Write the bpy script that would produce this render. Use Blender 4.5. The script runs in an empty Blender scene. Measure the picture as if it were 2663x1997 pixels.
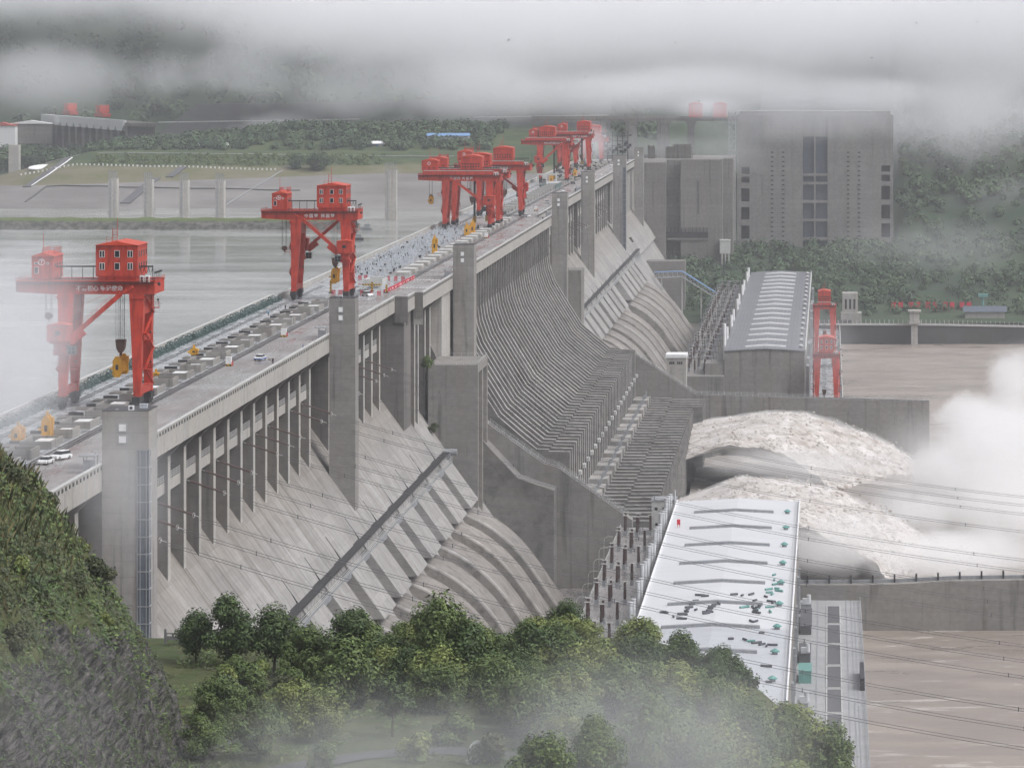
HAZE=.00006
import bpy, bmesh, math, random
from mathutils import Vector, Matrix, noise as mnoise
R = random.Random(7)
SC = bpy.context.scene
COL = SC.collection
rad = math.radians
F = 9631.0      # focal length in photo pixels, used only to convert measurements into metres
ZC = 264.0      # eye height (metres above sea level); the dam deck is at 185


def at(px, py, Y):
    s = F / Y
    return ((px - 2155.0) / s, Y, ZC - (py - 126.0) / s)


class MB:
    """collects shapes and links them as ONE mesh object"""

    def __init__(s):
        s.v = []; s.f = []; s.m = []; s.s = []

    def add(s, vs, fs, mi=0, sm=False):
        b = len(s.v)
        s.v.extend([tuple(v) for v in vs])
        for f in fs:
            s.f.append(tuple(b + i for i in f)); s.m.append(mi); s.s.append(sm)

    def box(s, x0, x1, y0, y1, z0, z1, mi=0):
        s.add([(x0, y0, z0), (x1, y0, z0), (x1, y1, z0), (x0, y1, z0), (x0, y0, z1), (x1, y0, z1), (x1, y1, z1), (x0, y1, z1)],
              [(0, 3, 2, 1), (4, 5, 6, 7), (0, 1, 5, 4), (1, 2, 6, 5), (2, 3, 7, 6), (3, 0, 4, 7)], mi)

    def hexa(s, a, b, mi=0):
        """a = four bottom corners, b = four top corners, same order"""
        s.add(list(a) + list(b), [(0, 3, 2, 1), (4, 5, 6, 7), (0, 1, 5, 4), (1, 2, 6, 5), (2, 3, 7, 6), (3, 0, 4, 7)], mi)

    def prism(s, poly, a0, a1, axis='y', mi=0):
        """polygon extruded along an axis; poly in (x,z) for y, (y,z) for x, (x,y) for z"""
        n = len(poly)
        def P(p, a):
            return {'y': (p[0], a, p[1]), 'x': (a, p[0], p[1]), 'z': (p[0], p[1], a)}[axis]
        vs = [P(p, a0) for p in poly] + [P(p, a1) for p in poly]
        fs = [tuple(range(n))[::-1], tuple(range(n, 2 * n))]
        for i in range(n):
            j = (i + 1) % n
            fs.append((i, j, n + j, n + i))
        s.add(vs, fs, mi)

    def bar(s, p, q, w, h=None, mi=0):
        h = h or w
        p = Vector(p); q = Vector(q); d = (q - p)
        if d.length < 1e-6: return
        d.normalize()
        up = Vector((0, 0, 1)) if abs(d.z) < .95 else Vector((0, 1, 0))
        a = d.cross(up).normalized() * (w / 2); b = a.cross(d).normalized() * (h / 2)
        s.hexa([p - a - b, p + a - b, p + a + b, p - a + b], [q - a - b, q + a - b, q + a + b, q - a + b], mi)

    def tube(s, pts, r, n=6, mi=0, sm=True):
        pts = [Vector(p) for p in pts]
        rs = r if isinstance(r, (list, tuple)) else [r] * len(pts)
        vs = []; fs = []
        for i, p in enumerate(pts):
            d = (pts[min(i + 1, len(pts) - 1)] - pts[max(i - 1, 0)])
            d = d.normalized() if d.length > 1e-9 else Vector((0, 0, 1))
            up = Vector((0, 0, 1)) if abs(d.z) < .9 else Vector((1, 0, 0))
            a = d.cross(up).normalized(); b = a.cross(d)
            for k in range(n):
                t = 2 * math.pi * k / n
                vs.append(p + a * (math.cos(t) * rs[i]) + b * (math.sin(t) * rs[i]))
        for i in range(len(pts) - 1):
            for k in range(n):
                k2 = (k + 1) % n
                fs.append((i * n + k, i * n + k2, (i + 1) * n + k2, (i + 1) * n + k))
        s.add(vs, fs, mi, sm)
        s.add(vs[:n], [tuple(range(n))], mi); s.add(vs[-n:], [tuple(range(n))[::-1]], mi)

    def cyl(s, x, y, z0, z1, r0, r1=None, n=10, mi=0):
        s.tube([(x, y, z0), (x, y, z1)], [r0, r0 if r1 is None else r1], n, mi)

    def ell(s, c, rx, ry, rz, n=8, m=6, mi=0):
        vs = [(c[0], c[1], c[2] - rz)]; fs = []
        for i in range(1, m):
            t = math.pi * i / m - math.pi / 2
            for k in range(n):
                a = 2 * math.pi * k / n
                vs.append((c[0] + rx * math.cos(t) * math.cos(a), c[1] + ry * math.cos(t) * math.sin(a), c[2] + rz * math.sin(t)))
        vs.append((c[0], c[1], c[2] + rz))
        for k in range(n):
            k2 = (k + 1) % n
            fs.append((0, 1 + k2, 1 + k))
            for i in range(m - 2):
                a = 1 + i * n
                fs.append((a + k, a + k2, a + n + k2, a + n + k))
            a = 1 + (m - 2) * n
            fs.append((a + k, a + k2, len(vs) - 1))
        s.add(vs, fs, mi, True)

    def rail(s, pts, h=1.1, step=2.0, t=.06, rows=(1.0, .55), mi=0):
        """a handrail along a polyline"""
        for a, b in zip(pts[:-1], pts[1:]):
            a = Vector(a); b = Vector(b); L = (b - a).length; n = max(1, int(L / step))
            for r in rows:
                s.bar(a + Vector((0, 0, h * r)), b + Vector((0, 0, h * r)), t, t, mi)
            for i in range(n + 1):
                p = a.lerp(b, i / n)
                s.bar(p, p + Vector((0, 0, h)), t * 1.2, t * 1.2, mi)

    def build(s, name, mats, parent=None, org=None, fix=True):
        me = bpy.data.meshes.new(name)
        if org is None and parent is not None:
            org = ORG.get(parent.name, (0, 0, 0))
        o0 = org or (0, 0, 0)
        vs = [(v[0] - o0[0], v[1] - o0[1], v[2] - o0[2]) for v in s.v] if o0 != (0, 0, 0) else s.v
        me.from_pydata(vs, [], s.f)
        if not isinstance(mats, (list, tuple)): mats = [mats]
        for m in mats: me.materials.append(m)
        me.polygons.foreach_set('material_index', s.m)
        me.polygons.foreach_set('use_smooth', s.s)
        if fix:
            bm = bmesh.new(); bm.from_mesh(me)
            bmesh.ops.recalc_face_normals(bm, faces=bm.faces)
            bm.to_mesh(me); bm.free()
        me.update()
        o = bpy.data.objects.new(name, me); COL.objects.link(o)
        if parent is not None:
            o.parent = parent
        elif org is not None:
            o.location = org
        return o


ORG = {}


def thing(name, label, cat, loc=(0, 0, 0), rz=0, group=None, world=False):
    """Empty at a thing's base; world=True: its parts are given in world coordinates"""
    o = bpy.data.objects.new(name, None); COL.objects.link(o)
    o.empty_display_size = .5
    o.location = loc; o.rotation_euler = (0, 0, rz)
    if world: ORG[o.name] = tuple(loc)
    return tag(o, label, cat, group)


def tag(o, label=None, cat=None, group=None, kind=None):
    if label: o['label'] = label
    if cat: o['category'] = cat
    if group: o['group'] = group
    if kind: o['kind'] = kind
    return o


def dup(root, loc=None, rz=None, label=None, group=None, scale=None):
    r = root.copy(); COL.objects.link(r)
    if loc is not None: r.location = loc
    if rz is not None: r.rotation_euler = (0, 0, rz)
    if label: r['label'] = label
    if group: r['group'] = group
    if scale is not None: r.scale = (scale,) * 3 if not isinstance(scale, tuple) else scale
    for ch in list(root.children):
        c = ch.copy(); COL.objects.link(c); c.parent = r
        for g in ch.children:
            d = g.copy(); COL.objects.link(d); d.parent = c
    return r


def text_mesh(body, size, mat, name, parent, loc, rot, org=None, bold=.0):
    c = bpy.data.curves.new('lettering', 'FONT'); c.body = body; c.size = size
    c.align_x = 'CENTER'; c.align_y = 'CENTER'; c.extrude = .02; c.offset = bold
    o = bpy.data.objects.new('lettering_tmp', c); COL.objects.link(o)
    me = bpy.data.meshes.new_from_object(o.evaluated_get(bpy.context.evaluated_depsgraph_get()))
    bpy.data.objects.remove(o); bpy.data.curves.remove(c)
    me.name = name; me.materials.clear(); me.materials.append(mat)
    t = bpy.data.objects.new(name, me); COL.objects.link(t)
    o0 = org or (0, 0, 0)
    t.location = (loc[0] - o0[0], loc[1] - o0[1], loc[2] - o0[2]); t.rotation_euler = rot; t.parent = parent
    return t


# ---------------------------------------------------------------- materials
def nd(nt, t, ins=None, **props):
    n = nt.nodes.new(t)
    for k, v in props.items(): setattr(n, k, v)
    for k, v in (ins or {}).items():
        if isinstance(v, bpy.types.NodeSocket): nt.links.new(v, n.inputs[k])
        else: n.inputs[k].default_value = v
    return n


def mm(nt, op, a, b=0.0):
    return nd(nt, 'ShaderNodeMath', {0: a, 1: b}, operation=op).outputs[0]


def noi(nt, vec, scale=1.0, detail=3.0, rough=.55, dist=0.0):
    return nd(nt, 'ShaderNodeTexNoise', {'Vector': vec, 'Scale': scale, 'Detail': detail, 'Roughness': rough, 'Distortion': dist}).outputs['Fac']


def vmul(nt, vec, sc):
    return nd(nt, 'ShaderNodeVectorMath', {0: vec, 1: sc}, operation='MULTIPLY').outputs[0]


def rng(nt, v, a, b, c, d):
    return nd(nt, 'ShaderNodeMapRange', {0: v, 1: a, 2: b, 3: c, 4: d}).outputs[0]


def mixc(nt, f, a, b):
    n = nd(nt, 'ShaderNodeMix', data_type='RGBA')
    for i, v in ((0, f), (6, a), (7, b)):
        if isinstance(v, bpy.types.NodeSocket): nt.links.new(v, n.inputs[i])
        else: n.inputs[i].default_value = v if i == 0 else (tuple(v) + (1,))[:4]
    return n.outputs[2]


def scol(nt, col, f):
    if not isinstance(col, bpy.types.NodeSocket):
        col = nd(nt, 'ShaderNodeRGB').outputs[0] if False else _rgb(nt, col)
    return nd(nt, 'ShaderNodeVectorMath', {0: col, 'Scale': f}, operation='SCALE').outputs[0]


def _rgb(nt, c):
    n = nt.nodes.new('ShaderNodeRGB'); n.outputs[0].default_value = (c[0], c[1], c[2], 1)
    return n.outputs[0]


def newmat(name):
    m = bpy.data.materials.new(name); m.use_nodes = True
    nt = m.node_tree; nt.nodes.clear()
    out = nt.nodes.new('ShaderNodeOutputMaterial')
    b = nt.nodes.new('ShaderNodeBsdfPrincipled')
    nt.links.new(b.outputs[0], out.inputs[0])
    b.inputs['Specular IOR Level'].default_value = .3
    return m, nt, b, nt.nodes.new('ShaderNodeNewGeometry').outputs['Position']


def bump(nt, b, h, strength=.3, dist=.1):
    n = nd(nt, 'ShaderNodeBump', {'Strength': strength, 'Distance': dist, 'Height': h})
    nt.links.new(n.outputs[0], b.inputs['Normal'])


def plain(name, col, rough=.6, var=.12, scale=.8, metal=0.0, spec=.3, grime=0.0):
    m, nt, b, P = newmat(name)
    f = rng(nt, noi(nt, P, scale, 4), .3, .7, 1 - var, 1 + var)
    if grime:
        g = noi(nt, vmul(nt, P, (1, 1, .12)), 1.3, 4)
        f = mm(nt, 'MULTIPLY', f, rng(nt, g, .48, .72, 1, 1 - grime))
    nt.links.new(scol(nt, col, f), b.inputs['Base Color'])
    b.inputs['Roughness'].default_value = rough; b.inputs['Metallic'].default_value = metal
    b.inputs['Specular IOR Level'].default_value = spec
    return m


def concrete(name, col, col2=None, streak=.3, sv=(1, 1, .05), lift=3.0, liftamt=.14, jointy=0.0, blot=.17, fine=.11, seam=None, rough=.8, blotch=0.0, panels=0.0, stainz=None):
    """board-marked concrete: broad tone changes, fine grain, run-off streaks, lift lines"""
    m, nt, b, P = newmat(name)
    big = noi(nt, P, .028, 4)
    f = rng(nt, big, .32, .68, 1 - blot, 1 + blot)
    f = mm(nt, 'MULTIPLY', f, rng(nt, noi(nt, P, .55, 5), .3, .7, 1 - fine, 1 + fine))
    st = noi(nt, vmul(nt, P, sv), .55, 4, .6)
    f = mm(nt, 'MULTIPLY', f, rng(nt, st, .55, .70, .95, .95 - streak))
    sep = nd(nt, 'ShaderNodeSeparateXYZ', {0: P})
    if liftamt:
        fr = mm(nt, 'FRACT', mm(nt, 'DIVIDE', sep.outputs[2], lift))
        f = mm(nt, 'MULTIPLY', f, rng(nt, mm(nt, 'LESS_THAN', fr, .05), 0, 1, 1, 1 - liftamt))
        cell = nd(nt, 'ShaderNodeTexWhiteNoise', {'W': mm(nt, 'FLOOR', mm(nt, 'DIVIDE', sep.outputs[2], lift))}, noise_dimensions='1D').outputs[0]
        f = mm(nt, 'MULTIPLY', f, rng(nt, cell, 0, 1, .95, 1.04))
    if jointy:
        fr = mm(nt, 'FRACT', mm(nt, 'DIVIDE', sep.outputs[1], jointy))
        f = mm(nt, 'MULTIPLY', f, rng(nt, mm(nt, 'LESS_THAN', fr, .02), 0, 1, 1, .62))
    if blotch:
        k = noi(nt, P, .22, 6, .7)
        f = mm(nt, 'MULTIPLY', f, rng(nt, k, .5, .68, 1, 1 - blotch))
    c = mixc(nt, rng(nt, noi(nt, vmul(nt, P, sv), .2, 3), .35, .65, 0, 1), col, col2 or (col[0] * 1.02, col[1] * .98, col[2] * .93))
    if panels:
        cv = nd(nt, 'ShaderNodeCombineXYZ', {0: mm(nt, 'FLOOR', mm(nt, 'DIVIDE', mm(nt, 'ADD', sep.outputs[1], mm(nt, 'MULTIPLY', sep.outputs[2], .9)), 6.4)), 1: mm(nt, 'FLOOR', mm(nt, 'DIVIDE', sep.outputs[2], 2.4))}).outputs[0]
        f = mm(nt, 'MULTIPLY', f, rng(nt, nd(nt, 'ShaderNodeTexWhiteNoise', {'Vector': cv}, noise_dimensions='2D').outputs[0], 0, 1, 1 - panels, 1 + panels))
        fr = mm(nt, 'FRACT', mm(nt, 'DIVIDE', mm(nt, 'ADD', sep.outputs[1], mm(nt, 'MULTIPLY', sep.outputs[2], .9)), 6.4))
        f = mm(nt, 'MULTIPLY', f, rng(nt, mm(nt, 'LESS_THAN', fr, .03), 0, 1, 1, .84))
    if stainz:
        k = mm(nt, 'ADD', sep.outputs[2], mm(nt, 'MULTIPLY', mm(nt, 'SUBTRACT', st, .5), 34.0))
        c = mixc(nt, rng(nt, k, stainz[0], stainz[1], 0, .7), c, stainz[2])
    nt.links.new(scol(nt, c, mm(nt, 'MULTIPLY', f, .93)), b.inputs['Base Color'])
    b.inputs['Roughness'].default_value = rough
    bump(nt, b, noi(nt, P, 1.6, 5), .25, .15)
    return m


M = {}
M['dam'] = concrete('dam_concrete', (.18, .173, .163), streak=.3)
M['slope'] = concrete('slope_concrete', (.35, .34, .325), (.29, .275, .255), streak=.42, sv=(.045, 1, .045), lift=2.4, liftamt=.08, blot=.12, panels=.07, stainz=(138, 154, (.21, .185, .155)))
M['stain'] = concrete('stained_concrete', (.275, .258, .238), (.25, .225, .20), streak=.35, sv=(.06, 1, .06), liftamt=.05, blotch=.5, blot=.2)
M['pale'] = concrete('pale_concrete', (.43, .42, .395), streak=.28, blot=.08, liftamt=.08)
M['fascia'] = concrete('fascia_concrete', (.40, .39, .365), streak=.26, sv=(.5, 1, .05), blot=.06, liftamt=0, jointy=6.4)
M['tower'] = concrete('tower_concrete', (.285, .277, .262), streak=.36, sv=(1.2, 1, .05))
M['spill'] = concrete('spillway_concrete', (.20, .195, .187), streak=.4, sv=(.08, 1, .08), blotch=.35)
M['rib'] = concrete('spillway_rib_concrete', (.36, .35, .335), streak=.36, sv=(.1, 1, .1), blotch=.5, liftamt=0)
M['guide'] = concrete('guide_wall_concrete', (.255, .247, .232), streak=.45, sv=(.55, .55, .03), liftamt=.1)
M['lift'] = concrete('ship_lift_concrete', (.235, .232, .226), streak=.2, lift=3.45, liftamt=.12, sv=(.5, .5, .03))
M['lock'] = concrete('lock_concrete', (.215, .208, .197), streak=.4)
M['rail'] = plain('dark_steel', (.035, .035, .037), .5)
M['steelgrey'] = plain('grey_steel', (.28, .29, .30), .5, grime=.2)
M['railing'] = plain('pale_railing_paint', (.48, .48, .46), .6)
M['red'] = plain('crane_red_paint', (.47, .047, .026), .45, .16, .5, grime=.45)
M['redroof'] = plain('crane_roof_red', (.56, .064, .03), .4, .1, .5, grime=.2)
M['yellow'] = plain('yellow_paint', (.66, .34, .025), .5, .12, 1.2, grime=.35)
M['white'] = plain('white_paint', (.76, .76, .75), .5, .05)
M['glass'] = plain('dark_glass', (.018, .02, .023), .12, .1, spec=.6)
M['glassblue'] = plain('blue_grey_glass', (.085, .105, .13), .15, .1, spec=.6)
M['black'] = plain('black_rubber', (.02, .02, .02), .7)
M['lampwhite'] = plain('lamp_cover', (.78, .78, .76), .3)
M['roofgrey'] = plain('wet_grey_roof', (.47, .48, .50), .32, .08, .2, grime=.1)
M['teal'] = plain('teal_paint', (.13, .29, .26), .5)
M['greenfit'] = plain('grey_green_paint', (.085, .125, .118), .5, .25)
M['palefit'] = plain('pale_blue_grey_steel', (.50, .53, .56), .45, .25, 3)
M['blue'] = plain('blue_roof_paint', (.16, .28, .48), .5)
M['brown'] = plain('brown_porcelain', (.075, .045, .04), .35)
M['wire'] = plain('conductor_wire', (.11, .11, .115), .6)
M['plasticred'] = plain('red_plastic', (.55, .03, .05), .5)
M['rubberroll'] = plain('dark_membrane', (.085, .09, .10), .6)
M['skin'] = plain('skin', (.45, .28, .2), .6)
M['cloth_dark'] = plain('dark_cloth', (.03, .03, .035), .9)
M['cloth_grey'] = plain('grey_cloth', (.16, .16, .15), .9)
M['cloth_blue'] = plain('blue_cloth', (.03, .10, .32), .9)
M['cloth_cyan'] = plain('cyan_raincoat', (.02, .25, .42), .6)
M['hatch'] = plain('dark_hatch_cover', (.105, .105, .11), .8, .1)
M['bark'] = plain('bark', (.06, .045, .032), .9, .3, 2)
M['brick_roof'] = plain('red_tile_roof', (.42, .09, .07), .8)
M['pvc'] = plain('grey_white_pipe', (.50, .51, .52), .5)


def m_deck():
    m, nt, b, P = newmat('wet_deck_concrete')
    big = noi(nt, P, .05, 4); med = noi(nt, vmul(nt, P, (1, .25, 1)), .35, 5)
    c = mixc(nt, rng(nt, big, .4, .62, 0, 1), (.22, .20, .19), (.285, .275, .265))
    c = scol(nt, c, rng(nt, med, .3, .7, .84, 1.12))
    nt.links.new(c, b.inputs['Base Color'])
    wet = noi(nt, vmul(nt, P, (1, .12, 1)), .25, 4, .6)
    nt.links.new(rng(nt, wet, .42, .6, .22, .6), b.inputs['Roughness'])
    b.inputs['Specular IOR Level'].default_value = .5
    return m


M['deck'] = m_deck()


def m_hallway():
    m, nt, b, P = newmat('wet_paved_deck')
    med = noi(nt, vmul(nt, P, (1.0, .18, 1)), .6, 5, .65)
    c = mixc(nt, rng(nt, med, .4, .6, 0, 1), (.22, .225, .225), (.40, .41, .42))
    nt.links.new(c, b.inputs['Base Color'])
    nt.links.new(rng(nt, noi(nt, P, .3, 4), .4, .6, .1, .5), b.inputs['Roughness'])
    b.inputs['Specular IOR Level'].default_value = .5
    return m


M['paved'] = m_hallway()


def m_white_roof():
    m, nt, b, P = newmat('white_roof_membrane')
    sep = nd(nt, 'ShaderNodeSeparateXYZ', {0: P})
    f = rng(nt, noi(nt, P, .06, 4), .3, .7, .95, 1.03)
    fr = mm(nt, 'FRACT', mm(nt, 'DIVIDE', sep.outputs[1], 2.0))
    f = mm(nt, 'MULTIPLY', f, rng(nt, mm(nt, 'LESS_THAN', fr, .07), 0, 1, 1, .9))
    f = mm(nt, 'MULTIPLY', f, rng(nt, noi(nt, vmul(nt, P, (.08, 1, 1)), .5, 5), .55, .75, 1, .9))
    nt.links.new(scol(nt, (.585, .59, .60), f), b.inputs['Base Color'])
    b.inputs['Roughness'].default_value = .45
    return m


M['whiteroof'] = m_white_roof()


def m_sheet_roof():
    m, nt, b, P = newmat('ribbed_grey_sheet_roof')
    sep = nd(nt, 'ShaderNodeSeparateXYZ', {0: P})
    fx = mm(nt, 'FRACT', mm(nt, 'DIVIDE', sep.outputs[0], 1.9)); fy = mm(nt, 'FRACT', mm(nt, 'DIVIDE', sep.outputs[1], 7.0))
    f = rng(nt, mm(nt, 'LESS_THAN', fx, .22), 0, 1, 1, .68)
    f = mm(nt, 'MULTIPLY', f, rng(nt, mm(nt, 'LESS_THAN', fy, .16), 0, 1, 1, .78))
    f = mm(nt, 'MULTIPLY', f, rng(nt, noi(nt, P, .08, 4), .3, .7, .85, 1.1))
    nt.links.new(scol(nt, (.17, .175, .19), f), b.inputs['Base Color'])
    b.inputs['Roughness'].default_value = .35; b.inputs['Specular IOR Level'].default_value = .5
    return m


M['sheetroof'] = m_sheet_roof()


def m_hazard():
    m, nt, b, P = newmat('black_yellow_hazard_paint')
    sep = nd(nt, 'ShaderNodeSeparateXYZ', {0: P})
    t = mm(nt, 'ADD', mm(nt, 'ADD', sep.outputs[0], sep.outputs[1]), sep.outputs[2])
    fr = mm(nt, 'FRACT', mm(nt, 'DIVIDE', t, .9))
    nt.links.new(mixc(nt, mm(nt, 'LESS_THAN', fr, .5), (.6, .36, .03), (.03, .03, .03)), b.inputs['Base Color'])
    return m


M['hazard'] = m_hazard()


def m_water(name, deep, pale, sc, stretch, rough, bs, foam=0.0, spec=.5):
    m, nt, b, P = newmat(name)
    v = vmul(nt, P, stretch)
    n1 = noi(nt, v, sc, 5, .6, .4)
    n2 = noi(nt, vmul(nt, P, (stretch[0] * .4, stretch[1], 1)), sc * 6, 4, .6)
    c = mixc(nt, rng(nt, n1, .35, .65, 0, 1), deep, pale)
    if foam:
        k = noi(nt, vmul(nt, P, (.25, 1, 1)), .09, 7, .72, 1.2)
        c = mixc(nt, rng(nt, k, .585, .63, 0, foam), c, (.62, .58, .53))
    nt.links.new(c, b.inputs['Base Color'])
    nt.links.new(rng(nt, n1, .35, .65, rough, rough * 2.2), b.inputs['Roughness'])
    b.inputs['Specular IOR Level'].default_value = spec
    bump(nt, b, mm(nt, 'ADD', mm(nt, 'MULTIPLY', n1, .7), mm(nt, 'MULTIPLY', n2, .3)), bs, 1.2)
    return m


M['reservoir'] = m_water('reservoir_water', (.20, .205, .19), (.36, .36, .345), .018, (.30, 1.0, 1), .10, .22)
M['tail'] = m_water('muddy_tailrace_water', (.215, .178, .15), (.29, .247, .21), .05, (.35, 1, 1), .25, .6, foam=.45)
M['stilling'] = m_water('churned_water', (.25, .222, .198), (.38, .35, .32), .07, (.6, 1, 1), .4, .7, foam=.9)


def m_foam():
    m, nt, b, P = newmat('white_water')
    fl = nd(nt, 'ShaderNodeAttribute', attribute_name='flow').outputs['Vector']     # metres along and across the stream
    n1 = noi(nt, vmul(nt, fl, (.10, .42, 1)), .55, 7, .66, 1.2); n2 = noi(nt, vmul(nt, fl, (.16, 1.2, 1)), .9, 6, .7, .4)
    n3 = noi(nt, P, .22, 6, .65)
    k = mm(nt, 'ADD', mm(nt, 'MULTIPLY', n1, .55), mm(nt, 'ADD', mm(nt, 'MULTIPLY', n2, .25), mm(nt, 'MULTIPLY', n3, .2)))
    c = mixc(nt, rng(nt, k, .43, .575, 0, 1), (.30, .25, .205), (.66, .63, .60))  # darker cream also paints the self-shadowing between the billows
    nt.links.new(c, b.inputs['Base Color']); b.inputs['Roughness'].default_value = .8
    bump(nt, b, k, .6, 2.2)
    return m


M['foam'] = m_foam()


def m_leaf(name, c1, c2, sc=.5):
    m, nt, b, P = newmat(name)
    isl = nt.nodes.new('ShaderNodeNewGeometry').outputs['Random Per Island']
    n = noi(nt, P, sc, 3)
    c = mixc(nt, rng(nt, n, .35, .65, 0, 1), c1, c2)
    c = scol(nt, c, rng(nt, isl, 0, 1, .65, 1.4))
    nt.links.new(c, b.inputs['Base Color']); b.inputs['Roughness'].default_value = .6
    b.inputs['Specular IOR Level'].default_value = .35
    return m


M['leaf_dark'] = m_leaf('dark_leaves', (.042, .072, .022), (.072, .106, .034))
M['leaf_mid'] = m_leaf('green_leaves', (.070, .108, .030), (.115, .155, .046))
M['leaf_light'] = m_leaf('light_leaves', (.12, .16, .042), (.18, .21, .06))
M['leaf_scrub'] = m_leaf('scrub_leaves', (.036, .052, .022), (.075, .080, .034), .25)
M['leaf_far'] = m_leaf('distant_leaves', (.034, .068, .032), (.066, .105, .044), .03)
M['leaf_bank'] = m_leaf('bank_bushes', (.05, .085, .028), (.11, .14, .045), .02)
M['reed'] = m_leaf('dry_reeds', (.12, .12, .05), (.20, .17, .08), .3)


def m_ground(name, a, b2, c3, sc=.06):
    m, nt, b, P = newmat(name)
    n = noi(nt, P, sc, 6, .65); k = noi(nt, P, sc * 8, 5)
    c = mixc(nt, rng(nt, n, .42, .58, 0, 1), a, b2)
    c = mixc(nt, rng(nt, k, .5, .68, 0, .8), c, c3)
    nt.links.new(c, b.inputs['Base Color']); b.inputs['Roughness'].default_value = .95
    bump(nt, b, k, .6, .4)
    return m


M['grass'] = m_ground('rough_grass', (.045, .065, .022), (.075, .085, .032), (.06, .045, .028), .12)
M['hill'] = m_ground('wooded_hill', (.028, .05, .028), (.045, .072, .035), (.05, .055, .04), .01)
M['riverbed'] = m_ground('bare_ground', (.16, .15, .14), (.20, .19, .17), (.10, .11, .07), .02)


def m_rock():
    m, nt, b, P = newmat('layered_grey_rock')
    tilt = nd(nt, 'ShaderNodeVectorRotate', {'Vector': P, 'Angle': rad(52)}, rotation_type='Y_AXIS').outputs[0]
    n = noi(nt, vmul(nt, tilt, (.35, .6, 2.6)), .8, 7, .68, .6)
    k = noi(nt, P, .25, 5)
    c = mixc(nt, rng(nt, n, .40, .62, 0, 1), (.020, .019, .019), (.20, .186, .172))
    c = mixc(nt, rng(nt, k, .52, .64, 0, .75), c, (.06, .075, .03))
    nt.links.new(c, b.inputs['Base Color']); b.inputs['Roughness'].default_value = .75
    bump(nt, b, n, 1.0, 1.6)
    return m


M['rock'] = m_rock()


def m_bank():
    """far bank: bleached concrete slope below, thin grass, then bushy green above; zones follow the real height"""
    m, nt, b, P = newmat('terraced_bank')
    sep = nd(nt, 'ShaderNodeSeparateXYZ', {0: P})
    z = mm(nt, 'ADD', sep.outputs[2], mm(nt, 'MULTIPLY', mm(nt, 'SUBTRACT', noi(nt, P, .02, 4), .5), 5.0))
    # the bleached zone reaches higher towards the right
    edge = rng(nt, sep.outputs[0], -600, -330, 163.0, 171.5)
    grey = mixc(nt, rng(nt, noi(nt, vmul(nt, P, (.5, 1, 1)), .03, 5), .35, .65, 0, 1), (.145, .137, .129), (.215, .204, .193))
    thin = mixc(nt, rng(nt, noi(nt, P, .035, 6, .7), .42, .6, 0, 1), (.115, .115, .055), (.155, .14, .095))
    c = mixc(nt, mm(nt, 'GREATER_THAN', mm(nt, 'SUBTRACT', sep.outputs[2], edge), 0), grey, thin)
    green = mixc(nt, rng(nt, noi(nt, P, .05, 6, .7), .42, .6, 0, 1), (.035, .06, .024), (.07, .09, .034))
    c = mixc(nt, rng(nt, z, 175.5, 177.5, 0, 1), c, green)
    nt.links.new(c, b.inputs['Base Color']); b.inputs['Roughness'].default_value = .9
    return m


M['bank'] = m_bank()
M['cutrock'] = m_ground('dark_cut_rock', (.055, .053, .055), (.08, .078, .078), (.06, .075, .05), .015)
M['rubble'] = m_ground('stony_shore', (.10, .10, .085), (.15, .145, .13), (.075, .095, .035), .05)

M['tailpave'] = plain('pale_deck_concrete', (.33, .33, .33), .5, .12, .12, grime=.2)
M['litrim'] = concrete('penstock_painted_light_rim', (.37, .36, .34), streak=.3, sv=(.06, 1, .06), liftamt=.04, blotch=.35)  # casing edges: the bright rim of light is put into the colour
M['asphalt'] = plain('grey_asphalt', (.075, .075, .075), .85, .12, .4)


def m_spit():
    m, nt, b, P = newmat('stony_spit_with_grass_top')
    sep = nd(nt, 'ShaderNodeSeparateXYZ', {0: P})
    k = noi(nt, P, .25, 6, .7)
    c = mixc(nt, rng(nt, k, .40, .62, 0, 1), (.035, .036, .03), (.13, .125, .11))
    z = mm(nt, 'ADD', sep.outputs[2], mm(nt, 'MULTIPLY', mm(nt, 'SUBTRACT', k, .5), 3.0))
    c = mixc(nt, rng(nt, z, 154.6, 155.6, 0, 1), c, (.085, .115, .035))
    nt.links.new(c, b.inputs['Base Color']); b.inputs['Roughness'].default_value = .9
    return m


M['spit'] = m_spit()
# ---------------------------------------------------------------- the dam (axis along Y, downstream = +X)
XU, XP, XS = -175.0, -136.0, -129.3


def slope_x(z): return -135.4 + .727 * (147 - z)


dam = thing('gravity_dam', 'long grey concrete dam with stair towers, a ribbed spillway and a sloping downstream face', 'dam', (-140, 1240, 60), world=True)
DECKS = [(470, 1161, XP), (1161, 1180.5, -131.9), (1180.5, 1735, XS), (1735, 2640, XP)]
for y0, y1, xp in DECKS:
    b = MB(); b.box(XU, xp - .5, y0, y1, 181.4, 185); b.build('deck', M['deck'], dam)
    b = MB()
    b.box(xp - .5, xp, y0, y1, 181.2, 186.2)                         # fascia and parapet
    b.box(xp - .5, xp + .12, y0, y1, 186.2, 186.45, 1)               # coping
    n = int((y1 - y0) / 3.2)
    for i in range(n):
        y = y0 + (i + .5) * 3.2
        b.box(xp, xp + .10, y - .55, y + .55, 185.15, 185.85, 2)     # drain holes
    if xp == XS: b.box(xp - 3, xp, y0 - .4, y0 + .03, 176, 186.2); 
    b.build('parapet', [M['fascia'], M['railing'], M['rail']], dam)
for x0, x1, y in ((-136.0, -131.9, 1160.4), (-131.9, XS, 1179.9)):
    b = MB(); b.box(x0, x1, y, y + .55, 178, 186.2); b.build('parapet', M['dam'], dam)
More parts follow.
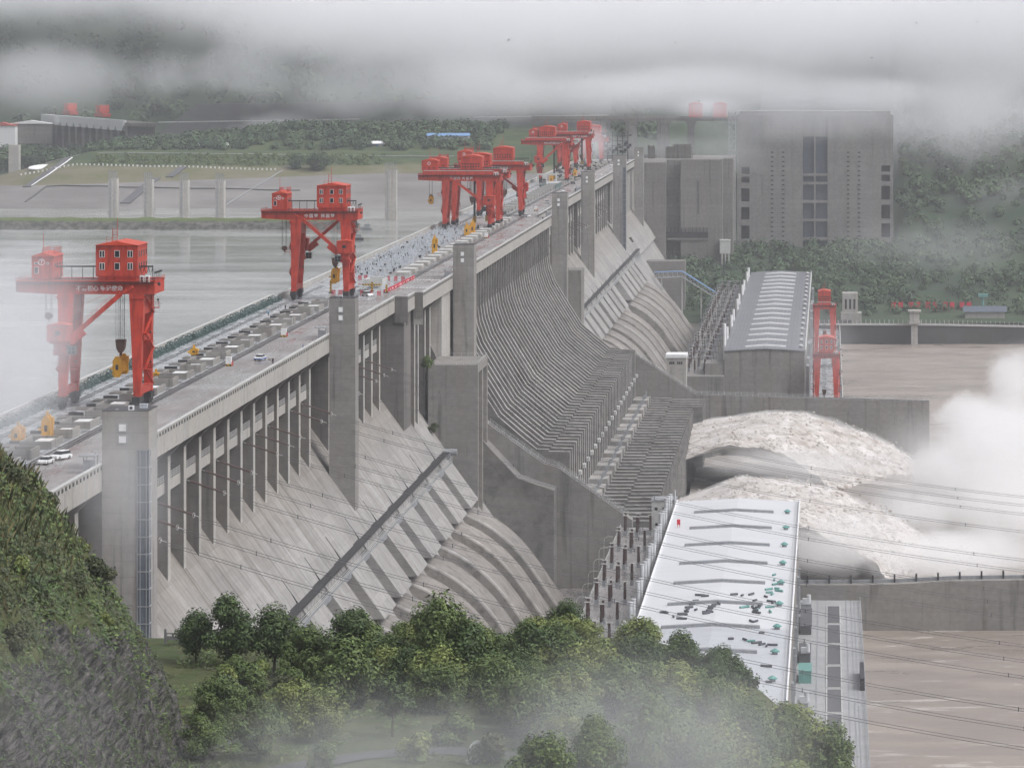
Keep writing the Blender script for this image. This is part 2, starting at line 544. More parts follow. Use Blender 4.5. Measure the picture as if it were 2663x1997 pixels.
# upstream parapet
for y0, y1, x in ((470, 1166, -175.0), (1166, 1735, -173.2), (1735, 2640, -175.0)):
    b = MB(); b.box(x - .5, x, y0, y1, 170, 186.4); b.box(x - .62, x + .1, y0, y1, 186.4, 186.6, 1)
    b.build('upstream_parapet', [M['pale'], M['railing']], dam)
# paved strip over the intakes (wet, pale) and rails
for q in ((-174.5, -152.2, 470, 1160), (-172.6, -143.6, 1160.2, 1290), (-174.5, -152.2, 1736, 2400)):
    b = MB(); b.box(*q, 185.004, 185.05); b.build('paving', M['paved'], dam)
b = MB()
for y0, y1, xl, xr in ((470, 1230, -168.1, -151.6), (1240, 1735, -166.5, -143.6), (1736, 2600, -168.1, -151.6)):
    for x in (xl, xr):
        for d in (-.45, .45): b.box(x + d - .09, x + d + .09, y0, y1, 185, 185.16)
    b.box(xr + .95, xr + 1.4, y0, y1, 185, 185.09)
    b.box(xr - 2.0, xr - 1.85, y0, y1, 185, 185.08)
b.build('crane_rail', M['rail'], dam)
# walls of the dam body
def body(y0, y1, name='dam_body', mat='slope', wallx=-146.0, top=181.35):
    b = MB()
    zj = 147 + (-135.4 - wallx) / .727
    b.prism([(XU, 60), (XU, top), (wallx, top), (wallx, zj), (slope_x(135.5), 135.5), (slope_x(129.0) - .8, 129.0), (slope_x(127.2) - 4.0, 127.2), (slope_x(112) - 5.6, 112), (slope_x(70) - 6.5, 70), (slope_x(70), 60)], y0, y1, 'y')
    return b.build(name, M[mat], dam)


body(470, 1240); body(1757, 2640)
b = MB(); b.prism([(XU, 60), (XU, 181.3), (-137, 181.3), (-134, 166), (-127.5, 152), (-118, 135), (-104, 120), (-92, 116), (-92, 60)], 1240, 1757, 'y'); b.build('spillway_body', M['spill'], dam)
# buttress piers
def pier(y, t=3.0, xf=-139.0, xb=-146.2, z0=None):
    b = MB(); z0 = z0 or 147 + (-135.4 - xf) / .727 - 3
    b.prism([(xb, z0), (xb, 181.18), (xf + 2.9, 181.18), (xf, 178.2), (xf, z0)], y, y + t, 'y')
    b.box(xf, xf + .06, y + .05, y + t - .05, z0, 178.1, 1)  # downstream face overlaid pale, painting the light that falls on it
    return b.build('buttress_pier', [M['dam'], M['pale']], dam)


NEARP = [778.8 + 19.25 * k for k in range(-12, 20) if not (699 < 778.8 + 19.25 * k + 3 and 778.8 + 19.25 * k < 703)]
NEARP = [y for y in NEARP if not 1005 < y < 1018]
for y in NEARP: pier(y)
for y, t in ((1183, 2.6), (1193, 2.6), (1213, 3), (1228, 3)): pier(y, t, -132.4, -140)
FARP = [1764 + 19.15 * k for k in range(45)]
for y in FARP:
    if not (2022 < y < 2046 or 2322 < y < 2346): pier(y)
b = MB(); b.box(-150, -133.2, 1161.2, 1180, 140, 181.1); b.build('end_block', M['dam'], dam)
b = MB(); b.box(-152, -130.2, 1246, 1274, 120, 181.1); b.build('end_block', M['pale'], dam)
b = MB(); b.box(-152, -138.6, 2366, 2640, 100, 181.1); b.build('end_block', M['tower'], dam)
# ledge with a lower door in the end block
b = MB(); b.box(-133.2, -133.1, 1168, 1172, 176.5, 180.5); b.build('doorway', M['rail'], dam)
# balconies between the piers
def balcony(ya, yb, x=-139.7, proto=[None]):
    L = yb - ya
    b = MB(); b.box(x - 5, x - .25, ya, yb, 170.4, 170.8); b.box(x - .25, x, ya, yb, 170.4, 172.7)
    o = b.build('balcony', M['fascia'], dam, (-140, 1240, 60))
    r = MB(); r.rail([(x - .1, ya + .2, 172.7), (x - .1, yb - .2, 172.7)], 1.5, 1.9, .09, (1, .66, .33)); r.build('balcony_railing', M['railing'], o, (-140, 1240, 60))
    e = MB()
    e.tube([(x - 2.2, ya + L * .55, 170.8), (x - 2.2, ya + L * .55, 174.0)], .32, 6); e.ell((x - 2.2, ya + L * .55, 174.6), .9, .35, .9)
    e.bar((x - 1.2, ya + L * .7, 174.6), (x - 1.2, yb - 1, 174.6), .3); e.build('disconnector', M['rail'], o, (-140, 1240, 60))
    return o


for a, c in zip(NEARP[:-1], NEARP[1:]):
    if 700 < a and c - a < 20 and a < 1150: balcony(a + 3.0, c)
for a, c in zip(FARP[:-1], FARP[1:]):
    if not (2000 < a < 2046 or 2300 < a < 2346) and a < 2300: balcony(a + 3.0, c)
# towers
def tower(y0, x0, w, d, top, zb, shaft=0, name='stair_tower'):
    b = MB()
    b.box(x0, x0 + w, y0, y0 + d, zb, top - .9)
    for q in ((x0, x0 + w, y0, y0 + .35), (x0, x0 + w, y0 + d - .35, y0 + d), (x0, x0 + .35, y0 + .35, y0 + d - .35), (x0 + w - .35, x0 + w, y0 + .35, y0 + d - .35)):
        b.box(*q, top - .9, top)
    b.box(x0 - .05, x0 + w + .05, y0 - .05, y0 + d + .05, top, top + .08, 1)
    t = b.build(name, [M['tower'], M['rail']], dam)
    o = (-140, 1240, 60)
    for zt in (top - 2.3, top - 4.5):
        f = MB(); f.box(x0 + w * .34, x0 + w * .54, y0 - .12, y0 + .02, zt - 1.65, zt); 
        wo = f.build('window', M['steelgrey'], t, o)
        g = MB(); g.box(x0 + w * .365, x0 + w * .515, y0 - .16, y0 - .121, zt - 1.45, zt - .2); g.build('window_blind', M['lampwhite'], t, o)
    if shaft:
        g = MB(); xa, xb2 = x0 + w * .76, x0 + w + .06
        z = top - 7.2
        g.box(xa, xb2, y0 - .06, y0 + 2.2, zb, z)
        so = g.build('glass_shaft', M['glassblue'], t, o)
        f = MB()
        while z > zb + 3:
            f.box(xa - .12, xb2 + .1, y0 - .2, y0 - .06, z - .18, z); f.box(xb2, xb2 + .12, y0 - .2, y0 + 2.3, z - .18, z)
            z -= shaft
        for x in (xa - .1, xa + .45, xb2 - .55, xb2): f.box(x, x + .13, y0 - .19, y0 - .06, zb, top - 7.2)
        f.build('shaft_frame', M['steelgrey'], t, o)
    return t


tower(692.7, -135.9, 8.7, 9, 196.2, 100, 3.25)
tower(1008.3, -136, 7.1, 7.2, 196, 120)
tower(1274, -129.2, 7.2, 9, 196.4, 120)
tower(1728, -129.2, 7.2, 7.6, 196.4, 100)
tower(2034, -136, 7.2, 7.6, 196.2, 110)
tower(2334, -136, 8.2, 8.0, 196.3, 110, 3.4)
tower(2591, -136, 6.4, 7.0, 194.4, 110)
# little things on top of the nearest tower are added with the deck things
# big block beside the spillway
b = MB(); b.box(-131, -118.6, 1211, 1246, 70, 160.5); b.box(-118.6, -114.7, 1211, 1213.5, 70, 160.5); b.box(-118.6, -114.7, 1226, 1229.5, 70, 160.5); b.box(-118.6, -114.7, 1242.5, 1246, 70, 160.5)
b.box(-118.6, -114.7, 1213.5, 1226, 157.8, 160.5); b.box(-118.6, -114.7, 1229.5, 1242.5, 157.8, 160.5)
t = b.build('spillway_pier_block', M['guide'], dam)
r = MB(); r.rail([(-130.8, 1211.3, 160.5), (-114.9, 1211.3, 160.5), (-114.9, 1245.7, 160.5), (-130, 1245.7, 160.5)], 1.1, 2.0, .07); r.build('railing', M['railing'], t, (-140, 1240, 60))
b = MB(); b.box(-131, -116, 1735.8, 1757.5, 70, 160); b.build('spillway_pier_block', M['guide'], dam)
# penstocks: slab flush with the slope, then a rounded concrete casing
def penstock(yw, slabw=25.0):
    b = MB()
    zt, zb = 135.3, 117.5
    n = .0
    b.prism([(slope_x(zt) + .04, zt), (slope_x(zb) + .04, zb), (slope_x(zb) - 5, zb), (slope_x(zt) - 5.5, zt - 4)], yw, yw + slabw, 'y', 0)
    o = b.build('penstock_slab', M['slope'], dam)
    ridge = [(-121.0, 117.2), (-119.0, 117.0), (-115.5, 115.4), (-111.0, 113.4), (-106.5, 110.6), (-101.8, 106.8), (-97.8, 102.6), (-94, 97.6), (-89.6, 91), (-84.5, 84), (-79.5, 76.5)]
    c = MB(); yc = yw + 12.4; w = 10.6
    sec = [(-w - .6, -9.0), (-w, -.8), (-w + .2, -.25), (-w + .8, 0), (w - .8, 0), (w - .2, -.25), (w, -.8), (w + .6, -9.0)]
    fine = []
    for i in range(len(ridge) - 1):
        for q in range(3):
            u = q / 3; fine.append((ridge[i][0] + (ridge[i + 1][0] - ridge[i][0]) * u, ridge[i][1] + (ridge[i + 1][1] - ridge[i][1]) * u))
    fine.append(ridge[-1])
    sm = [fine[0]] + [((fine[i - 1][0] + 2 * fine[i][0] + fine[i + 1][0]) / 4, (fine[i - 1][1] + 2 * fine[i][1] + fine[i + 1][1]) / 4) for i in range(1, len(fine) - 1)] + [fine[-1]]
    rings = [[(x + .809 * h, yc + o, z + .588 * h) for o, h in sec] for x, z in sm]
    for k in range(len(sec) - 1):
        vs = []
        for r0 in rings: vs += [r0[k], r0[k + 1]]
        c.add(vs, [(2 * i, 2 * i + 1, 2 * i + 3, 2 * i + 2) for i in range(len(rings) - 1)], 1 if k in (1, 2, 4, 5) else 0, True)  # bevels get the painted light rim, sides and top the stained concrete
    c.add(rings[0], [tuple(range(len(sec)))])
    c.build('penstock', [M['stain'], M['litrim']], dam)


for k in range(13): penstock(1180 - 38.15 * k)
for y in [1838, 1875, 1912, 1949, 1992, 2026, 2062, 2098, 2166, 2202, 2239, 2276, 2308, 2345]: penstock(y - 12.6)
# access galleries running along the face
def gallery(y0, y1, x=-124.0, z=129.6):
    b = MB(); b.box(x - 2.6, x + 1.5, y0, y1, z - 1.4, z + .2); b.box(x - 2.4, x + .9, y0, y1, z + 3.1, z + 3.5, 1); b.box(x - 2.4, x - 2.1, y0, y1, z + .2, z + 3.1, 1)
    b.box(x + .5, x + .6, y0, y1, z + .2, z + 1.0, 1)
    n = int((y1 - y0) / 6)
    for i in range(n + 1): b.box(x + .42, x + .5, y0 + i * 6, y0 + i * 6 + .1, z + .2, z + 2.4)
    o = b.build('access_gallery', [M['steelgrey'], M['rail']], dam)
    r = MB()
    for k in (.5, 1.1, 1.7): r.box(x + 1.5, x + 1.6, y0, y1, z + k, z + k + .1)
    r.build('gallery_railing', M['railing'], o, (-140, 1240, 60))


gallery(560, 1206); gallery(1757, 2420)
for k in range(12):
    b = MB(); yj = 1180 - 38.15 * k - .5
    za, zb2 = 133.2, 138.6
    b.hexa([(slope_x(za) + .02, yj, za), (slope_x(za) + .02, yj + .9, za), (slope_x(za) - .8, yj + .9, za), (slope_x(za) - .8, yj, za)], [(slope_x(zb2) + .12, yj + .35, zb2), (slope_x(zb2) + .12, yj + .5, zb2), (slope_x(zb2) - .8, yj + .5, zb2), (slope_x(zb2) - .8, yj + .35, zb2)]); b.build('recess_shade', M['rail'], dam)  # dark prism painting the shade in the top of each recess
b = MB(); b.box(-125.2, -122.6, 1200, 1204, 118, 132.5); b.tube([(-125, 1202, 133), (-120.6, 1202, 133)], 1.1, 8); b.build('gallery_head', M['steelgrey'], dam)
# spillway ribs and toe walls
RIB = [(-136, 181.1), (-129.9, 181.1), (-130.1, 168), (-129.3, 162.5), (-127, 156), (-120.8, 145.8), (-114.7, 136.2), (-108, 130.4), (-101.4, 125), (-97.2, 124.8), (-97.2, 124.2), (-89.8, 124.0), (-89.8, 100), (-118, 100), (-136, 140)]
nr = 41
for i in range(nr):
    y = 1285 + i * (1719 - 1285) / (nr - 1)
    t = 3.1 if i % 2 else 2.5
    b = MB(); b.prism(RIB, y, y + t, 'y')
    # pale overlay on top and end faces: their light put into the colour
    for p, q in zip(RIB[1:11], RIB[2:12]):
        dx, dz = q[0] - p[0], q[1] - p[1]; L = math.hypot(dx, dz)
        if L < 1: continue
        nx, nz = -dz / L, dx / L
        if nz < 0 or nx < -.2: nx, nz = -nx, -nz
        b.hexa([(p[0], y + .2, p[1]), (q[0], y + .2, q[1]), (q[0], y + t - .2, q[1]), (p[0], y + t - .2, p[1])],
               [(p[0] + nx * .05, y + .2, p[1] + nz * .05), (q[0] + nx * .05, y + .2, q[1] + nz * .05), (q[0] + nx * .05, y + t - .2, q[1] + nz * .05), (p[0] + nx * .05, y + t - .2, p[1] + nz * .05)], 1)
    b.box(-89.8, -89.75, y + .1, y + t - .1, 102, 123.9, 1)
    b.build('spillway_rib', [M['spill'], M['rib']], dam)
    if i % 2 == 0:
        k = MB(); k.box(-89.7, -88.6, y - 1.2, y + 2.8, 111.2, 112.6); k.build('bucket_cap', M['railing'], dam)
for i in range(nr):
    y = 1280 + i * (1722 - 1280) / (nr - 1)
    x1 = -61.6 if i < nr - 4 else -57.5
    b = MB(); jig = .5 * (i % 2)
    b.prism([(-82, 60), (-82, 101.4), (-73 + jig, 101.2), (-73 + jig, 100.7), (x1, 100.2), (x1, 60)], y, y + 2.6, 'y')
    b.box(-81.9, -73.2 + jig, y + .2, y + 2.4, 101.3, 101.45, 1); b.box(-72.8 + jig, x1 - .1, y + .2, y + 2.4, 100.6, 100.75, 1)
    b.box(x1, x1 + .06, y + .15, y + 2.45, 66, 100.1, 1)  # pale tops and ends paint in the light, like the ribs
    b.build('toe_wall', [M['spill'], M['rib']], dam)
    if i % 2 == 0:
        k = MB(); k.box(-91.5, -83, y, y + 12.5, 96, 101.7 + .7 * ((i // 2) % 2)); 
        for q in range(4): k.box(-85.5 + .2 * q, -84.9 + .2 * q, y + 1.6 + 2.6 * q, y + 2.4 + 2.6 * q, 102, 104.2, 1)
        k.build('gate_platform', [M['rib'], M['steelgrey']], dam)
b = MB(); b.box(-92, -61.8, 1280, 1724, 60, 92); b.build('spillway_floor', M['spill'], dam)
# intake shaft boxes on the deck
def shaft(x0, x1, y0, y1, h, cover=True, pale='tower', t=.45):
    b = MB(); z = 185.04
    b.box(x0, x1, y0, y0 + t, z, z + h); b.box(x0, x1, y1 - t, y1, z, z + h); b.box(x0, x0 + t, y0 + t, y1 - t, z, z + h); b.box(x1 - t, x1, y0 + t, y1 - t, z, z + h)
    b.box(x0 + t, x1 - t, y0 + t, y1 - t, z, z + .12, 1)
    o = b.build('intake_shaft', [M[pale], M['rail']], dam)
    if cover:
        c = MB(); w = x1 - x0; l = y1 - y0
        c.box(x0 + w * .38, x1 - w * .14, y0 + l * .25, y1 - l * .25, z + h * .72, z + h * .86); c.build('shaft_cover', M['lampwhite'], o, (-140, 1240, 60))
    return o


for k in range(30):
    y = 596 + 19.15 * k
    if y > 1150: break
    if k % 2: shaft(-159.6, -153.2, y, y + 11, 1.5)
    else: shaft(-158.2, -153.0, y, y + 7.5, 1.9, (k % 4) == 0)
    b = MB(); b.box(-164.5, -159.9, y + 1.5, y + 7, 185.05, 185.32); b.box(-163.5, -160.4, y + 9, y + 9.9, 185.05, 185.7, 1); b.build('slot_cover', [M['dam'], M['rail']], dam)
for k in range(21):
    y = 1284 + 20.5 * k
    shaft(-150.2, -145.6, y, y + 8.5, 1.25, False, 'pale')
    b = MB(); b.box(-150.2, -145.7, y + .1, y + 8.4, 186.0, 186.4); b.build('shaft_lid', M['railing'], dam)
for k in range(26):
    y = 1760 + 19.15 * k
    if y > 2260: break
    shaft(-161, -153.4, y, y + 12, 1.5, False)
    b = MB(); b.box(-160.5, -154, y + 2, y + 9, 186.0, 186.35); b.build('shaft_lid', M['railing'], dam)
# small lift shelters against the towers on the downstream edge
for y, x in ((687.5, -138.4), (1003.5, -138.4), (1268.5, -131.6), (1722.5, -131.6), (2028.8, -138.4)):
    b = MB()
    for q in ((x, y), (x + 2.0, y), (x, y + 3), (x + 2.0, y + 3)): b.box(q[0], q[0] + .16, q[1], q[1] + .16, 185, 188.2)
    b.box(x - .8, x + 2.3, y - .3, y + 3.4, 188.2, 188.4); b.box(x, x + .1, y, y + 3.1, 185, 186.2); b.box(x, x + 2.1, y - .03, y + .07, 185, 187.6)
    b.build('stair_shelter', M['steelgrey'], dam)

# ---------------------------------------------------------------- guide walls
def guide_wall(label, y0, t, prof, rails, low=None):
    g = thing('guide_wall', label, 'wall', (prof[0][0], y0, 60), world=True)
    b = MB(); b.prism(prof, y0, y0 + t, 'y'); b.build('wall', M['guide'], g)
    for y in (y0 + .3, y0 + t - .3):
        r = MB(); r.rail([(x, y, z) for x, z in rails], 1.2, 2.6, .09); r.build('handrail', M['railing'], g)
    r = MB(); 
    for (xa, za), (xb, zb) in zip(rails[:-1], rails[1:]):
        r.hexa([(xa, y0 + 2, za), (xb, y0 + 2, zb), (xb, y0 + t - 2, zb), (xa, y0 + t - 2, za)], [(xa, y0 + 2, za + .25), (xb, y0 + 2, zb + .25), (xb, y0 + t - 2, zb + .25), (xa, y0 + t - 2, za + .25)])
    r.build('walkway', M['hatch'], g)
    return g


P1 = [(-118, 60), (-118, 139), (-115, 137), (-96.2, 123.6), (-91.6, 122.4), (-68, 105.6), (-66.5, 104.6), (-66.5, 60)]
guide_wall('sloping concrete wall with a railed stair on top between spillway and near power station', 1252, 6.5, P1, [(-115, 137), (-96.2, 123.6), (-91.6, 122.4), (-68, 105.6)])
P2 = [(-90, 60), (-90, 121), (-62, 102.6), (47, 99.2), (47, 60)]
guide_wall('long stained concrete wall with a white railing on the far side of the foaming spillway', 1727, 6.5, P2, [(-90, 121), (-62, 102.6), (47, 99.2)])
g = thing('guide_wall', 'low concrete training wall with a dark parapet in front of the brown tailrace water', 'wall', (20, 1218, 60), world=True)
P3 = [(-66, 60), (-66, 87), (11, 87), (25, 87.4), (40, 88.3), (62, 88.6), (110, 89), (110, 60)]
b = MB(); b.prism(P3, 1222, 1228, 'y'); b.build('wall', M['guide'], g)
b = MB(); b.prism([(-9.6, 87), (11, 87), (25, 87.4), (40, 88.3), (62, 88.6), (110, 89), (110, 90.1), (62, 89.7), (40, 89.4), (25, 88.5), (11, 88.1), (-9.6, 88.1)], 1226, 1226.6, 'y'); b.build('parapet', M['steelgrey'], g)
b = MB()
for k in range(17):
    x = -7 + 7.2 * k
    b.box(x - .3, x + .3, 1225.6, 1226.8, 87, 89.6 + max(0, min(1.6, (x - 15) * .04)))
b.build('post', M['rail'], g)
# ---------------------------------------------------------------- right-hand power station (white roof)
ph = thing('power_station', 'long power station with a wide bright white roof beside the brown tailrace', 'power station', (-30, 1000, 82), world=True)
b = MB(); b.prism([(-49.2, 60), (-49.2, 114.4), (-29.6, 115.5), (-10, 114.4), (-10, 60)], 640, 1217, 'y'); b.build('wall', M['guide'], ph)
def roof(y0, y1, m, parent=ph):
    b = MB(); b.prism([(-49.6, 114.5), (-29.6, 115.62), (-9.7, 114.5), (-9.7, 115.1), (-29.6, 116.2), (-49.6, 115.1)], y0, y1, 'y'); return b.build('roof', m, parent)


roof(948, 1217.3, M['whiteroof']); roof(640, 947.9, M['roofgrey'])
b = MB(); b.box(-9.7, -9.35, 640, 1217.3, 114.3, 115.9); b.box(-49.9, -49.6, 640, 1217.3, 114.3, 115.7)
b.build('roof_edge', M['white'], ph)
for k in range(13):
    y = 1183 - 39.2 * k
    if y < 650: break
    b = MB(); x0, x1 = -43.0, -17.6
    b.hexa([(x0, y, 115.2), (-29.6, y, 116.1), (-29.6, y + 1.6, 116.1), (x0, y + 1.6, 115.2)], [(x0, y, 116.2), (-29.6, y, 117.0), (-29.6, y + 1.6, 117.0), (x0, y + 1.6, 116.2)])
    b.hexa([(-29.6, y, 116.1), (x1, y, 115.4), (x1, y + 1.6, 115.4), (-29.6, y + 1.6, 116.1)], [(-29.6, y, 117.0), (x1, y, 116.3), (x1, y + 1.6, 116.3), (-29.6, y + 1.6, 117.0)])
    b.build('roof_ridge_vent', M['steelgrey'], ph)
def roof_vent(x, y, z, cap, parent, s=1.0):
    b = MB(); b.box(x - .7 * s, x + .7 * s, y - .7 * s, y + .7 * s, z, z + .9 * s, 0)
    b.tube([(x, y, z + .9 * s), (x, y, z + 1.15 * s), (x, y, z + 1.7 * s)], [1.15 * s, 1.15 * s, .3 * s], 8, 1, False)
    b.build('roof_vent', [M['steelgrey'], cap], parent)


for k in range(13):
    y = 1184 - 39.2 * k
    if y > 650: roof_vent(-13.2, y, 115.0, M['teal'], ph)
b = MB(); b.rail([(-10.4, 660, 115.1), (-10.4, 1216, 115.1)], .9, 4, .06); b.build('roof_railing', M['railing'], ph)
for q in range(22):
    y = 1205 - 25 * q
    b = MB(); b.box(-10, -9.2, y, y + 3, 84, 84 + R.uniform(6, 20)); b.build('wall_duct', M['steelgrey'], ph)
# tailrace deck
b = MB(); b.box(-10, 10.6, 640, 1222, 60, 82); b.build('tailrace_deck', M['tailpave'], ph)
b = MB()
for x in (-3.6, 5.6, 7.2, 8.2): b.box(x, x + .28, 640, 1221, 82, 82.12)
b.build('crane_rail', M['steelgrey'], ph)
for k in range(8):
    y = 1172 - 39.2 * k
    b = MB(); b.box(-.4, 3.5, y, y + 36, 82.0, 82.15); b.box(-.7, -.4, y, y + 36, 82, 82.3, 1); b.box(3.5, 3.8, y, y + 36, 82, 82.3, 1)
    b.box(-.7, 3.8, y - .3, y, 82, 82.25, 1); b.build('deck_hatch', [M['hatch'], M['railing']], ph)
b = MB(); b.rail([(10.3, 640, 82), (10.3, 1221, 82)], 1.4, 2.6, .12); b.build('railing', M['steelgrey'], ph)
for q, (x, y, sx, sy, h, m) in enumerate([(-9, 1192, 3.4, 9, 3, 'steelgrey'), (-8.8, 1150, 3.4, 36, 2.6, 'hatch'), (-8.8, 1096, 3.4, 20, 2.8, 'hatch'), (-8.6, 1062, 3.6, 14, 3.4, 'teal'), (-8.6, 1012, 3.0, 12, 3, 'steelgrey'), (-8.8, 960, 3.4, 46, 2.6, 'hatch'), (-8.6, 915, 3.4, 34, 2.8, 'hatch')]):
    b = MB(); b.box(x, x + sx, y, y + sy, 82, 82 + h); b.box(x - .15, x + sx + .15, y - .15, y + sy + .15, 82 + h, 82 + h + .2)
    if q % 2 == 0: b.box(x + .6, x + 2.2, y + 1, y + 2.6, 82 + h + .2, 82 + h + 1.8, 1); b.tube([(x + 2.6, y + 3, 82 + h), (x + 2.6, y + 3, 82 + h + 2.8)], .7, 8, 1)
    b.build('deck_cabin', [M[m], M['pvc']], ph)
b = MB(); b.box(9.0, 10.2, 1050, 1078, 82, 85.5); b.build('gate_rack', M['rail'], ph)
# transformer platform on the upstream side
b = MB(); b.box(-70, -49.2, 640, 1245, 60, 103); b.build('transformer_platform', M['deck'], ph)
b = MB(); b.rail([(-69.8, 650, 103), (-69.8, 1244, 103)], 1.3, 2.4, .1); b.build('platform_railing', M['railing'], ph)
for k in range(13):
    y0 = 1208 - 38.3 * k
    for j in range(3 if k < 5 else 2):
        b = MB(); x = -51.6 - .5 * j; y = y0 - 5.5 * j
        b.box(x - .9, x + .9, y - .9, y + .9, 103, 105.2, 1); b.tube([(x, y, 105.2), (x, y, 118.5)], .62, 10); b.tube([(x, y, 118.5), (x, y, 118.7)], .72, 10)
        b.build('vent_stack', [M['pvc'], M['steelgrey']], ph)
# stair house at the far end
sh = thing('stair_house', 'small pale flat-roofed block with square windows at the far end of the white roof', 'building', (-55, 1231, 103), world=True)
b = MB(); b.box(-58.6, -50.6, 1226, 1236, 102, 114); b.box(-58.8, -50.4, 1225.8, 1236.2, 114, 114.6, 1); b.build('wall', [M['railing'], M['steelgrey']], sh)
for x, z in ((-57.6, 111.2), (-55.0, 111.2), (-55.0, 108.4), (-57.4, 106)):
    b = MB(); b.box(x, x + .95, 1225.9, 1226.05, z, z + .95); b.build('window', M['glass'], sh)
b = MB(); b.box(-54, -53, 1225.6, 1226.6, 114.6, 115.4); b.tube([(-50.9, 1224.6, 103), (-50.9, 1224.6, 118)], .35, 8); b.build('roof_unit', M['pvc'], sh)
# bushings, posts and lamps on the platform
bush = thing('bushing_post', '', 'insulator')
b = MB(); b.box(-.5, .5, -.5, .5, 0, 1.6, 1); b.build('base', [M['brown'], M['steelgrey']], bush, (0, 0, 0))
b = MB(); b.tube([(0, 0, 1.6), (0, 0, 2.0), (0, 0, 2.1), (0, 0, 6.2), (0, 0, 6.6)], [.3, .5, .44, .36, .36], 8, 0)
for q in range(9): b.tube([(0, 0, 2.3 + q * .42), (0, 0, 2.36 + q * .42)], .58 - q * .012, 8)
b.build('porcelain', M['brown'], bush, (0, 0, 0))
b = MB(); b.tube([(math.cos(a) * .9, math.sin(a) * .9, 6.7) for a in [math.pi * q / 5 for q in range(11)]], .07, 5); b.bar((-.9, 0, 6.7), (.9, 0, 6.7), .08); b.build('grading_ring', M['railing'], bush, (0, 0, 0))
first = True
BL = 'dark porcelain bushing standing in rows on the wet platform beside the white-roofed station'
for k in range(12):
    for j, (x, dy) in enumerate(((-67.5, 0), (-67.3, 5), (-63.2, 2), (-63.2, 7), (-59.0, 4))):
        loc = (x, 1232 - 38.3 * k - dy * 1.6, 103)
        if first: bush.location = loc; tag(bush, BL, None, 'bushings beside the right power station'); first = False
        else: dup(bush, loc, R.uniform(-.2, .2), BL, 'bushings beside the right power station')
BL2 = 'dark porcelain bushing in the crowded yard beside the grey-roofed power station'
for k in range(17):
    for j, (x, dy) in enumerate(((-70.5, 0), (-69.8, 8), (-66.2, 3), (-65.8, 13), (-61.5, 6), (-61, 16))):
        dup(bush, (x + R.uniform(-.5, .5), 1832 + 37.0 * k + dy * 1.7, 103), R.uniform(-.3, .3), BL2, 'bushings beside the left power station')
lamp = thing('street_lamp', '', 'street lamp')
b = MB(); b.tube([(0, 0, 0), (0, 0, 8.4), (.15, 0, 9.3), (.6, 0, 9.9), (1.3, 0, 10.2), (2.2, 0, 10.2)], [.16, .11, .1, .09, .08, .08], 6); b.build('post', M['railing'], lamp, (0, 0, 0))
b = MB(); b.box(1.9, 3.0, -.2, .2, 10.1, 10.28); b.build('lamp_head', M['railing'], lamp, (0, 0, 0))
for k in range(7):
    loc = (-74.5, 1228 - 27 * k, 92)
    if k == 0: lamp.location = loc; tag(lamp, 'curved white street lamp on the road at the foot of the penstocks', None, 'street lamps along the toe road')
    else: dup(lamp, loc, 0)
# ---------------------------------------------------------------- left power station (grey roof)
ph2 = thing('power_station', 'far power station with a ribbed grey roof and rows of pale ridges', 'power station', (-30, 2100, 82), world=True)
b = MB(); b.prism([(-51.5, 60), (-51.5, 114.4), (-31.5, 115.4), (-12, 114.4), (-12, 60)], 1826, 2466, 'y'); b.build('wall', M['guide'], ph2)
b = MB(); b.prism([(-51.7, 114.5), (-31.5, 115.6), (-11.8, 114.5), (-11.8, 115.0), (-31.5, 116.1), (-51.7, 115.0)], 1825.6, 2466, 'y'); b.build('roof', M['sheetroof'], ph2)
b = MB(); b.box(-11.8, -11.2, 1825.6, 2466, 112, 115.6); b.build('roof_edge', M['railing'], ph2)
for k in range(17):
    y = 1840 + 37.2 * k
    b = MB(); x0, x1, xm = -41.5, -21.2, -31.5
    b.hexa([(x0, y, 115.0), (xm, y, 115.9), (xm, y + 3, 115.9), (x0, y + 3, 115.0)], [(x0, y, 116.0), (xm, y, 116.9), (xm, y + 3, 116.9), (x0, y + 3, 116.0)])
    b.hexa([(xm, y, 115.9), (x1, y, 115.1), (x1, y + 3, 115.1), (xm, y + 3, 115.9)], [(xm, y, 116.9), (x1, y, 116.1), (x1, y + 3, 116.1), (xm, y + 3, 116.9)])
    b.build('roof_ridge_vent', M['white'], ph2)
    roof_vent(-13.9, y + 2, 115.0, M['railing'], ph2, 1.1)
b = MB(); b.box(-73, -51.5, 1818, 2470, 60, 103); b.build('transformer_platform', M['guide'], ph2)
b = MB(); b.box(-61, -51.6, 1826.5, 1850, 103, 108.6); b.build('annex', M['guide'], ph2)
b = MB(); b.rail([(-72.8, 1819, 103), (-72.8, 2468, 103)], 1.5, 5, .14); b.build('platform_railing', M['railing'], ph2)
for k in range(10):
    y = 1858 + 64 * k - (20 if k % 2 else 0)
    b = MB(); x = -52.2
    b.box(x - 1.1, x + 1.1, y - 1.4, y + 1.4, 103, 106.5, 1); b.tube([(x, y, 106.5), (x, y, 121 if k else 126)], .75, 8)
    b.build('vent_stack', [M['white'], M['rail']], ph2)
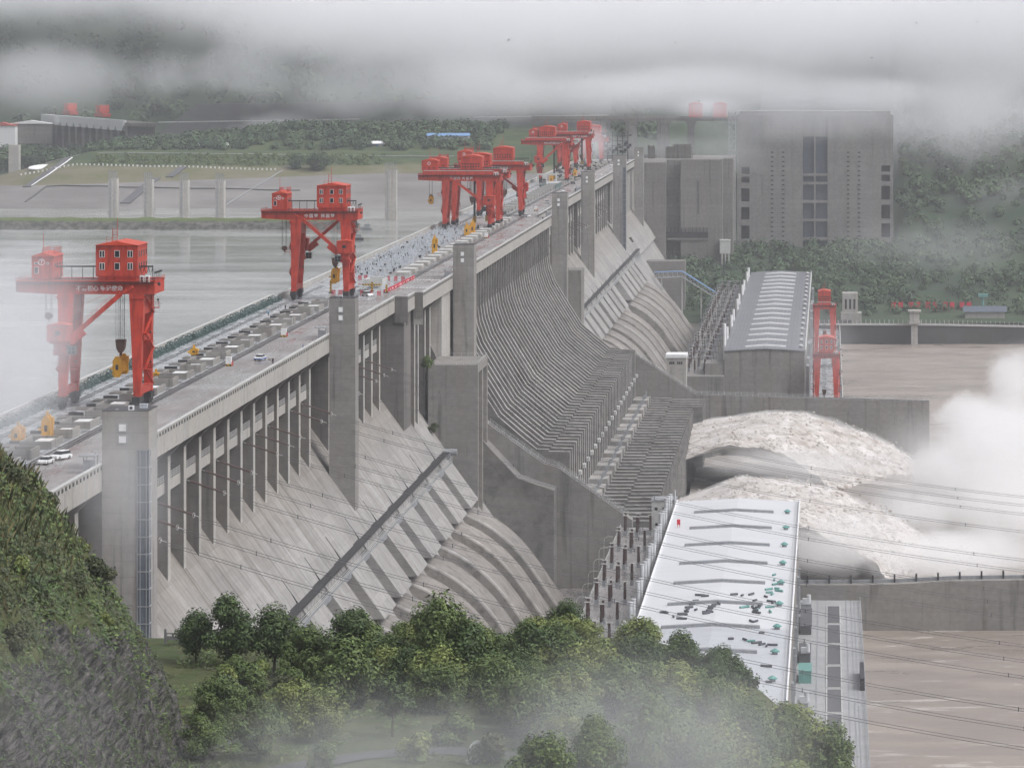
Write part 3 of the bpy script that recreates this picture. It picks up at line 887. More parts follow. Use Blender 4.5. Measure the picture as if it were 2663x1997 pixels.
# steel frames and busbars in that yard
for k in range(17):
    y = 1836 + 37.2 * k
    b = MB()
    for x in (-72, -65, -58):
        b.tube([(x, y, 103), (x, y, 111.5)], .22, 6)
    b.bar((-72, y, 111.3), (-58, y, 111.3), .3); b.bar((-72, y + 6, 109.5), (-56, y + 6, 109.8), .22, None, 1); b.bar((-72, y + 11, 109.2), (-56, y + 11, 109.4), .22, None, 1)
    b.box(-63, -59.5, y + 14, y + 19, 103, 107, 0); b.build('busbar_frame', [M['steelgrey'], M['brown']], ph2)
b = MB(); b.box(-12, 7.4, 1826, 2466, 60, 82); b.build('tailrace_deck', M['paved'], ph2)
b = MB(); b.box(7.0, 7.4, 1826, 2466, 82, 84.0); b.build('parapet', M['railing'], ph2)
for q in range(20):
    y = 1834 + 31 * q
    b = MB(); b.box(-11.2, -9.6, y, y + 14, 82, R.uniform(90, 109)); b.build('wall_duct', M['steelgrey'], ph2)
vh = thing('valve_house', 'small grey building with a white flat roof and paired windows below the shell-like penstocks', 'building', (-73, 1780, 95), world=True)
b = MB(); b.box(-77.8, -68.4, 1776, 1790, 84, 115.6); b.box(-78.2, -68.0, 1775.6, 1790.4, 115.6, 117.2, 1); b.build('wall', [M['pale'], M['white']], vh)
for x in (-76.4, -72.6):
    for d in (0, .9, 1.8): 
        b = MB(); b.box(x + d, x + d + .62, 1775.85, 1776.05, 112.6, 113.8); b.build('window', M['glass'], vh)
# blue covered walkway
cw = thing('covered_walkway', 'long blue-roofed covered walkway on white trusses stepping down to the far power station', 'walkway', (-95, 2440, 100), world=True)
pts = [(-115, 2440, 113), (-96.5, 2440, 113.6), (-73, 2440, 98.8)]
for (a, c) in zip(pts[:-1], pts[1:]):
    A = Vector(a); C2 = Vector(c)
    for dy in (-2.6, 2.6):
        b = MB(); o = Vector((0, dy, 0))
        b.bar(A + o, C2 + o, .35, .5); b.bar(A + o + Vector((0, 0, 3.2)), C2 + o + Vector((0, 0, 3.2)), .3, .4)
        n = int((C2 - A).length / 3)
        for i in range(n):
            p = A.lerp(C2, i / n) + o; q = A.lerp(C2, (i + 1) / n) + o
            b.bar(p, q + Vector((0, 0, 3.2)), .2); b.bar(p, p + Vector((0, 0, 3.2)), .2)
        b.build('truss', M['railing'], cw)
    b = MB(); b.bar(A + Vector((0, 0, 3.6)), C2 + Vector((0, 0, 3.6)), 6.2, .35); b.bar(A + Vector((0, 0, .1)), C2 + Vector((0, 0, .1)), 5, .3)
    b.build('roof', M['blue'], cw)
b = MB()
for x, z in ((-110, 113), (-96.5, 113), (-84, 105)): b.bar((x, 2440, 70), (x, 2440, z), .9)
b.build('support', M['railing'], cw)
# ---------------------------------------------------------------- ship lift tower
slf = thing('ship_lift_tower', 'huge grey concrete ship lift tower with tall dark openings, fading into the fog', 'tower', (-10, 2750, 84), world=True)
X0, X1, Y0 = -68.1, 48.0, 2750.0
def P3x(px): return (px - 2155) / 3.502
def P3z(py): return ZC - (py - 126) / 3.502
cols = [(1927, 1949, [(435, 453), (460, 476), (490, 525), (539, 572), (587, 622), (636, 664)]),
        (2088, 2117, [(356, 452), (458, 474), (480, 521), (528, 570), (576, 618), (625, 660)]),
        (2121, 2152, [(356, 452), (458, 474), (480, 521), (528, 570), (576, 618), (625, 660)]),
        (2292, 2315, [(431, 447), (455, 472), (484, 520), (533, 570), (581, 618), (630, 660)])]
b = MB(); xs = X0
zt, zb = P3z(300), 84
for xa, xb, rows in cols:
    a, c = P3x(xa), P3x(xb)
    b.box(xs, a, Y0, Y0 + 44, zb, zt)
    z = zt
    for (t0, t1) in rows:
        b.box(a, c, Y0 + (.8 if t0 == 356 else 0), Y0 + 44, P3z(t0), z) if z > P3z(t0) else None
        z = P3z(t1)
    b.box(a, c, Y0, Y0 + 44, zb, z)
    b.box(a, c, Y0 + 9, Y0 + 44, zb, zt - 1, 1)
    xs = c
b.box(xs, X1, Y0, Y0 + 44, zb, zt)
b.build('wall', [M['lift'], M['hatch']], slf)
for xa, xb, rows in cols[1:3]:
    a, c = P3x(xa), P3x(xb)
    for t0, t1 in rows:
        g = MB(); g.box(a + .3, c - .3, Y0 + 3, Y0 + 3.2, P3z(t1), P3z(t0)); g.build('glazing', M['glassblue'], slf)
for px in (2008, 2036.6, 2205.7, 2234):
    for i in range(25):
        b = MB(); z = P3z(395) - i * 3.45
        x = P3x(px); b.box(x - .9, x + .9, Y0 - .02, Y0 + .3, z - .9, z); b.box(x - 1.1, x + 1.1, Y0 - .5, Y0 - .02, z - .05, z + .25, 1)
        b.build('slot_window', [M['glass'], M['lift']], slf)
b = MB(); b.box(-66, 46, Y0 + 3, Y0 + 40, zt, zt + 3); b.build('roof', M['lift'], slf)
st = thing('stair_tower', 'dark zigzag stairs in a slot against the left edge of the ship lift', 'stairs', (-72, 2745, 100), world=True)
b = MB(); z = 100; i = 0
while z < 214:
    xa, xb = (-73.4, -69.2) if i % 2 else (-69.2, -73.4)
    b.bar((xa, 2741, z), (xb, 2741, z + 3.4), 1.6, .5); b.bar((-73.6, 2741, z + 3.4), (-69, 2741, z + 3.4), 1.7, .3); z += 3.4; i += 1
b.build('flight', M['steelgrey'], st)
b = MB()
for x in (-73.8, -68.9): b.bar((x, 2740, 98), (x, 2740, 217), .6); b.bar((x, 2742.5, 98), (x, 2742.5, 217), .6)
b.build('frame', M['steelgrey'], st)
# upper gate head: stepped concrete blocks left of it
gh = thing('lock_head', 'stained blocky concrete wall between the dam end and the ship lift', 'wall', (-100, 2650, 84), world=True)
for x0, x1, y, z in ((-139, -116, 2638, 182.5), (-116, -105.6, 2652, 184), (-105.6, -76, 2642, 184.6), (-76, -69.0, 2660, 184.8)):
    b = MB(); b.box(x0, x1, y, 2748, 84, z); b.build('block', M['lock'], gh)
b = MB(); b.box(-115.8, -86, 2641, 2651.9, 127.5, 128.6, 0); b.box(-115.8, -86, 2641.2, 2641.4, 128.6, 133, 1)
for k in range(12): b.box(-115.4 + k * 2.6, -115.0 + k * 2.6, 2641, 2641.8, 128.6, 136.5, 1)
b.build('gallery', [M['lock'], M['rail']], gh)
b = MB(); b.box(-77.4, -70.2, 2634, 2642, 118, 127); b.box(-77.6, -70, 2633.8, 2642, 127, 127.8)
for x in (-76, -73.5, -71): b.tube([(x, 2634.5, 100), (x, 2634.5, 118)], .4, 6)
b.build('hoist_cabin', M['railing'], gh)
b = MB(); b.box(-93.2, -92.4, 2641.6, 2641.95, 146, 169.5); b.build('slot', M['hatch'], gh)
# deck clutter and viaduct beyond
vd = thing('bridge', 'long flat bridge on tall square piers half lost in fog beyond the dam', 'bridge', (-120, 2810, 170), world=True)
b = MB(); b.box(-225, -68.5, 2806, 2818, 208.8, 211.8); b.box(-225, -68.5, 2805.6, 2806, 210.4, 212.6); b.build('beam', M['lock'], vd)
for px0, px1, y in ((1563, 1575, 2806), (1638, 1655, 2806), (1722, 1739, 2806), (1626, 1637, 2880), (1708, 1720, 2880), (1788, 1806, 2806)):
    b = MB(); s = F / y; b.box((px0 - 2155) / s, (px1 - 2155) / s, y + .5, y + 10, 84, 208.8); b.box((px0 - 2155) / s - 1, (px1 - 2155) / s + 1, y, y + 11, 206.6, 208.79); b.build('pier', M['lock'], vd)
for q, (px, w2, h, lab) in enumerate([(1612, 9, 21, 'dark steel lattice scaffold above the deck behind the far towers'), (1694, 2.4, 10, 'narrow grey gate cabinet at the far end of the dam deck'), (1745, 3.8, 9.5, 'squat grey gate cabinet beside the scaffolded wall'), (1775, 7, 11.5, 'pale scaffolded wall on top of the stained lock blocks')]):
    t = thing('hoist_frame', lab, 'hoist frame', ((px - 2155) / 3.62, 2660, 184), world=True)
    b = MB(); x = (px - 2155) / 3.62; y = 2660 if q else 2600
    zb = 184.9
    for i in range(6):
        xx = x - w2 + i * w2 * .4
        b.bar((xx, y, zb), (xx, y, zb + h * R.uniform(.7, 1)), .5)
        b.bar((x - w2, y, zb + h * i / 6), (x + w2, y, zb + h * i / 6), .35)
    if q: b.box(x - w2 * .9, x + w2 * .9, y + .4, y + 3, zb, zb + h * .9)
    else:
        for i in range(26): 
            xx = x + R.uniform(-w2, w2) * 1.2; zz = zb + R.uniform(h * .2, h)
            b.box(xx - 1, xx + 1, y + R.uniform(-3, 3), y + 3.2, zz, zz + R.uniform(.8, 2.5))
    b.build('frame', M['rail'] if q == 0 else M['lock'], t)
# ---------------------------------------------------------------- ground, banks and hills
def grid(name, x0, x1, y0, y1, nx, ny, fz, mat, sm=True, kind='structure'):
    b = MB(); vs = []; fs = []
    for j in range(ny + 1):
        for i in range(nx + 1):
            x = x0 + (x1 - x0) * i / nx; y = y0 + (y1 - y0) * j / ny
            vs.append((x, y, fz(x, y)))
    for j in range(ny):
        for i in range(nx):
            a = j * (nx + 1) + i
            fs.append((a, a + 1, a + nx + 2, a + nx + 1))
    b.add(vs, fs, 0, sm)
    o = b.build(name, mat, fix=False)
    return tag(o, kind=kind) if kind else o


b = MB(); b.box(-3500, 2500, -200, 6000, 40, 60); tag(b.build('ground', M['riverbed']), kind='structure')
b = MB(); b.box(-92, -60, 500, 1252, 60, 81.5); tag(b.build('toe_road', M['deck']), kind='structure')
b = MB(); b.box(-110, -70, 1760, 2500, 60, 84); tag(b.build('toe_road', M['riverbed']), kind='structure')
def wv(x, y): return 0
grid('reservoir_water', -2500, -175.3, 150, 2700, 2, 2, lambda x, y: 150.0, M['reservoir'])
grid('tailrace_water', 10.6, 420, 150, 1222, 2, 2, lambda x, y: 72.0, M['tail'])
def churn(x, y): return 72.5 + 1.6 * mnoise.fractal(Vector((x * .03, y * .03, 3)), .9, 2, 5) * 1.5
grid('spillway_water', -60, 420, 1228.2, 1727, 120, 120, churn, M['stilling'])
grid('far_tailrace_water', 7.4, 500, 1733.5, 2404, 90, 90, lambda x, y: 72.2 + .9 * mnoise.fractal(Vector((x * .02, y * .03, 7)), .9, 2, 5), M['tail'])
# far bank of the reservoir
def bank(px, py): return F * 687.7 / (py - 126 + 2093.8)
def bankz(y): return 150 + (y - 2639) * .2174
def bz(x, y):
    if x > -225: drop = (x + 225) * .05
    else: drop = 0
    if x < -560: drop += (-560 - x) * .26 * max(0, min(1, (y - 2650) / 150))
    if y < 2803: z = 150 + (y - 2639) * .2174
    elif y < 2835: z = 185.6
    else: z = 185.6 + min(14, (y - 2835) * .2) * max(.05, min(1, (x + 545) / 120))
    return z - drop + .5 * mnoise.noise(Vector((x * .05, y * .05, 0)))


grid('reservoir_bank', -760, -176, 2560, 3000, 130, 90, bz, M['bank'])
# wooded hills rising into the cloud
def hz(x, y):
    z = 200 + max(0, y - 3150) * .42 + 70 * mnoise.fractal(Vector((x * .0016, y * .0016, 1.3)), .9, 2, 4)
    z += 8 * mnoise.fractal(Vector((x * .02, y * .02, 2)), .8, 2, 3)
    if x > 60: z = 84 + max(0, y - 2560) * .30 + max(0, x - 120) * .55 * min(1, max(0, (y - 2560) / 300)) + 14 * mnoise.fractal(Vector((x * .006, y * .006, 5)), .9, 2, 4) * min(1, max(0, (y - 2500) / 200))
    if x < -540: z = min(z, 158 + max(0, y - 3440) * .42 + max(0, x + 580) * 1.2)
    return max(z, 150 if x < -180 else 60)


grid('hills', -1900, -60, 2990, 5600, 130, 120, hz, M['hill'])
def slopez(x, y):
    z = 84.5 + max(0, min(y, 2700) - 2425) * .118
    if x > 55: z += max(0, y - 2700) * .3 + max(0, x - 90) * .22 * min(1, max(0, (y - 2480) / 250)) + 16 * mnoise.fractal(Vector((x * .006, y * .006, 5)), .9, 2, 4) * min(1, max(0, (y - 2600) / 200))
    if x > 130: z = min(z, 80 + (y - 2425) * .9)
    return z


grid('hillside', -140, 1000, 2421, 4300, 110, 120, slopez, M['hill'])
# dark cut slope behind the bank with a pale service road
t = thing('cut_slope', 'dark terraced rock cut behind the trees on the far bank', 'rock face', (-500, 3060, 185), world=True)
b = MB(); b.hexa([(-560, 3040, 185), (-185, 3090, 185), (-185, 3130, 185), (-560, 3080, 185)], [(-530, 3100, 217), (-185, 3140, 221), (-185, 3170, 221), (-530, 3130, 217)]); b.build('face', M['cutrock'], t)
b = MB(); b.bar((-552, 3050, 203), (-185, 3100, 208), 2.5, .7); b.build('service_road', M['railing'], t)
# green spit in the reservoir
def spit(x, y):
    u = (y - 2344) / 18
    e = 1 - u * u
    return 148.5 + max(0, e) ** .6 * 8.2 + .9 * mnoise.noise(Vector((x * .08, y * .2, 0)))


grid('spit', -700, -300, 2322, 2368, 160, 14, spit, M['spit'])
def mound(x, y):
    u = (x + 323) / 44; v = (y - 2790) / 95
    return 148 + max(0, 1 - (u * u + v * v)) ** .7 * 46 + 2.0 * mnoise.fractal(Vector((x * .06, y * .04, 3)), .8, 2, 4)


# piers in the reservoir
pr = None
for i, (px, top) in enumerate(((296, 445), (388, 448), (481, 450), (574, 452), (1018, 424))):
    y = 2462.0; s = F / y
    x = (px - 2155) / s; zt = ZC - (top - 126) / s
    w2 = 1.25 * (1 if i < 4 else 1.35)
    t = thing('mooring_pier', ['leftmost pale water-stained pier standing in the reservoir', 'second pale pier from the left standing in the reservoir', 'third pale pier from the left standing in the reservoir', 'fourth pale pier from the left standing in the reservoir', 'broad pale pier behind the second red crane, standing in the reservoir'][i], 'pier', (x, y, 150), world=True)
    b = MB(); b.box(x - w2 * 2.1, x + w2 * 2.1, y - 4, y + 4, 140, zt - 5)
    b.box(x - w2 * 2.3, x - w2 * .2, y - 4.6, y - 4, 140, zt - 6)
    b.build('shaft', M['pale'], t)
    b = MB(); z = 152; b.box(x - w2 * 1.5, x - w2 * 1.0, y - 4.68, y - 4.6, 150, zt - 5)
    while z < zt - 8 and i < 4: b.box(x - w2 * 1.8, x - w2 * .7, y - 4.7, y - 4.58, z, z + 1.4); z += 3
    for k in range(5): b.bar((x - w2 * 2 + k * w2, y - 4, zt - 5), (x - w2 * 2 + k * w2, y - 4, zt), .5)
    b.bar((x - w2 * 2.1, y - 4, zt), (x + w2 * 2.1, y - 4, zt - .6), .5)
    b.build('ladder_frame', M['steelgrey'], t)
# stairways and lines lying on the bank
def strip(name, label, cat, p, q, w, mat, h=.5):
    y0, y1 = bank(*p), bank(*q)
    A = Vector(at(p[0], p[1], y0)); B2 = Vector(at(q[0], q[1], y1))
    A.z = bz(A.x, A.y) + h * .5; B2.z = bz(B2.x, B2.y) + h * .5
    t = MB(); n = 14
    pts = []
    for i in range(n + 1):
        u = i / n; v = A.lerp(B2, u); v.z = bz(v.x, v.y) + h; pts.append(v)
    for a, c in zip(pts[:-1], pts[1:]): t.bar(a, c, w, h)
    o = t.build(name, M[mat]); return tag(o, label, cat)


strip('stairway', 'wide dark stairway climbing the left end of the far grassy bank', 'stairs', (70, 478), (180, 402), 6.5, 'hatch')
strip('kerb', 'thin white kerb beside the dark stairway on the far bank', 'kerb', (82, 476), (188, 402), .9, 'white')
strip('stairway', 'dark stairway dipping into the water between the reservoir piers', 'stairs', (325, 530), (405, 465), 7.5, 'hatch')
strip('stairway', 'short dark stairway above the third reservoir pier', 'stairs', (440, 462), (478, 436), 6, 'hatch')
strip('drain', 'thin dark drain running down the bleached bank at far left', 'drain', (66, 526), (118, 484), 1.2, 'hatch')
strip('drain', 'thin diagonal drain on the bleached bank right of the fourth pier', 'drain', (585, 536), (735, 445), .9, 'steelgrey')
strip('berm', 'long thin dark berm line crossing the bleached bank', 'berm', (120, 483), (780, 497), 1.6, 'hatch')
strip('path', 'pale path line at the top of the far bank beneath the trees', 'path', (120, 396), (1180, 408), 2.0, 'railing', .3)
t = MB()
for i in range(60):
    px = 55 + i * 11.2; py = 426 + i * .28
    y = bank(px, py); p = at(px, py, y); z = bz(p[0], p[1]); t.box(p[0] - .5, p[0] + .5, y - .4, y + .4, z, z + 1.4)
tag(t.build('guard_posts', M['white'], fix=False), 'dotted line of small white guard posts across the far green bank', 'guard posts', kind='stuff')
o = MB(); p = at(105, 410, bank(105, 410)); o.add([(p[0] + 8.2 * math.cos(a) + 2.5 * math.sin(a), p[1] + 7 * math.sin(a), bz(p[0], p[1]) + .9 + 7 * math.sin(a) * .2174) for a in [2 * math.pi * k / 20 for k in range(20)]] + [(p[0] + 8.2 * math.cos(a) + 2.5 * math.sin(a), p[1] + 7 * math.sin(a), bz(p[0], p[1]) + .3 + 7 * math.sin(a) * .2174) for a in [2 * math.pi * k / 20 for k in range(20)]],
    [tuple(range(20)), tuple(range(39, 19, -1))] + [(i, (i + 1) % 20, 20 + (i + 1) % 20, 20 + i) for i in range(20)])
tag(o.build('emblem', M['white']), 'large white oval emblem lying on the green bank at far left', 'emblem')
# ship lock head with scalloped white fascia, far left
A = Vector((-728, 3430, 160)); B2 = Vector((-585, 3110, 160)); d = (B2 - A).normalized(); nrm = Vector((d.y, -d.x, 0))
if nrm.y > 0: nrm = -nrm
lh = thing('lock_head', 'far ship lock head with a scalloped white beam on tall concrete piers', 'ship lock', A, world=True)
for k in range(13):
    p = A + d * (k * 27)
    b = MB(); q = p + d * 9; t2 = -nrm * 24
    b.hexa([(p.x, p.y, 150), (q.x, q.y, 150), (q.x + t2.x, q.y + t2.y, 150), (p.x + t2.x, p.y + t2.y, 150)], [(p.x, p.y, 198), (q.x, q.y, 198), (q.x + t2.x, q.y + t2.y, 198), (p.x + t2.x, p.y + t2.y, 198)])
    b.build('pier', M['lock'], lh)
    if k < 12:
        b = MB(); q = p + d * 27; f = nrm * 1.5; m1 = p + d * 4; m2 = p + d * 23
        b.add([(p.x + f.x, p.y + f.y, 203), (q.x + f.x, q.y + f.y, 203), (q.x + f.x, q.y + f.y, 197.8), (m2.x + f.x, m2.y + f.y, 194), (m1.x + f.x, m1.y + f.y, 194), (p.x + f.x, p.y + f.y, 197.8)] +
              [(v[0] - f.x * 2, v[1] - f.y * 2, v[2]) for v in [(p.x + f.x, p.y + f.y, 203), (q.x + f.x, q.y + f.y, 203), (q.x + f.x, q.y + f.y, 197.8), (m2.x + f.x, m2.y + f.y, 194), (m1.x + f.x, m1.y + f.y, 194), (p.x + f.x, p.y + f.y, 197.8)]],
              [(0, 1, 2, 3, 4, 5), (11, 10, 9, 8, 7, 6)] + [(i, (i + 1) % 6, 6 + (i + 1) % 6, 6 + i) for i in range(6)])
        b.build('fascia', M['white'], lh)
b = MB(); q = A + d * 345; t2 = -nrm * 24
b.hexa([(A.x, A.y, 198.2), (q.x, q.y, 198.2), (q.x + t2.x, q.y + t2.y, 198.2), (A.x + t2.x, A.y + t2.y, 198.2)], [(A.x, A.y, 201), (q.x, q.y, 201), (q.x + t2.x, q.y + t2.y, 201), (A.x + t2.x, A.y + t2.y, 201)]); b.build('deck', M['lock'], lh)
for k, (u, lab) in enumerate(((62, 'left of two small red gantry cranes on the far ship lock'), (190, 'right of two small red gantry cranes on the far ship lock'))):
    p = A + d * u - nrm * 12
    t = thing('gantry_crane', lab, 'crane', (p.x, p.y, 203.3), math.atan2(d.y, d.x))
    b = MB(); b.box(-46, 46, -6, 6, 2.0, 8); b.box(-40, -34, -6, 6, 0, 2); b.box(34, 40, -6, 6, 0, 2); b.build('beam', M['red'], t, (0, 0, 0))
    b = MB(); b.box(-22, 22, -7, 7, 10, 24.5); b.box(-22.6, 22.6, -7.5, 7.5, 24.5, 25.3); b.box(-20, 20, -5, 5, 8, 10); b.build('machine_house', M['redroof'], t, (0, 0, 0)); t.scale = (.36, .6, .42)
t = thing('mooring_pier', 'pale square pier in the dark cutting at the far left edge', 'pier', at(38, 405, 2980), world=True)
x, y, z = at(38, 377, 2980); b = MB(); b.box(x - 4, x + 4, y - 4, y + 4, 140, z); b.build('shaft', M['pale'], t)
# white houses and sheds on the hill at far left
for i, (px, py, w2, h, Y, m, rm, lab) in enumerate([(8, 268, 8, 8, 3700, 'white', 'steelgrey', 'white gabled house at the far left edge of the misty hill'), (38, 268, 8, 8, 3700, 'white', 'steelgrey', 'middle white house of three on the misty hill at far left'), (72, 272, 9, 8.5, 3690, 'white', 'steelgrey', 'right-hand white house of three on the misty hill'),
      (5, 345, 12, 6, 3350, 'white', 'brick_roof', 'white shed with a red roof at the left edge below the hill'), (78, 334, 20, 4, 3360, 'lock', 'white', 'low shed with a long white sloping roof beside the ship lock')]):
    x, y, z = at(px, py, Y)
    t = thing('house', lab, 'house', (x, y, z - 8), world=True)
    b = MB(); b.box(x - w2, x + w2, y, y + 10, z - 14, z + h); b.build('wall', M[m], t)
    b = MB(); b.prism([(x - w2 - .8, z + h), (x, z + h + 3.2), (x + w2 + .8, z + h)], y - .8, y + 10.8, 'y'); b.build('roof', M[rm], t)
    if i < 3:
        for r in range(2):
            for c in range(3):
                b = MB(); b.box(x - w2 * .75 + c * w2 * .55, x - w2 * .75 + c * w2 * .55 + w2 * .3, y - .1, y + .05, z + .8 + r * 3.6, z + 2.8 + r * 3.6); b.build('window', M['glass'], t)
# sheds along the top of the far bank
for i, (px, py, L, h, m, lab) in enumerate([(545, 388, 13, 3, 'white', 'long low white-roofed shed among the trees on the far bank'), (990, 402, 16, 3, 'white', 'row of white site cabins on the far bank, left of the pale tower pier'), (1165, 376, 16, 7, 'blue', 'bright blue flat-roofed hall beyond the third crane'), (965, 392, 5, 3, 'white', 'small white shed behind the row of site cabins')]):
    y = 2850 if i != 2 else 2860
    x, y, z = at(px, py, y); z = max(z - 3, bz(x, y) - 1)
    t = thing('shed', lab, 'shed', (x, y, z), world=True)
    b = MB(); b.box(x - L, x + L, y, y + 8, z - 2, z + h); b.build('wall', M['railing'], t)
    b = MB(); b.prism([(y - 1, z + h), (y + 4, z + h + 2), (y + 9, z + h)], x - L - .6, x + L + .6, 'x'); b.build('roof', M[m], t)
    if i == 1:
        for k in range(6): b = MB(); b.box(x - L + 1.5 + k * 5.3, x - L + 4 + k * 5.3, y - .1, y + .02, z + 1, z + 2.2); b.build('window', M['blue'], t)
# ---------------------------------------------------------------- far shore downstream
fw = thing('retaining_wall', 'long dark retaining wall with a pale roadside railing across the far tailrace', 'wall', (60, 2404, 72), world=True)
b = MB(); b.prism([(-9, 60), (-9, 86.5), (15, 86.5), (15, 84.6), (70, 84.4), (130, 83.2), (420, 78), (420, 60)], 2404, 2420, 'y'); b.build('wall', M['cutrock'], fw)
b = MB(); b.prism([(-8, 84.3), (15, 84.3), (70, 84.1), (130, 82.9), (420, 77.7), (420, 79), (130, 84.2), (70, 85.4), (15, 85.6), (-8, 85.6)], 2403.3, 2403.95, 'y')
for k in range(60):
    x = -6 + k * 3; b.box(x, x + .35, 2403.2, 2403.6, 85.0 if x < 70 else 84, 88 - max(0, x - 60) * .025)
b.build('railing', M['railing'], fw)
tw = thing('water_tower', 'pale round-topped intake pier standing against the far dark wall', 'pier', (55.4, 2398, 72), world=True)
b = MB(); b.box(53.4, 57.6, 2394, 2400, 60, 86); b.box(51.8, 59.2, 2392.6, 2402, 86, 87.4); b.box(52.4, 58.6, 2393.4, 2401, 87.4, 93.6); b.box(51.4, 59.8, 2392.4, 2402, 93.6, 94.6); b.build('shaft', M['pale'], tw)
gb = thing('gate_house', 'tall grey block with dark slit windows beside the far red tailrace crane', 'building', (14, 2425, 86), world=True)
b = MB(); b.box(9, 19, 2422, 2434, 84, 104); b.box(8, 21.5, 2420.5, 2436, 84, 91); b.build('wall', M['pale'], gb)
for k in range(3): b = MB(); b.box(10.6 + k * 2.8, 11.9 + k * 2.8, 2421.85, 2422.05, 93.5, 100); b.build('window', M['glass'], gb)
sb = thing('shed', 'low blue-grey roofed shed with a teal tank behind the far road', 'shed', (102, 2440, 84), world=True)
b = MB(); b.box(90, 116, 2440, 2448, 80, 90.5); b.build('wall', M['pale'], sb)
b = MB(); b.prism([(2438.5, 90.5), (2444, 94), (2449.5, 90.5)], 88.5, 117.5, 'x'); b.build('roof', M['glassblue'], sb)
b = MB(); b.tube([(102, 2452, 94), (102, 2452, 99.5)], 1.0, 8); b.box(99, 105.5, 2450, 2454, 99.5, 101.6); b.build('tank', M['teal'], sb)
# concrete retaining block under the hedge beside the dam's left end
b = MB(); b.box(-130, -96, 2470, 2490, 80, 122); tag(b.build('retaining_block', M['lock']), 'square stained concrete block under the hedge at the far end of the dam', 'wall')
# ---------------------------------------------------------------- gantry cranes on the deck
def windows(parent, y, items, mat='glass', frame='white', side=None):
    """small framed windows on a front face (facing -Y) or on a side face at x = side"""
    for (u, z, w, h) in items:
        b = MB()
        if side is None:
            b.box(u, u + w, y - .05, y + .03, z, z + h); g = (u + .09, u + w - .09, y - .08, y - .051, z + .09, z + h - .09)
        else:
            b.box(side - .03, side + .05, u, u + w, z, z + h); g = (side + .051, side + .08, u + .09, u + w - .09, z + .09, z + h - .09)
        o = b.build('window', M[frame], parent, (0, 0, 0))
        c = MB(); c.box(*g)
        c.build('pane', M[mat], o, (0, 0, 0))


def leg(t, xb, xt0, xt1, ztop, ysign, wb=.78, name='leg'):
    b = MB(); zb = 2.6; y0b, y1b = 7.4 * ysign, 5.9 * ysign; y0t, y1t = 6.2 * ysign, 3.4 * ysign
    zm = ztop * .62; wm0 = (xb + (xt0 - xb) * .72); wm1 = (xb + (xt1 - xb) * .72)
    lo = sorted((y0b, y1b)); mid = sorted((6.8 * ysign, 4.6 * ysign)); hi = sorted((y0t, y1t))
    def ring(x0, x1, yy, z): return [(x0, yy[0], z), (x1, yy[0], z), (x1, yy[1], z), (x0, yy[1], z)]
    b.hexa(ring(xb - wb, xb + wb, lo, zb), ring(wm0, wm1, mid, zm)); b.hexa(ring(wm0, wm1, mid, zm), ring(xt0, xt1, hi, ztop))
    for z in (zb + .2, zm * .55, zm, ztop - 1):
        k = z / ztop; b.box(xb - wb - .2 - .6 * k, xb + wb + .2 + .6 * k, lo[0] + (.9 if ysign < 0 else -.6), lo[1] + (.6 if ysign < 0 else -.9), z, z + .12, 0)
    return b.build(name, M['red'], t, (0, 0, 0))


def platform(t, x, y, z, w=2.2, d=1.4):
    b = MB(); b.box(x - w / 2, x + w / 2, y - d / 2, y + d / 2, z - .15, z)
    b.rail([(x - w / 2, y - d / 2, z), (x + w / 2, y - d / 2, z), (x + w / 2, y + d / 2, z), (x - w / 2, y + d / 2, z), (x - w / 2, y - d / 2, z)], 1.1, 1.0, .05)
    b.bar((x, y, z - .1), (x - math.copysign(w * .5, x - 0) * .8, y, z - 1.4), .12)
    b.build('service_platform', M['red'], t, (0, 0, 0))
    l = MB(); l.bar((x + w * .4, y, z + .9), (x + w * .4, y - .5, z + 1.6), .1); l.ell((x + w * .4, y - .6, z + 1.7), .28, .3, .25)
    l.build('floodlight', M['rail'], t, (0, 0, 0))


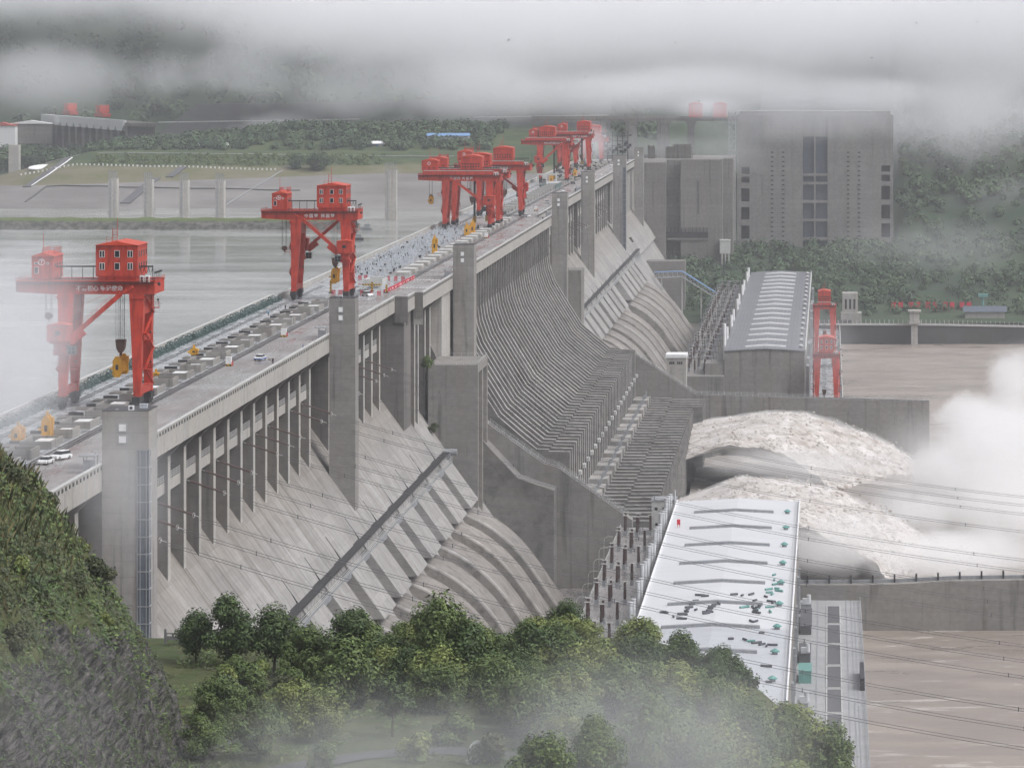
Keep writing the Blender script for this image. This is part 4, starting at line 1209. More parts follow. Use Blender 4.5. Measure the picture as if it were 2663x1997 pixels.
def jib(t, side, direction, front, gl, zb, length=14.5, h=10.3, back=0):
    """slewing jib crane fixed to a leg: machinery box on a column, boom resting up under the main girder"""
    x = side * gl - 1.0 * side * 0 ; y = -9.4 if front else 9.4
    if back: y = 9.2
    z0 = zb - 10.0
    b = MB(); b.box(x - 2.4, x + 2.4, y - 2.3, y + 2.3, z0, z0 + 3.6); b.box(x - 1.9, x + 1.9, y - 1.8, y + 1.8, z0 - .5, z0)
    b.prism([(x - 2.6, z0 + 3.6), (x, z0 + 4.1), (x + 2.6, z0 + 3.6)], y - 2.5, y + 2.5, 'y', 1)
    o = b.build('jib_house', [M['red'], M['redroof']], t, (0, 0, 0))
    windows(o, y - 2.3, [(x - .6, z0 + 1.4, 1.1, 1.0)], frame='rail')
    b = MB(); b.tube([(x, y, z0 - .5), (x, y, z0 - 2.2)], 1.4, 10); b.box(x - 1.5, x + 1.5, min(y, 0), max(y, 0) if not front else -6, z0 - 3.2, z0 - 2.2) if front else b.box(x - 1.5, x + 1.5, 6, y + 1, z0 - 3.2, z0 - 2.2)
    b.build('jib_column', M['red'], t, (0, 0, 0))
    px = x + direction * 2.0; q = (px + direction * length * .78, y, z0 + h)
    b = MB(); b.bar((px, y, z0 + .4), q, 1.0, 1.0); b.bar((px + direction * .2, y, z0 - .2), (px + direction * 3.2, y, z0 + 2.2), 1.2, 1.8)
    b.bar(q, (q[0] + direction * 2.6, y, q[2] + 1.6), .8, .6)
    j = b.build('jib_boom', M['red'], t, (0, 0, 0))
    r = MB(); A = Vector((px, y - .6, z0 + 1.1)); B2 = Vector((q[0], y - .6, q[2] + .5)); r.rail([A, B2], 1.0, 1.3, .05); r.bar((x, y, z0 + 5.4), (q[0], y, q[2] + 1.6), .07)
    r.build('boom_railing', M['red'], j, (0, 0, 0))
    c = MB(); cx = px + direction * .4
    c.box(cx - .9, cx + .9, y + .2, y + 2.0, z0 - 3.0, z0 - 1.2); c.box(cx - 1, cx + 1, y + .1, y + 2.1, z0 - 1.2, z0 - 1.0)
    cb = c.build('operator_cab', M['glass'], t, (0, 0, 0))
    f = MB()
    for xx in (cx - .9, cx, cx + .84): f.box(xx, xx + .08, y + .12, y + .2, z0 - 3, z0 - 1.2)
    for zz in (z0 - 3.0, z0 - 2.1, z0 - 1.28): f.box(cx - .9, cx + .92, y + .11, y + .19, zz, zz + .08)
    f.build('cab_frame', M['steelgrey'], cb, (0, 0, 0))


def gantry(loc, label, gl=8.25, xl=-18.6, xr=11.8, zb=25.0, bh=2.9, big=(-1.15, 8.05), small=(-15.4, -10.6), arch=False, text='', num='', jibs=(), hook=(3.2, 14.0), hook2=(-12.8, 19.5), bars=1, tsize=1.25, tx=-.3, tgap=''):
    t = thing('gantry_crane', label, 'crane', loc, 0, 'red gantry cranes along the dam deck')
    O = (0, 0, 0)
    # girder
    b = MB(); zt = zb + bh
    for ys in (-1, 1):
        y0, y1 = sorted((6.0 * ys, 4.2 * ys))
        b.prism([(xl, zb + .5), (-gl - 2, zb), (xr, zb), (xr, zt), (xl, zt)], y0, y1, 'y')
        b.box(xl - .15, xr + .1, y0 - .25, y1 + .25, zt - .12, zt + .1)
    b.box(xl, xl + 1, -4.2, 4.2, zb + .5, zt); b.box(xr - 1, xr, -4.2, 4.2, zb, zt)
    b.build('girder', M['red'], t, O)
    b = MB(); b.box(xl + 1, xr - 1, -4.2, 4.2, zt - .25, zt - .05); b.box(xl, xr, -6.9, -6.0, zt - .5, zt - .38); b.build('deck_plate', M['rail'], t, O)
    b = MB(); b.rail([(xl, -6.8, zt - .4), (xr, -6.8, zt - .4), (xr, 6.6, zt - .4)], 1.15, 1.35, .055, (1, .66, .33)); b.rail([(xl, -6.8, zt - .4), (xl, 6.6, zt - .4)], 1.15, 1.4, .055); b.build('railing', M['red'], t, O)
    if arch: b = MB(); b.box(xl + 2.5, xr - 3, -6.95, -6.85, zt + .1, zt + 1.7); b.box(xl + 2.5, xr - 3, -7.05, -6.75, zt + 1.7, zt + 1.95, 1); b.build('gallery', [M['red'], M['railing']], t, O)
    # legs
    for s in (-1, 1):
        xt0, xt1 = (-gl - 1.2, -gl + 2.3) if s < 0 else (gl - 2.0, gl + 1.3)
        for ys in (-1, 1): leg(t, s * gl, xt0, xt1, zb + .02, ys)
        b = MB(); x = s * gl
        b.box(x - .72, x + .72, -6.2, 6.2, 3.0, 4.5); b.box(x - .8, x + .8, -4.5, 4.5, zb * .58, zb * .58 + 1.2); b.box(xt0 + .3, xt1 - .3, -4, 4, zb - 4.5, zb - .5)
        b.build('tie_beam', M['red'], t, O)
        for ys in (-1, 1):
            b = MB(); b.box(x - .85, x + .85, ys * 6.7 - 2.3, ys * 6.7 + 2.3, 1.2, 2.65)
            for q in (-1.6, -.5, .6, 1.7): b.tube([(x - .35, ys * 6.7 + q, .62), (x + .35, ys * 6.7 + q, .62)], .55, 8)
            b.box(x - .5, x + .5, ys * 6.7 - 2.6, ys * 6.7 + 2.6, .5, 1.25)
            b.build('bogie', M['rail'], t, O)
        # stairs zigzag up the outside of the leg
        b = MB(); xs = x + (1.4 if s > 0 else -1.4); z = 4.5; k = 0
        while z < zb - 3:
            ya, yb = (-5.5, 4.5) if k % 2 else (4.5, -5.5)
            b.bar((xs, ya, z), (xs, yb, z + 4), .5, .12); b.bar((xs + .3 * s, ya, z + 1), (xs + .3 * s, yb, z + 5), .06); b.box(xs - .4, xs + .4, yb - .6, yb + .6, z + 3.9, z + 4.05); z += 4; k += 1
        for z in (6, 12, 18): b.bar((x - .9, -7.6, z - 3), (x + .9, -7.6, z), .12)
        b.build('stairs', M['red'], t, O)
        for z in (8.5, 15.0, 21.5): platform(t, s * (gl + 1.9) if s > 0 else s * (gl + 1.9) if z > 9 else s * (gl - 2), -5.2 + (z > 20) * 9, z, 1.9)
    # machinery houses
    for nm, (a, c), hh, d in (('machine_house', big, 5.5 if arch else 6.9, 5.8), ('small_machine_house', small, 4.2 if arch else 4.9, 5.0)):
        if a is None: continue
        z0 = zt + (.95 if nm == 'machine_house' else .45) + (1.4 if arch else 0); z1 = z0 + hh; m = (a + c) / 2
        b = MB(); b.box(a, c, -d, d, z0, z1); b.box(a + .4, c - .4, -d + .5, d - .5, zt, z0, 0)
        h = b.build(nm, M['red'], t, O)
        r = MB()
        if arch:
            n = 8; pf = [(a - .2 + (c - a + .4) * i / n, z1 + .85 * math.sin(math.pi * i / n)) for i in range(n + 1)]
            r.prism(pf, -d - .25, d + .25, 'y')
        else: r.prism([(a - .35, z1 - .02), (m, z1 + .9), (c + .35, z1 - .02)], -d - .4, d + .4, 'y')
        r.build('roof', M['redroof'], h, O)
        w = c - a
        if nm == 'machine_house':
            if arch:
                it = [(a + w * (.07 + .125 * i), z0 + zz, .62, .62) for i in range(7) for zz in (.9, 2.1)]
                windows(h, -d, it, frame='rail')
            else:
                it = [(a + w * u, z0 + zz, 1.15, 1.55) for u in (.09, .45, .76) for zz in (1.5, 4.2)]
                windows(h, -d, it); windows(h, 0, [(-d + 1.2 + 2.8 * i, z0 + zz, 1.0, 1.5) for i in range(4) for zz in (1.5, 4.2)], side=c, frame='steelgrey')
                mu = MB()
                for u in (.09, .76): 
                    for zz in (1.5, 4.2): mu.box(a + w * u + .52, a + w * u + .64, -d - .12, -d - .085, z0 + zz + .08, z0 + zz + 1.47)
                mu.build('mullion', M['white'], h, O)
        else:
            if arch: windows(h, -d, [(a + w * u, z0 + .8, .6, .6) for u in (.12, .42, .72)], frame='rail')
            else: windows(h, -d, [(a + w * .12, z0 + 1.1, .95, 1.5), (a + w * .12, z0 + 3.1, .9, .5), (a + w * .68, z0 + 3.1, .5, .5)]); windows(h, 0, [(-d + 1 + 2.6 * i, z0 + 2.6, .8, .8) for i in range(4)], side=c, frame='steelgrey')
            rg = MB(); cxn, czn = a + w * .46, z0 + hh * .74
            for i in range(20):
                p, q = 2 * math.pi * i / 20, 2 * math.pi * (i + 1) / 20
                rg.hexa([(cxn + .72 * math.cos(p), -d - .06, czn + .72 * math.sin(p)), (cxn + .72 * math.cos(q), -d - .06, czn + .72 * math.sin(q)), (cxn + .58 * math.cos(q), -d - .06, czn + .58 * math.sin(q)), (cxn + .58 * math.cos(p), -d - .06, czn + .58 * math.sin(p))],
                        [(cxn + .72 * math.cos(p), -d - .02, czn + .72 * math.sin(p)), (cxn + .72 * math.cos(q), -d - .02, czn + .72 * math.sin(q)), (cxn + .58 * math.cos(q), -d - .02, czn + .58 * math.sin(q)), (cxn + .58 * math.cos(p), -d - .02, czn + .58 * math.sin(p))])
            ring = rg.build('number_ring', M['white'], h, O)
            if num: text_mesh(num, 1.05, M['white'], 'number', ring, (cxn, -d - .05, czn), (rad(90), 0, 0), bold=.02)
        k = MB(); zz = z1 + (.5 if nm == 'machine_house' else .4); xm = a + w * (.42 if nm == 'machine_house' else .5)
        if nm == 'machine_house':
            k.rail([(xm - 1.6, -d + .5, zz), (xm - .4, -d + .5, zz)], 1.2, .6, .06, (1, .5)); 
            for q in (-.3, .7): k.bar((xm + q, -d + 1, zz), (xm + q, -d + 1, zz + 3.2), .12)
            for q in range(5): k.bar((xm - .3, -d + 1, zz + .5 + q * .6), (xm + .7, -d + 1, zz + .5 + q * .6), .08)
            k.bar((xm + .7, -d + 1, zz), (xm + .7, -d + 1, zz + 5.4), .1)
        else:
            k.rail([(xm - .2, -d + 1, zz), (c - .1, -d + 1, zz), (c - .1, d - 1, zz), (xm - .2, d - 1, zz), (xm - .2, -d + 1, zz)], 1.4, .9, .06, (1, .66, .33)); k.bar((xm, -d + 1, zz), (xm, -d + 1, zz + 4.6), .1)
        k.build('roof_mast', M['red'], h, O)
    # festoon beam for the trolley cables
    a0 = small[1] if small[0] is not None else xl + 3
    b = MB(); zf = zt + 3.0
    b.bar((a0, -2.5, zf), (big[0], -2.5, zf), .3, .34); b.bar((big[1], -2.5, zf), (xr - .9, -2.5, zf), .3, .34)
    for i in range(4): x = a0 + (big[0] - a0) * (i + .5) / 4; b.bar((x, -2.5, zt), (x, -2.5, zf), .14)
    b.bar((xr - 1, -2.5, zt), (xr - 1, -2.5, zf), .14)
    for i in range(3 if not arch else 6):
        n = 3 if not arch else 6; x0 = big[1] + (xr - 1 - big[1]) * i / n; x1 = big[1] + (xr - 1 - big[1]) * (i + 1) / n
        b.tube([(x0 + (x1 - x0) * u, -2.6, zf - 1.6 * (1 - (2 * u - 1) ** 2)) for u in (0, .2, .5, .8, 1)], .06, 5)
    b.build('cable_festoon', M['rail'], t, O)
    b = MB()
    for q in (0, 1.15): b.box(xr - 3.1 + q, xr - 2.1 + q, -6.7, -6.1, zt - .2, zt + 1.25)
    ac = b.build('air_conditioner', M['white'], t, O)
    b = MB()
    for q in (0, 1.15):
        for z in (.28, .95): b.tube([(xr - 2.65 + q, -6.74, zt - .2 + z - .05), (xr - 2.65 + q, -6.705, zt - .2 + z - .05)], .3, 10)
    b.build('fan_grille', M['rail'], ac, O)
    for i in range(4):
        l = MB(); x = xr - .2 - i * .0; yy = -6.5 + i * 2.2
        l.bar((xr + .1, yy, zt), (xr + .1, yy, zt + 1.9), .09); l.ell((xr + .3, yy, zt + 1.9), .3, .26, .24); l.build('floodlight', M['rail'], t, O)
    l = MB(); l.bar((xr, -6.2, zt - .4), (xr + 1.0, -6.4, zt - .4), .08); l.ell((xr + 1.1, -6.4, zt - .6), .35, .35, .42); l.build('floodlight', M['rail'], t, O)
    # hoist ropes
    b = MB(); hx, hz = hook
    for i in range(7): b.bar((hx - .9 + i * .3, -1.2 + (i % 3) * 1.1, zb + .3), (hx - .9 + i * .3, -1.2 + (i % 3) * 1.1, hz + 1.8), .07)
    b.build('hoist_rope', M['rail'], t, O)
    b = MB(); b.prism([(hx - 1.1, hz + 2.2), (hx + 1.1, hz + 2.2), (hx + .85, hz + .3), (hx + .4, hz - .6), (hx - .4, hz - .6), (hx - .85, hz + .3)], -1.0, 1.0, 'y'); b.bar((hx, 0, hz - .6), (hx, 0, hz - 1.4), .5); b.build('hook_block', M['brownblock'], t, O)
    hx, hz = hook2
    if hx is not None:
        b = MB()
        for q in (-.75, -.5, .5, .75): b.bar((hx + q, 0, zb + .3), (hx + q, 0, hz + .6), .08)
        b.build('hoist_rope', M['rail'], t, O)
        b = MB(); b.ell((hx, 0, hz + .2), .95, .6, .8); b.bar((hx, 0, hz - .4), (hx, 0, hz - 1.0), .3); b.tube([(hx + .35 * math.cos(a), 0, hz - 1.35 + .35 * math.sin(a)) for a in (1.6, .8, 0, -.8, -1.6, -2.4, -3.1)], .1, 6); b.build('hook_block', M['brownblock'], t, O)
    for j in jibs: jib(t, *j[:3], gl, zb, *j[3:])
    if text: text_mesh(tgap.join(text) if tgap else text, tsize, M['white'], 'lettering', t, (tx, -6.03, zb + bh * .42), (rad(90), 0, 0), bold=.025)
    return t


M['brownblock'] = plain('greasy_brown_steel', (.12, .07, .05), .5, .2)
gantry((-159.9, 819.5, 185), 'nearest red gantry crane, number 7, its left legs half lost in drifting mist', text='不忘初心 牢记使命', num='7', jibs=[(-1, 1, 1)], hook=(3.3, 12.4), hook2=(-12.7, 19.6))
gantry((-159.9, 1171, 185), 'second red gantry crane along the deck, with two crossed diagonal booms', text='中国梦 强国梦', num='6', jibs=[(1, -1, 1), (-1, 1, 0, 14.5, 10.3, 1)], hook=(3.9, 10.6), hook2=(-12.2, 15.6), tgap='\u2009', tsize=1.3)
kw = dict(gl=9.9, xl=-21.4, xr=14.5, zb=21.2, bh=2.7, big=(-3, 6.3), small=(-20, -13), arch=True, tsize=1.35)
gantry((-157.2, 1617, 185), 'third red gantry crane, front one of a close pair, yellow hook at its left', text='新时代 新征程', num='1', jibs=[(1, -1, 1, 16, 9.8)], hook=(1.5, 12), hook2=(-16.5, 14.2), tx=-2.6, tgap='\u2009', **kw)
gantry((-156.6, 1650, 185), 'red gantry crane standing close behind the third one of the deck', num='4', jibs=[], hook=(3, 10), hook2=(-14, 12), **kw)
gantry((-155, 1750, 185), 'red gantry crane behind the close pair, highest of those three', text='为国家提供清洁能源', num='3', jibs=[(1, -1, 0, 14, 9, 1)], hook=(2, 10), hook2=(-15, 12), tx=-2, **{**kw, 'zb': 21.4})
kw5 = dict(gl=8.0, xl=-18.6, xr=11.0, zb=22.2, bh=2.6, big=(-8.0, 1.4), small=(-14.0, -8.9), arch=True)
gantry((-162.0, 2180, 185), 'distant red gantry crane left of the stair tower, its jib box on the left leg', text='为长江提供防洪保障', num='2', jibs=[(-1, 1, 1, 15, 11)], hook=(2, 8), hook2=(-12, 10), tsize=1.25, tx=.4, **kw5)
gantry((-163.0, 2395, 185), 'distant red gantry crane with a tall roof house above the sixth stair tower', text='生命至上 安全第一', num='5', jibs=[(-1, 1, 0, 16, 11, 1)], hook=(3, 8), hook2=(None, 0), tsize=1.3, tx=3, **{**kw5, 'big': (.5, 9.2), 'small': (-12, -6), 'zb': 21.0})
gantry((-174, 2470, 185), 'small low red gantry crane seen between the legs of the distant cranes', jibs=[], hook=(1, 6), hook2=(None, 0), gl=5.5, xl=-10, xr=8, zb=12.5, bh=2, big=(-4, 4), small=(None, 0), arch=True)
gantry((-163.5, 2562, 185), 'farthest red gantry crane, pale in the fog at the end of the deck', jibs=[], hook=(1, 6), hook2=(None, 0), gl=6.3, xl=-9, xr=11, zb=14.5, bh=3, big=(-5, 6), small=(None, 0), arch=True)
# cranes on the far tailrace deck and on the ship lift
gantry((-1.2, 1822, 82), 'near one of two red cranes on the far tailrace deck', jibs=[], hook=(-1, 12), hook2=(None, 0), gl=4.9, xl=-6.6, xr=6.8, zb=30, bh=2.2, big=(-3.6, 3.6), small=(None, 0), arch=False)
gantry((-2.4, 2120, 82), 'far one of two red cranes on the far tailrace deck', jibs=[], hook=(0, 18), hook2=(None, 0), gl=4.9, xl=-6.6, xr=6.8, zb=33, bh=2.4, big=(-3.6, 3.6), small=(None, 0), arch=True)
for px, lab in ((1809, 'left of two faint red machine houses above the foggy ship lift'), (1872, 'right of two faint red machine houses above the foggy ship lift')):
    t = thing('machine_house', lab, 'machine house', ((px - 2155) / 3.44, 2800, 211), world=True)
    x = (px - 2155) / 3.44
    b = MB(); b.box(x - 5, x + 5, 2796, 2808, 212, 222); b.build('wall', M['red'], t)
    b = MB(); b.prism([(x - 5.4, 222), (x, 223.4), (x + 5.4, 222)], 2795.5, 2808.5, 'y'); b.build('roof', M['redroof'], t)
# ---------------------------------------------------------------- yellow lifting beams
def lifting_beam(loc, label, L=8.5, hgt=4.6, rz=0):
    t = thing('lifting_beam', label, 'lifting beam', loc, rz)
    for y in (-L / 2, L / 2 - .5):
        b = MB(); b.prism([(-.95, .6), (-.6, 0), (.6, 0), (.95, .6), (.95, hgt * .78), (.3, hgt), (-.3, hgt), (-.95, hgt * .78)], y, y + .5, 'y')
        b.box(-.3, .3, y - .03, y, hgt * .35, hgt * .6, 1); b.box(-1.05, 1.05, y - .06, y + .56, hgt * .12, hgt * .2)
        b.build('end_plate', [M['yellow'], M['rail']], t, (0, 0, 0))
    b = MB(); b.box(-.7, .7, -L / 2 + .5, L / 2 - .5, hgt * .22, hgt * .72)
    for i in range(5): y = -L / 2 + 1 + i * (L - 2) / 4; b.box(-.8, .8, y - .08, y + .08, hgt * .2, hgt * .74)
    b.build('beam', M['yellow'], t, (0, 0, 0))
    b = MB(); b.tube([(-1.5, -L / 2 + .25, hgt * .42), (-.9, -L / 2 + .25, hgt * .42)], [.28, .2], 8); b.bar((0, 0, hgt * .7), (0, 0, hgt + .8), .5, .3); b.box(.7, 1.3, L / 2 - 2, L / 2 - 1, hgt * .6, hgt * .9); b.build('pin', M['yellow'], t, (0, 0, 0))
    return t


lifting_beam((-156.7, 819.5, 191.6), 'yellow lifting beam hanging from the hook of the nearest red crane')
lifting_beam((-156.0, 1171, 189.8), 'yellow lifting beam hanging between the legs of the second red crane', 6.5, 5.0)
lifting_beam((-173.6, 1617, 196.0), 'small yellow lifting block hanging from the left end of the third red crane', 2.2, 3.6)
lifting_beam((-157.8, 748, 185.1), 'tall yellow lifting beam standing on the misty deck near the left edge', 3.0, 4.9)
lifting_beam((-162.4, 742, 185.1), 'squat yellow lifting beam lying on the misty deck at the left edge', 4.5, 3.3)
lifting_beam((-151.2, 1421, 185.1), 'tall yellow lifting beam standing alone among the pale fittings', 2.0, 6.6)
lifting_beam((-152.3, 1559, 185.1), 'left of two yellow lifting beams standing below the third crane', 3, 4.8)
lifting_beam((-150.3, 1563, 185.1), 'right of two yellow lifting beams standing below the third crane', 3.4, 6.0)
lifting_beam((-160.4, 936, 186.6), 'small yellow lifting frame resting on an intake box right of the nearest crane', 1.6, 1.7)
lifting_beam((-161.5, 889, 185.4), 'tiny yellow block lying on a dark slot cover behind the nearest crane leg', 1.2, .9)
lifting_beam((-161.8, 2160, 185.1), 'yellow lifting beam beside the distant crane lettered for the river', 3, 5)
lifting_beam((-154.8, 2260, 185.1), 'yellow lifting beam far along the deck behind the crane lettered for the river', 2.6, 5)
# black gripping masts hanging below the far cranes
for (x, y, z0, z1, lab) in ((-154.6, 1617, 188, 206.5, 'long dark gripper mast hanging inside the third red crane'), (-152.2, 1650, 187, 206.5, 'dark gripper mast hanging inside the crane behind the third'), (-161.6, 2180, 187, 207, 'dark gripper mast with a yellow foot inside the distant crane lettered for the river'), (-159.5, 2395, 189, 207, 'dark gripper mast inside the distant crane with the tall roof house')):
    t = thing('gripper_mast', lab, 'mast', (x, y, z0))
    b = MB(); b.box(-.45, .45, -.45, .45, 2.6, z1 - z0); b.build('mast', M['rail'], t, (0, 0, 0))
    b = MB(); b.box(-.75, .75, -.6, .6, 0, 2.6); b.build('foot', M['hazard'], t, (0, 0, 0))
# ---------------------------------------------------------------- things on the deck
DZ = 185.06
# vehicles
def car(loc, label, col, rz=0, low=None, suv=False, first={}):
    key = (col, low, suv)
    t = thing('parked_car', label, 'car', loc, rz)
    L, W, H = (4.6, 1.85, 1.68) if suv else (4.5, 1.78, 1.46)
    hb = .95 if suv else .82
    prof = [(-L / 2, .35), (-L / 2 + .05, .7), (-L / 2 + .25, hb), (-L / 2 + 1.15, hb + .06), (L / 2 - .5, hb + .06), (L / 2 - .05, hb - .1), (L / 2, .4), (L / 2 - .3, .28), (-L / 2 + .3, .28)]
    b = MB(); b.prism(prof, -W / 2, W / 2, 'x', 0)
    zc = hb + .05
    a0, a1, r0, r1 = (-L / 2 + 1.0, L / 2 - (.25 if suv else .75), -L / 2 + 1.75, L / 2 - (.6 if suv else 1.35))
    b.hexa([(-W / 2 + .18, r0 - .05, H - .06), (W / 2 - .18, r0 - .05, H - .06), (W / 2 - .18, r1, H - .06), (-W / 2 + .18, r1, H - .06)], [(-W / 2 + .24, r0 + .05, H), (W / 2 - .24, r0 + .05, H), (W / 2 - .24, r1 - .1, H), (-W / 2 + .24, r1 - .1, H)])
    if low: b.box(-W / 2 - .012, W / 2 + .012, -L / 2 - .012, L / 2 + .012, .36, .62, 1)
    b.build('body', [M[col], M[low or col]], t, (0, 0, 0))
    g = MB(); g.hexa([(-W / 2 + .06, a0, zc), (W / 2 - .06, a0, zc), (W / 2 - .06, a1, zc), (-W / 2 + .06, a1, zc)], [(-W / 2 + .2, r0, H - .065), (W / 2 - .2, r0, H - .065), (W / 2 - .2, r1, H - .065), (-W / 2 + .2, r1, H - .065)])
    g.build('windows', M['glass'], t, (0, 0, 0))
    for sx in (-1, 1):
        for y in (-L / 2 + .85, L / 2 - .85):
            w = MB(); w.tube([(sx * (W / 2 - .2), y, .33), (sx * (W / 2 + .01), y, .33)], .33, 12, 0); w.tube([(sx * (W / 2 + .011), y, .33), (sx * (W / 2 + .02), y, .33)], .19, 8, 1)
            w.build('wheel', [M['black'], M['steelgrey']], t, (0, 0, 0))
        h = MB(); x0, x1 = sorted((sx * W / 2 * .55, sx * W / 2 * .92)); h.box(x0, x1, -L / 2 - .02, -L / 2 + .1, .62, .78); h.build('headlight', M['lampwhite'], t, (0, 0, 0))
        h = MB(); h.box(x0, x1, L / 2 - .1, L / 2 + .02, .66, .82); h.build('tail_light', M['red'], t, (0, 0, 0))
    return t


car((-148.8, 704, DZ), 'white hatchback, nearer of two cars parked on the misty deck at lower left', 'white', rad(-8))
car((-147.6, 712, DZ), 'white sport utility car, farther of two parked on the misty deck at lower left', 'white', rad(-28), suv=True)
car((-144.0, 938, DZ), 'white and blue car on the open roadway of the deck', 'white', rad(-12), 'cloth_blue')
car((-146.9, 1179, DZ), 'white sport utility car by red barriers behind the second stair tower', 'white', rad(35), suv=True)
car((-141.5, 1734, DZ), 'white car at the foot of the crane behind the close pair', 'white', rad(40))
car((-143.2, 1886, DZ), 'grey car driving between the two middle stair towers', 'steelgrey', 0)
car((-146.0, 2040, DZ), 'white van-like car right under the distant crane legs', 'white', 0, suv=True)
car((-139.2, 2046, DZ), 'black car beside the fifth stair tower shelter', 'black', rad(10), suv=True)
car((-148.4, 2150, DZ), 'dark grey car parked by the crane rail beyond the fifth tower', 'rail', rad(20))
car((-145.4, 2485, DZ), 'small white car at the far end of the roadway', 'white', 0, suv=True)
# people
def skin_body(chains, name, mat, parent, sub=1):
    me = bpy.data.meshes.new(name); vs = []; es = []; rs = []
    idx = {}
    for ch in chains:
        prev = None
        for p, r in ch:
            k = tuple(round(c, 3) for c in p)
            if k not in idx: idx[k] = len(vs); vs.append(p); rs.append(r)
            if prev is not None: es.append((prev, idx[k]))
            prev = idx[k]
    me.from_pydata(vs, es, []); o = bpy.data.objects.new(name, me); COL.objects.link(o)
    o.modifiers.new('skin', 'SKIN'); s = o.modifiers.new('sub', 'SUBSURF'); s.levels = s.render_levels = sub
    for i, r in enumerate(rs):
        d = me.skin_vertices[0].data[i]; d.radius = (r, r) if not isinstance(r, tuple) else r; d.use_root = i == 0
    m2 = bpy.data.meshes.new_from_object(o.evaluated_get(bpy.context.evaluated_depsgraph_get()))
    bpy.data.objects.remove(o); bpy.data.meshes.remove(me)
    m2.name = name; m2.materials.clear(); m2.materials.append(mat)
    for p in m2.polygons: p.use_smooth = True
    n = bpy.data.objects.new(name, m2); COL.objects.link(n); n.parent = parent
    return n


def person(loc, label, rz, top, legs, stride=.12, hood=None):
    t = thing('person', label, 'person', loc, rz)
    hip = (0, 0, .92); ch = (0, .0, 1.25); sh = (0, 0, 1.42); nk = (0, -.01, 1.5); hd = (0, -.02, 1.6)
    L = [(hip, .12), ((-.1, 0, .86), .09), ((-.1, -stride, .5), .065), ((-.1, -stride * .6, .08), .045), ((-.1, -stride - .14, .04), .04)]
    Rr = [(hip, .12), ((.1, 0, .86), .09), ((.1, stride * .5, .5), .065), ((.1, stride, .08), .045), ((.1, stride - .12, .04), .04)]
    ar = lambda s: [(sh, .11), ((s * .19, 0, 1.4), .06), ((s * .24, .03, 1.13), .045), ((s * .23, -.08, .9), .035), ((s * .23, -.12, .8), .03)]
    skin_body([[(hip, .12), (ch, .14), (sh, .11), (nk, .055), (hd, .095), ((0, -.02, 1.72), .08)], L, Rr, ar(-1), ar(1), [(hd, .095), ((0, -.11, 1.59), .03)]], 'body', M['skin'], t)
    k = 1.17
    skin_body([[((0, 0, .86), .15), (ch, .165), (sh, .13), ((0, 0, 1.5), .075)]] + [[(p, r * k + .008) for p, r in ar(s)[:4]] for s in (-1, 1)], 'jacket', M[top], t)
    skin_body([[(p, r * k + .008) for p, r in L[:4]], [(p, r * k + .008) for p, r in Rr[:4]]], 'trousers', M[legs], t)
    skin_body([[((0, .02, 1.66), .1), ((0, .03, 1.73), .085)]], 'hood' if hood else 'hair', M[hood or 'black'], t)
    return t


person((-139.6, 925, DZ), 'person in grey jacket and pale trousers, left one of two on the roadway', rad(20), 'cloth_grey', 'railing')
person((-138.9, 925.5, DZ), 'person in dark clothes, right one of two walking on the roadway', rad(-15), 'cloth_dark', 'cloth_dark')
person((-137.4, 968, DZ), 'person in blue top standing behind the downstream parapet', rad(90), 'cloth_blue', 'cloth_dark', .03)
person((-165.2, 1092, DZ), 'person in a bright blue raincoat standing beside the upstream crane rail', rad(60), 'cloth_cyan', 'cloth_dark', .04, 'cloth_cyan')
person((-164.0, 1118, DZ), 'person in dark clothes on the wet deck close to the second crane', rad(-40), 'cloth_dark', 'cloth_dark', .06)
person((-155.8, 1189, DZ), 'person in dark work clothes on the white paved area right of the second crane', rad(0), 'cloth_dark', 'cloth_grey', .05)
person((-131.2, 1700, DZ), 'person in black by the parapet near the shelter of the fourth tower', rad(30), 'cloth_dark', 'cloth_dark')
# cabinets with hazard feet
def cabinet(loc, label):
    t = thing('control_cabinet', label, 'cabinet', loc)
    b = MB(); b.box(-.7, .7, -.6, .6, .5, 2.1); b.box(-.76, .76, -.66, .66, 2.1, 2.2); b.build('cabinet', M['white'], t, (0, 0, 0))
    b = MB(); b.box(-.75, .75, -.65, .65, 0, .5); b.build('foot', M['hazard'], t, (0, 0, 0))
    b = MB(); b.rail([(.9, -1, 0), (.9, 1.5, 0)], 1.1, .8, .06); b.build('guard_rail', M['plasticred'], t, (0, 0, 0))


for q, (y, lab) in enumerate(((921, 'white control cabinet on a striped foot, nearest along the crane rail'), (1014, 'white control cabinet on a striped foot, before the second stair tower'), (1540, 'pale control cabinet at the foot of the third red crane'), (1800, 'grey-white control cabinet on the rail between the middle towers'))):
    cabinet((-149.2 if q < 2 else -142.4, y, DZ), lab)
# barriers
def barrier(loc, rz=0, label='', group=None, proto=[]):
    if proto: return dup(proto[0], loc, rz, label, group)
    t = thing('barrier', label, 'barrier', loc, rz, group); proto.append(t)
    b = MB(); b.prism([(-.28, 0), (.28, 0), (.12, 1.05), (-.12, 1.05)], -.75, .75, 'x'); b.build('body', M['plasticred'], t, (0, 0, 0))
    b = MB(); b.box(-.6, .6, -.27, -.2, .35, .6); b.box(-.6, .6, .2, .27, .35, .6); b.build('reflector', M['white'], t, (0, 0, 0))


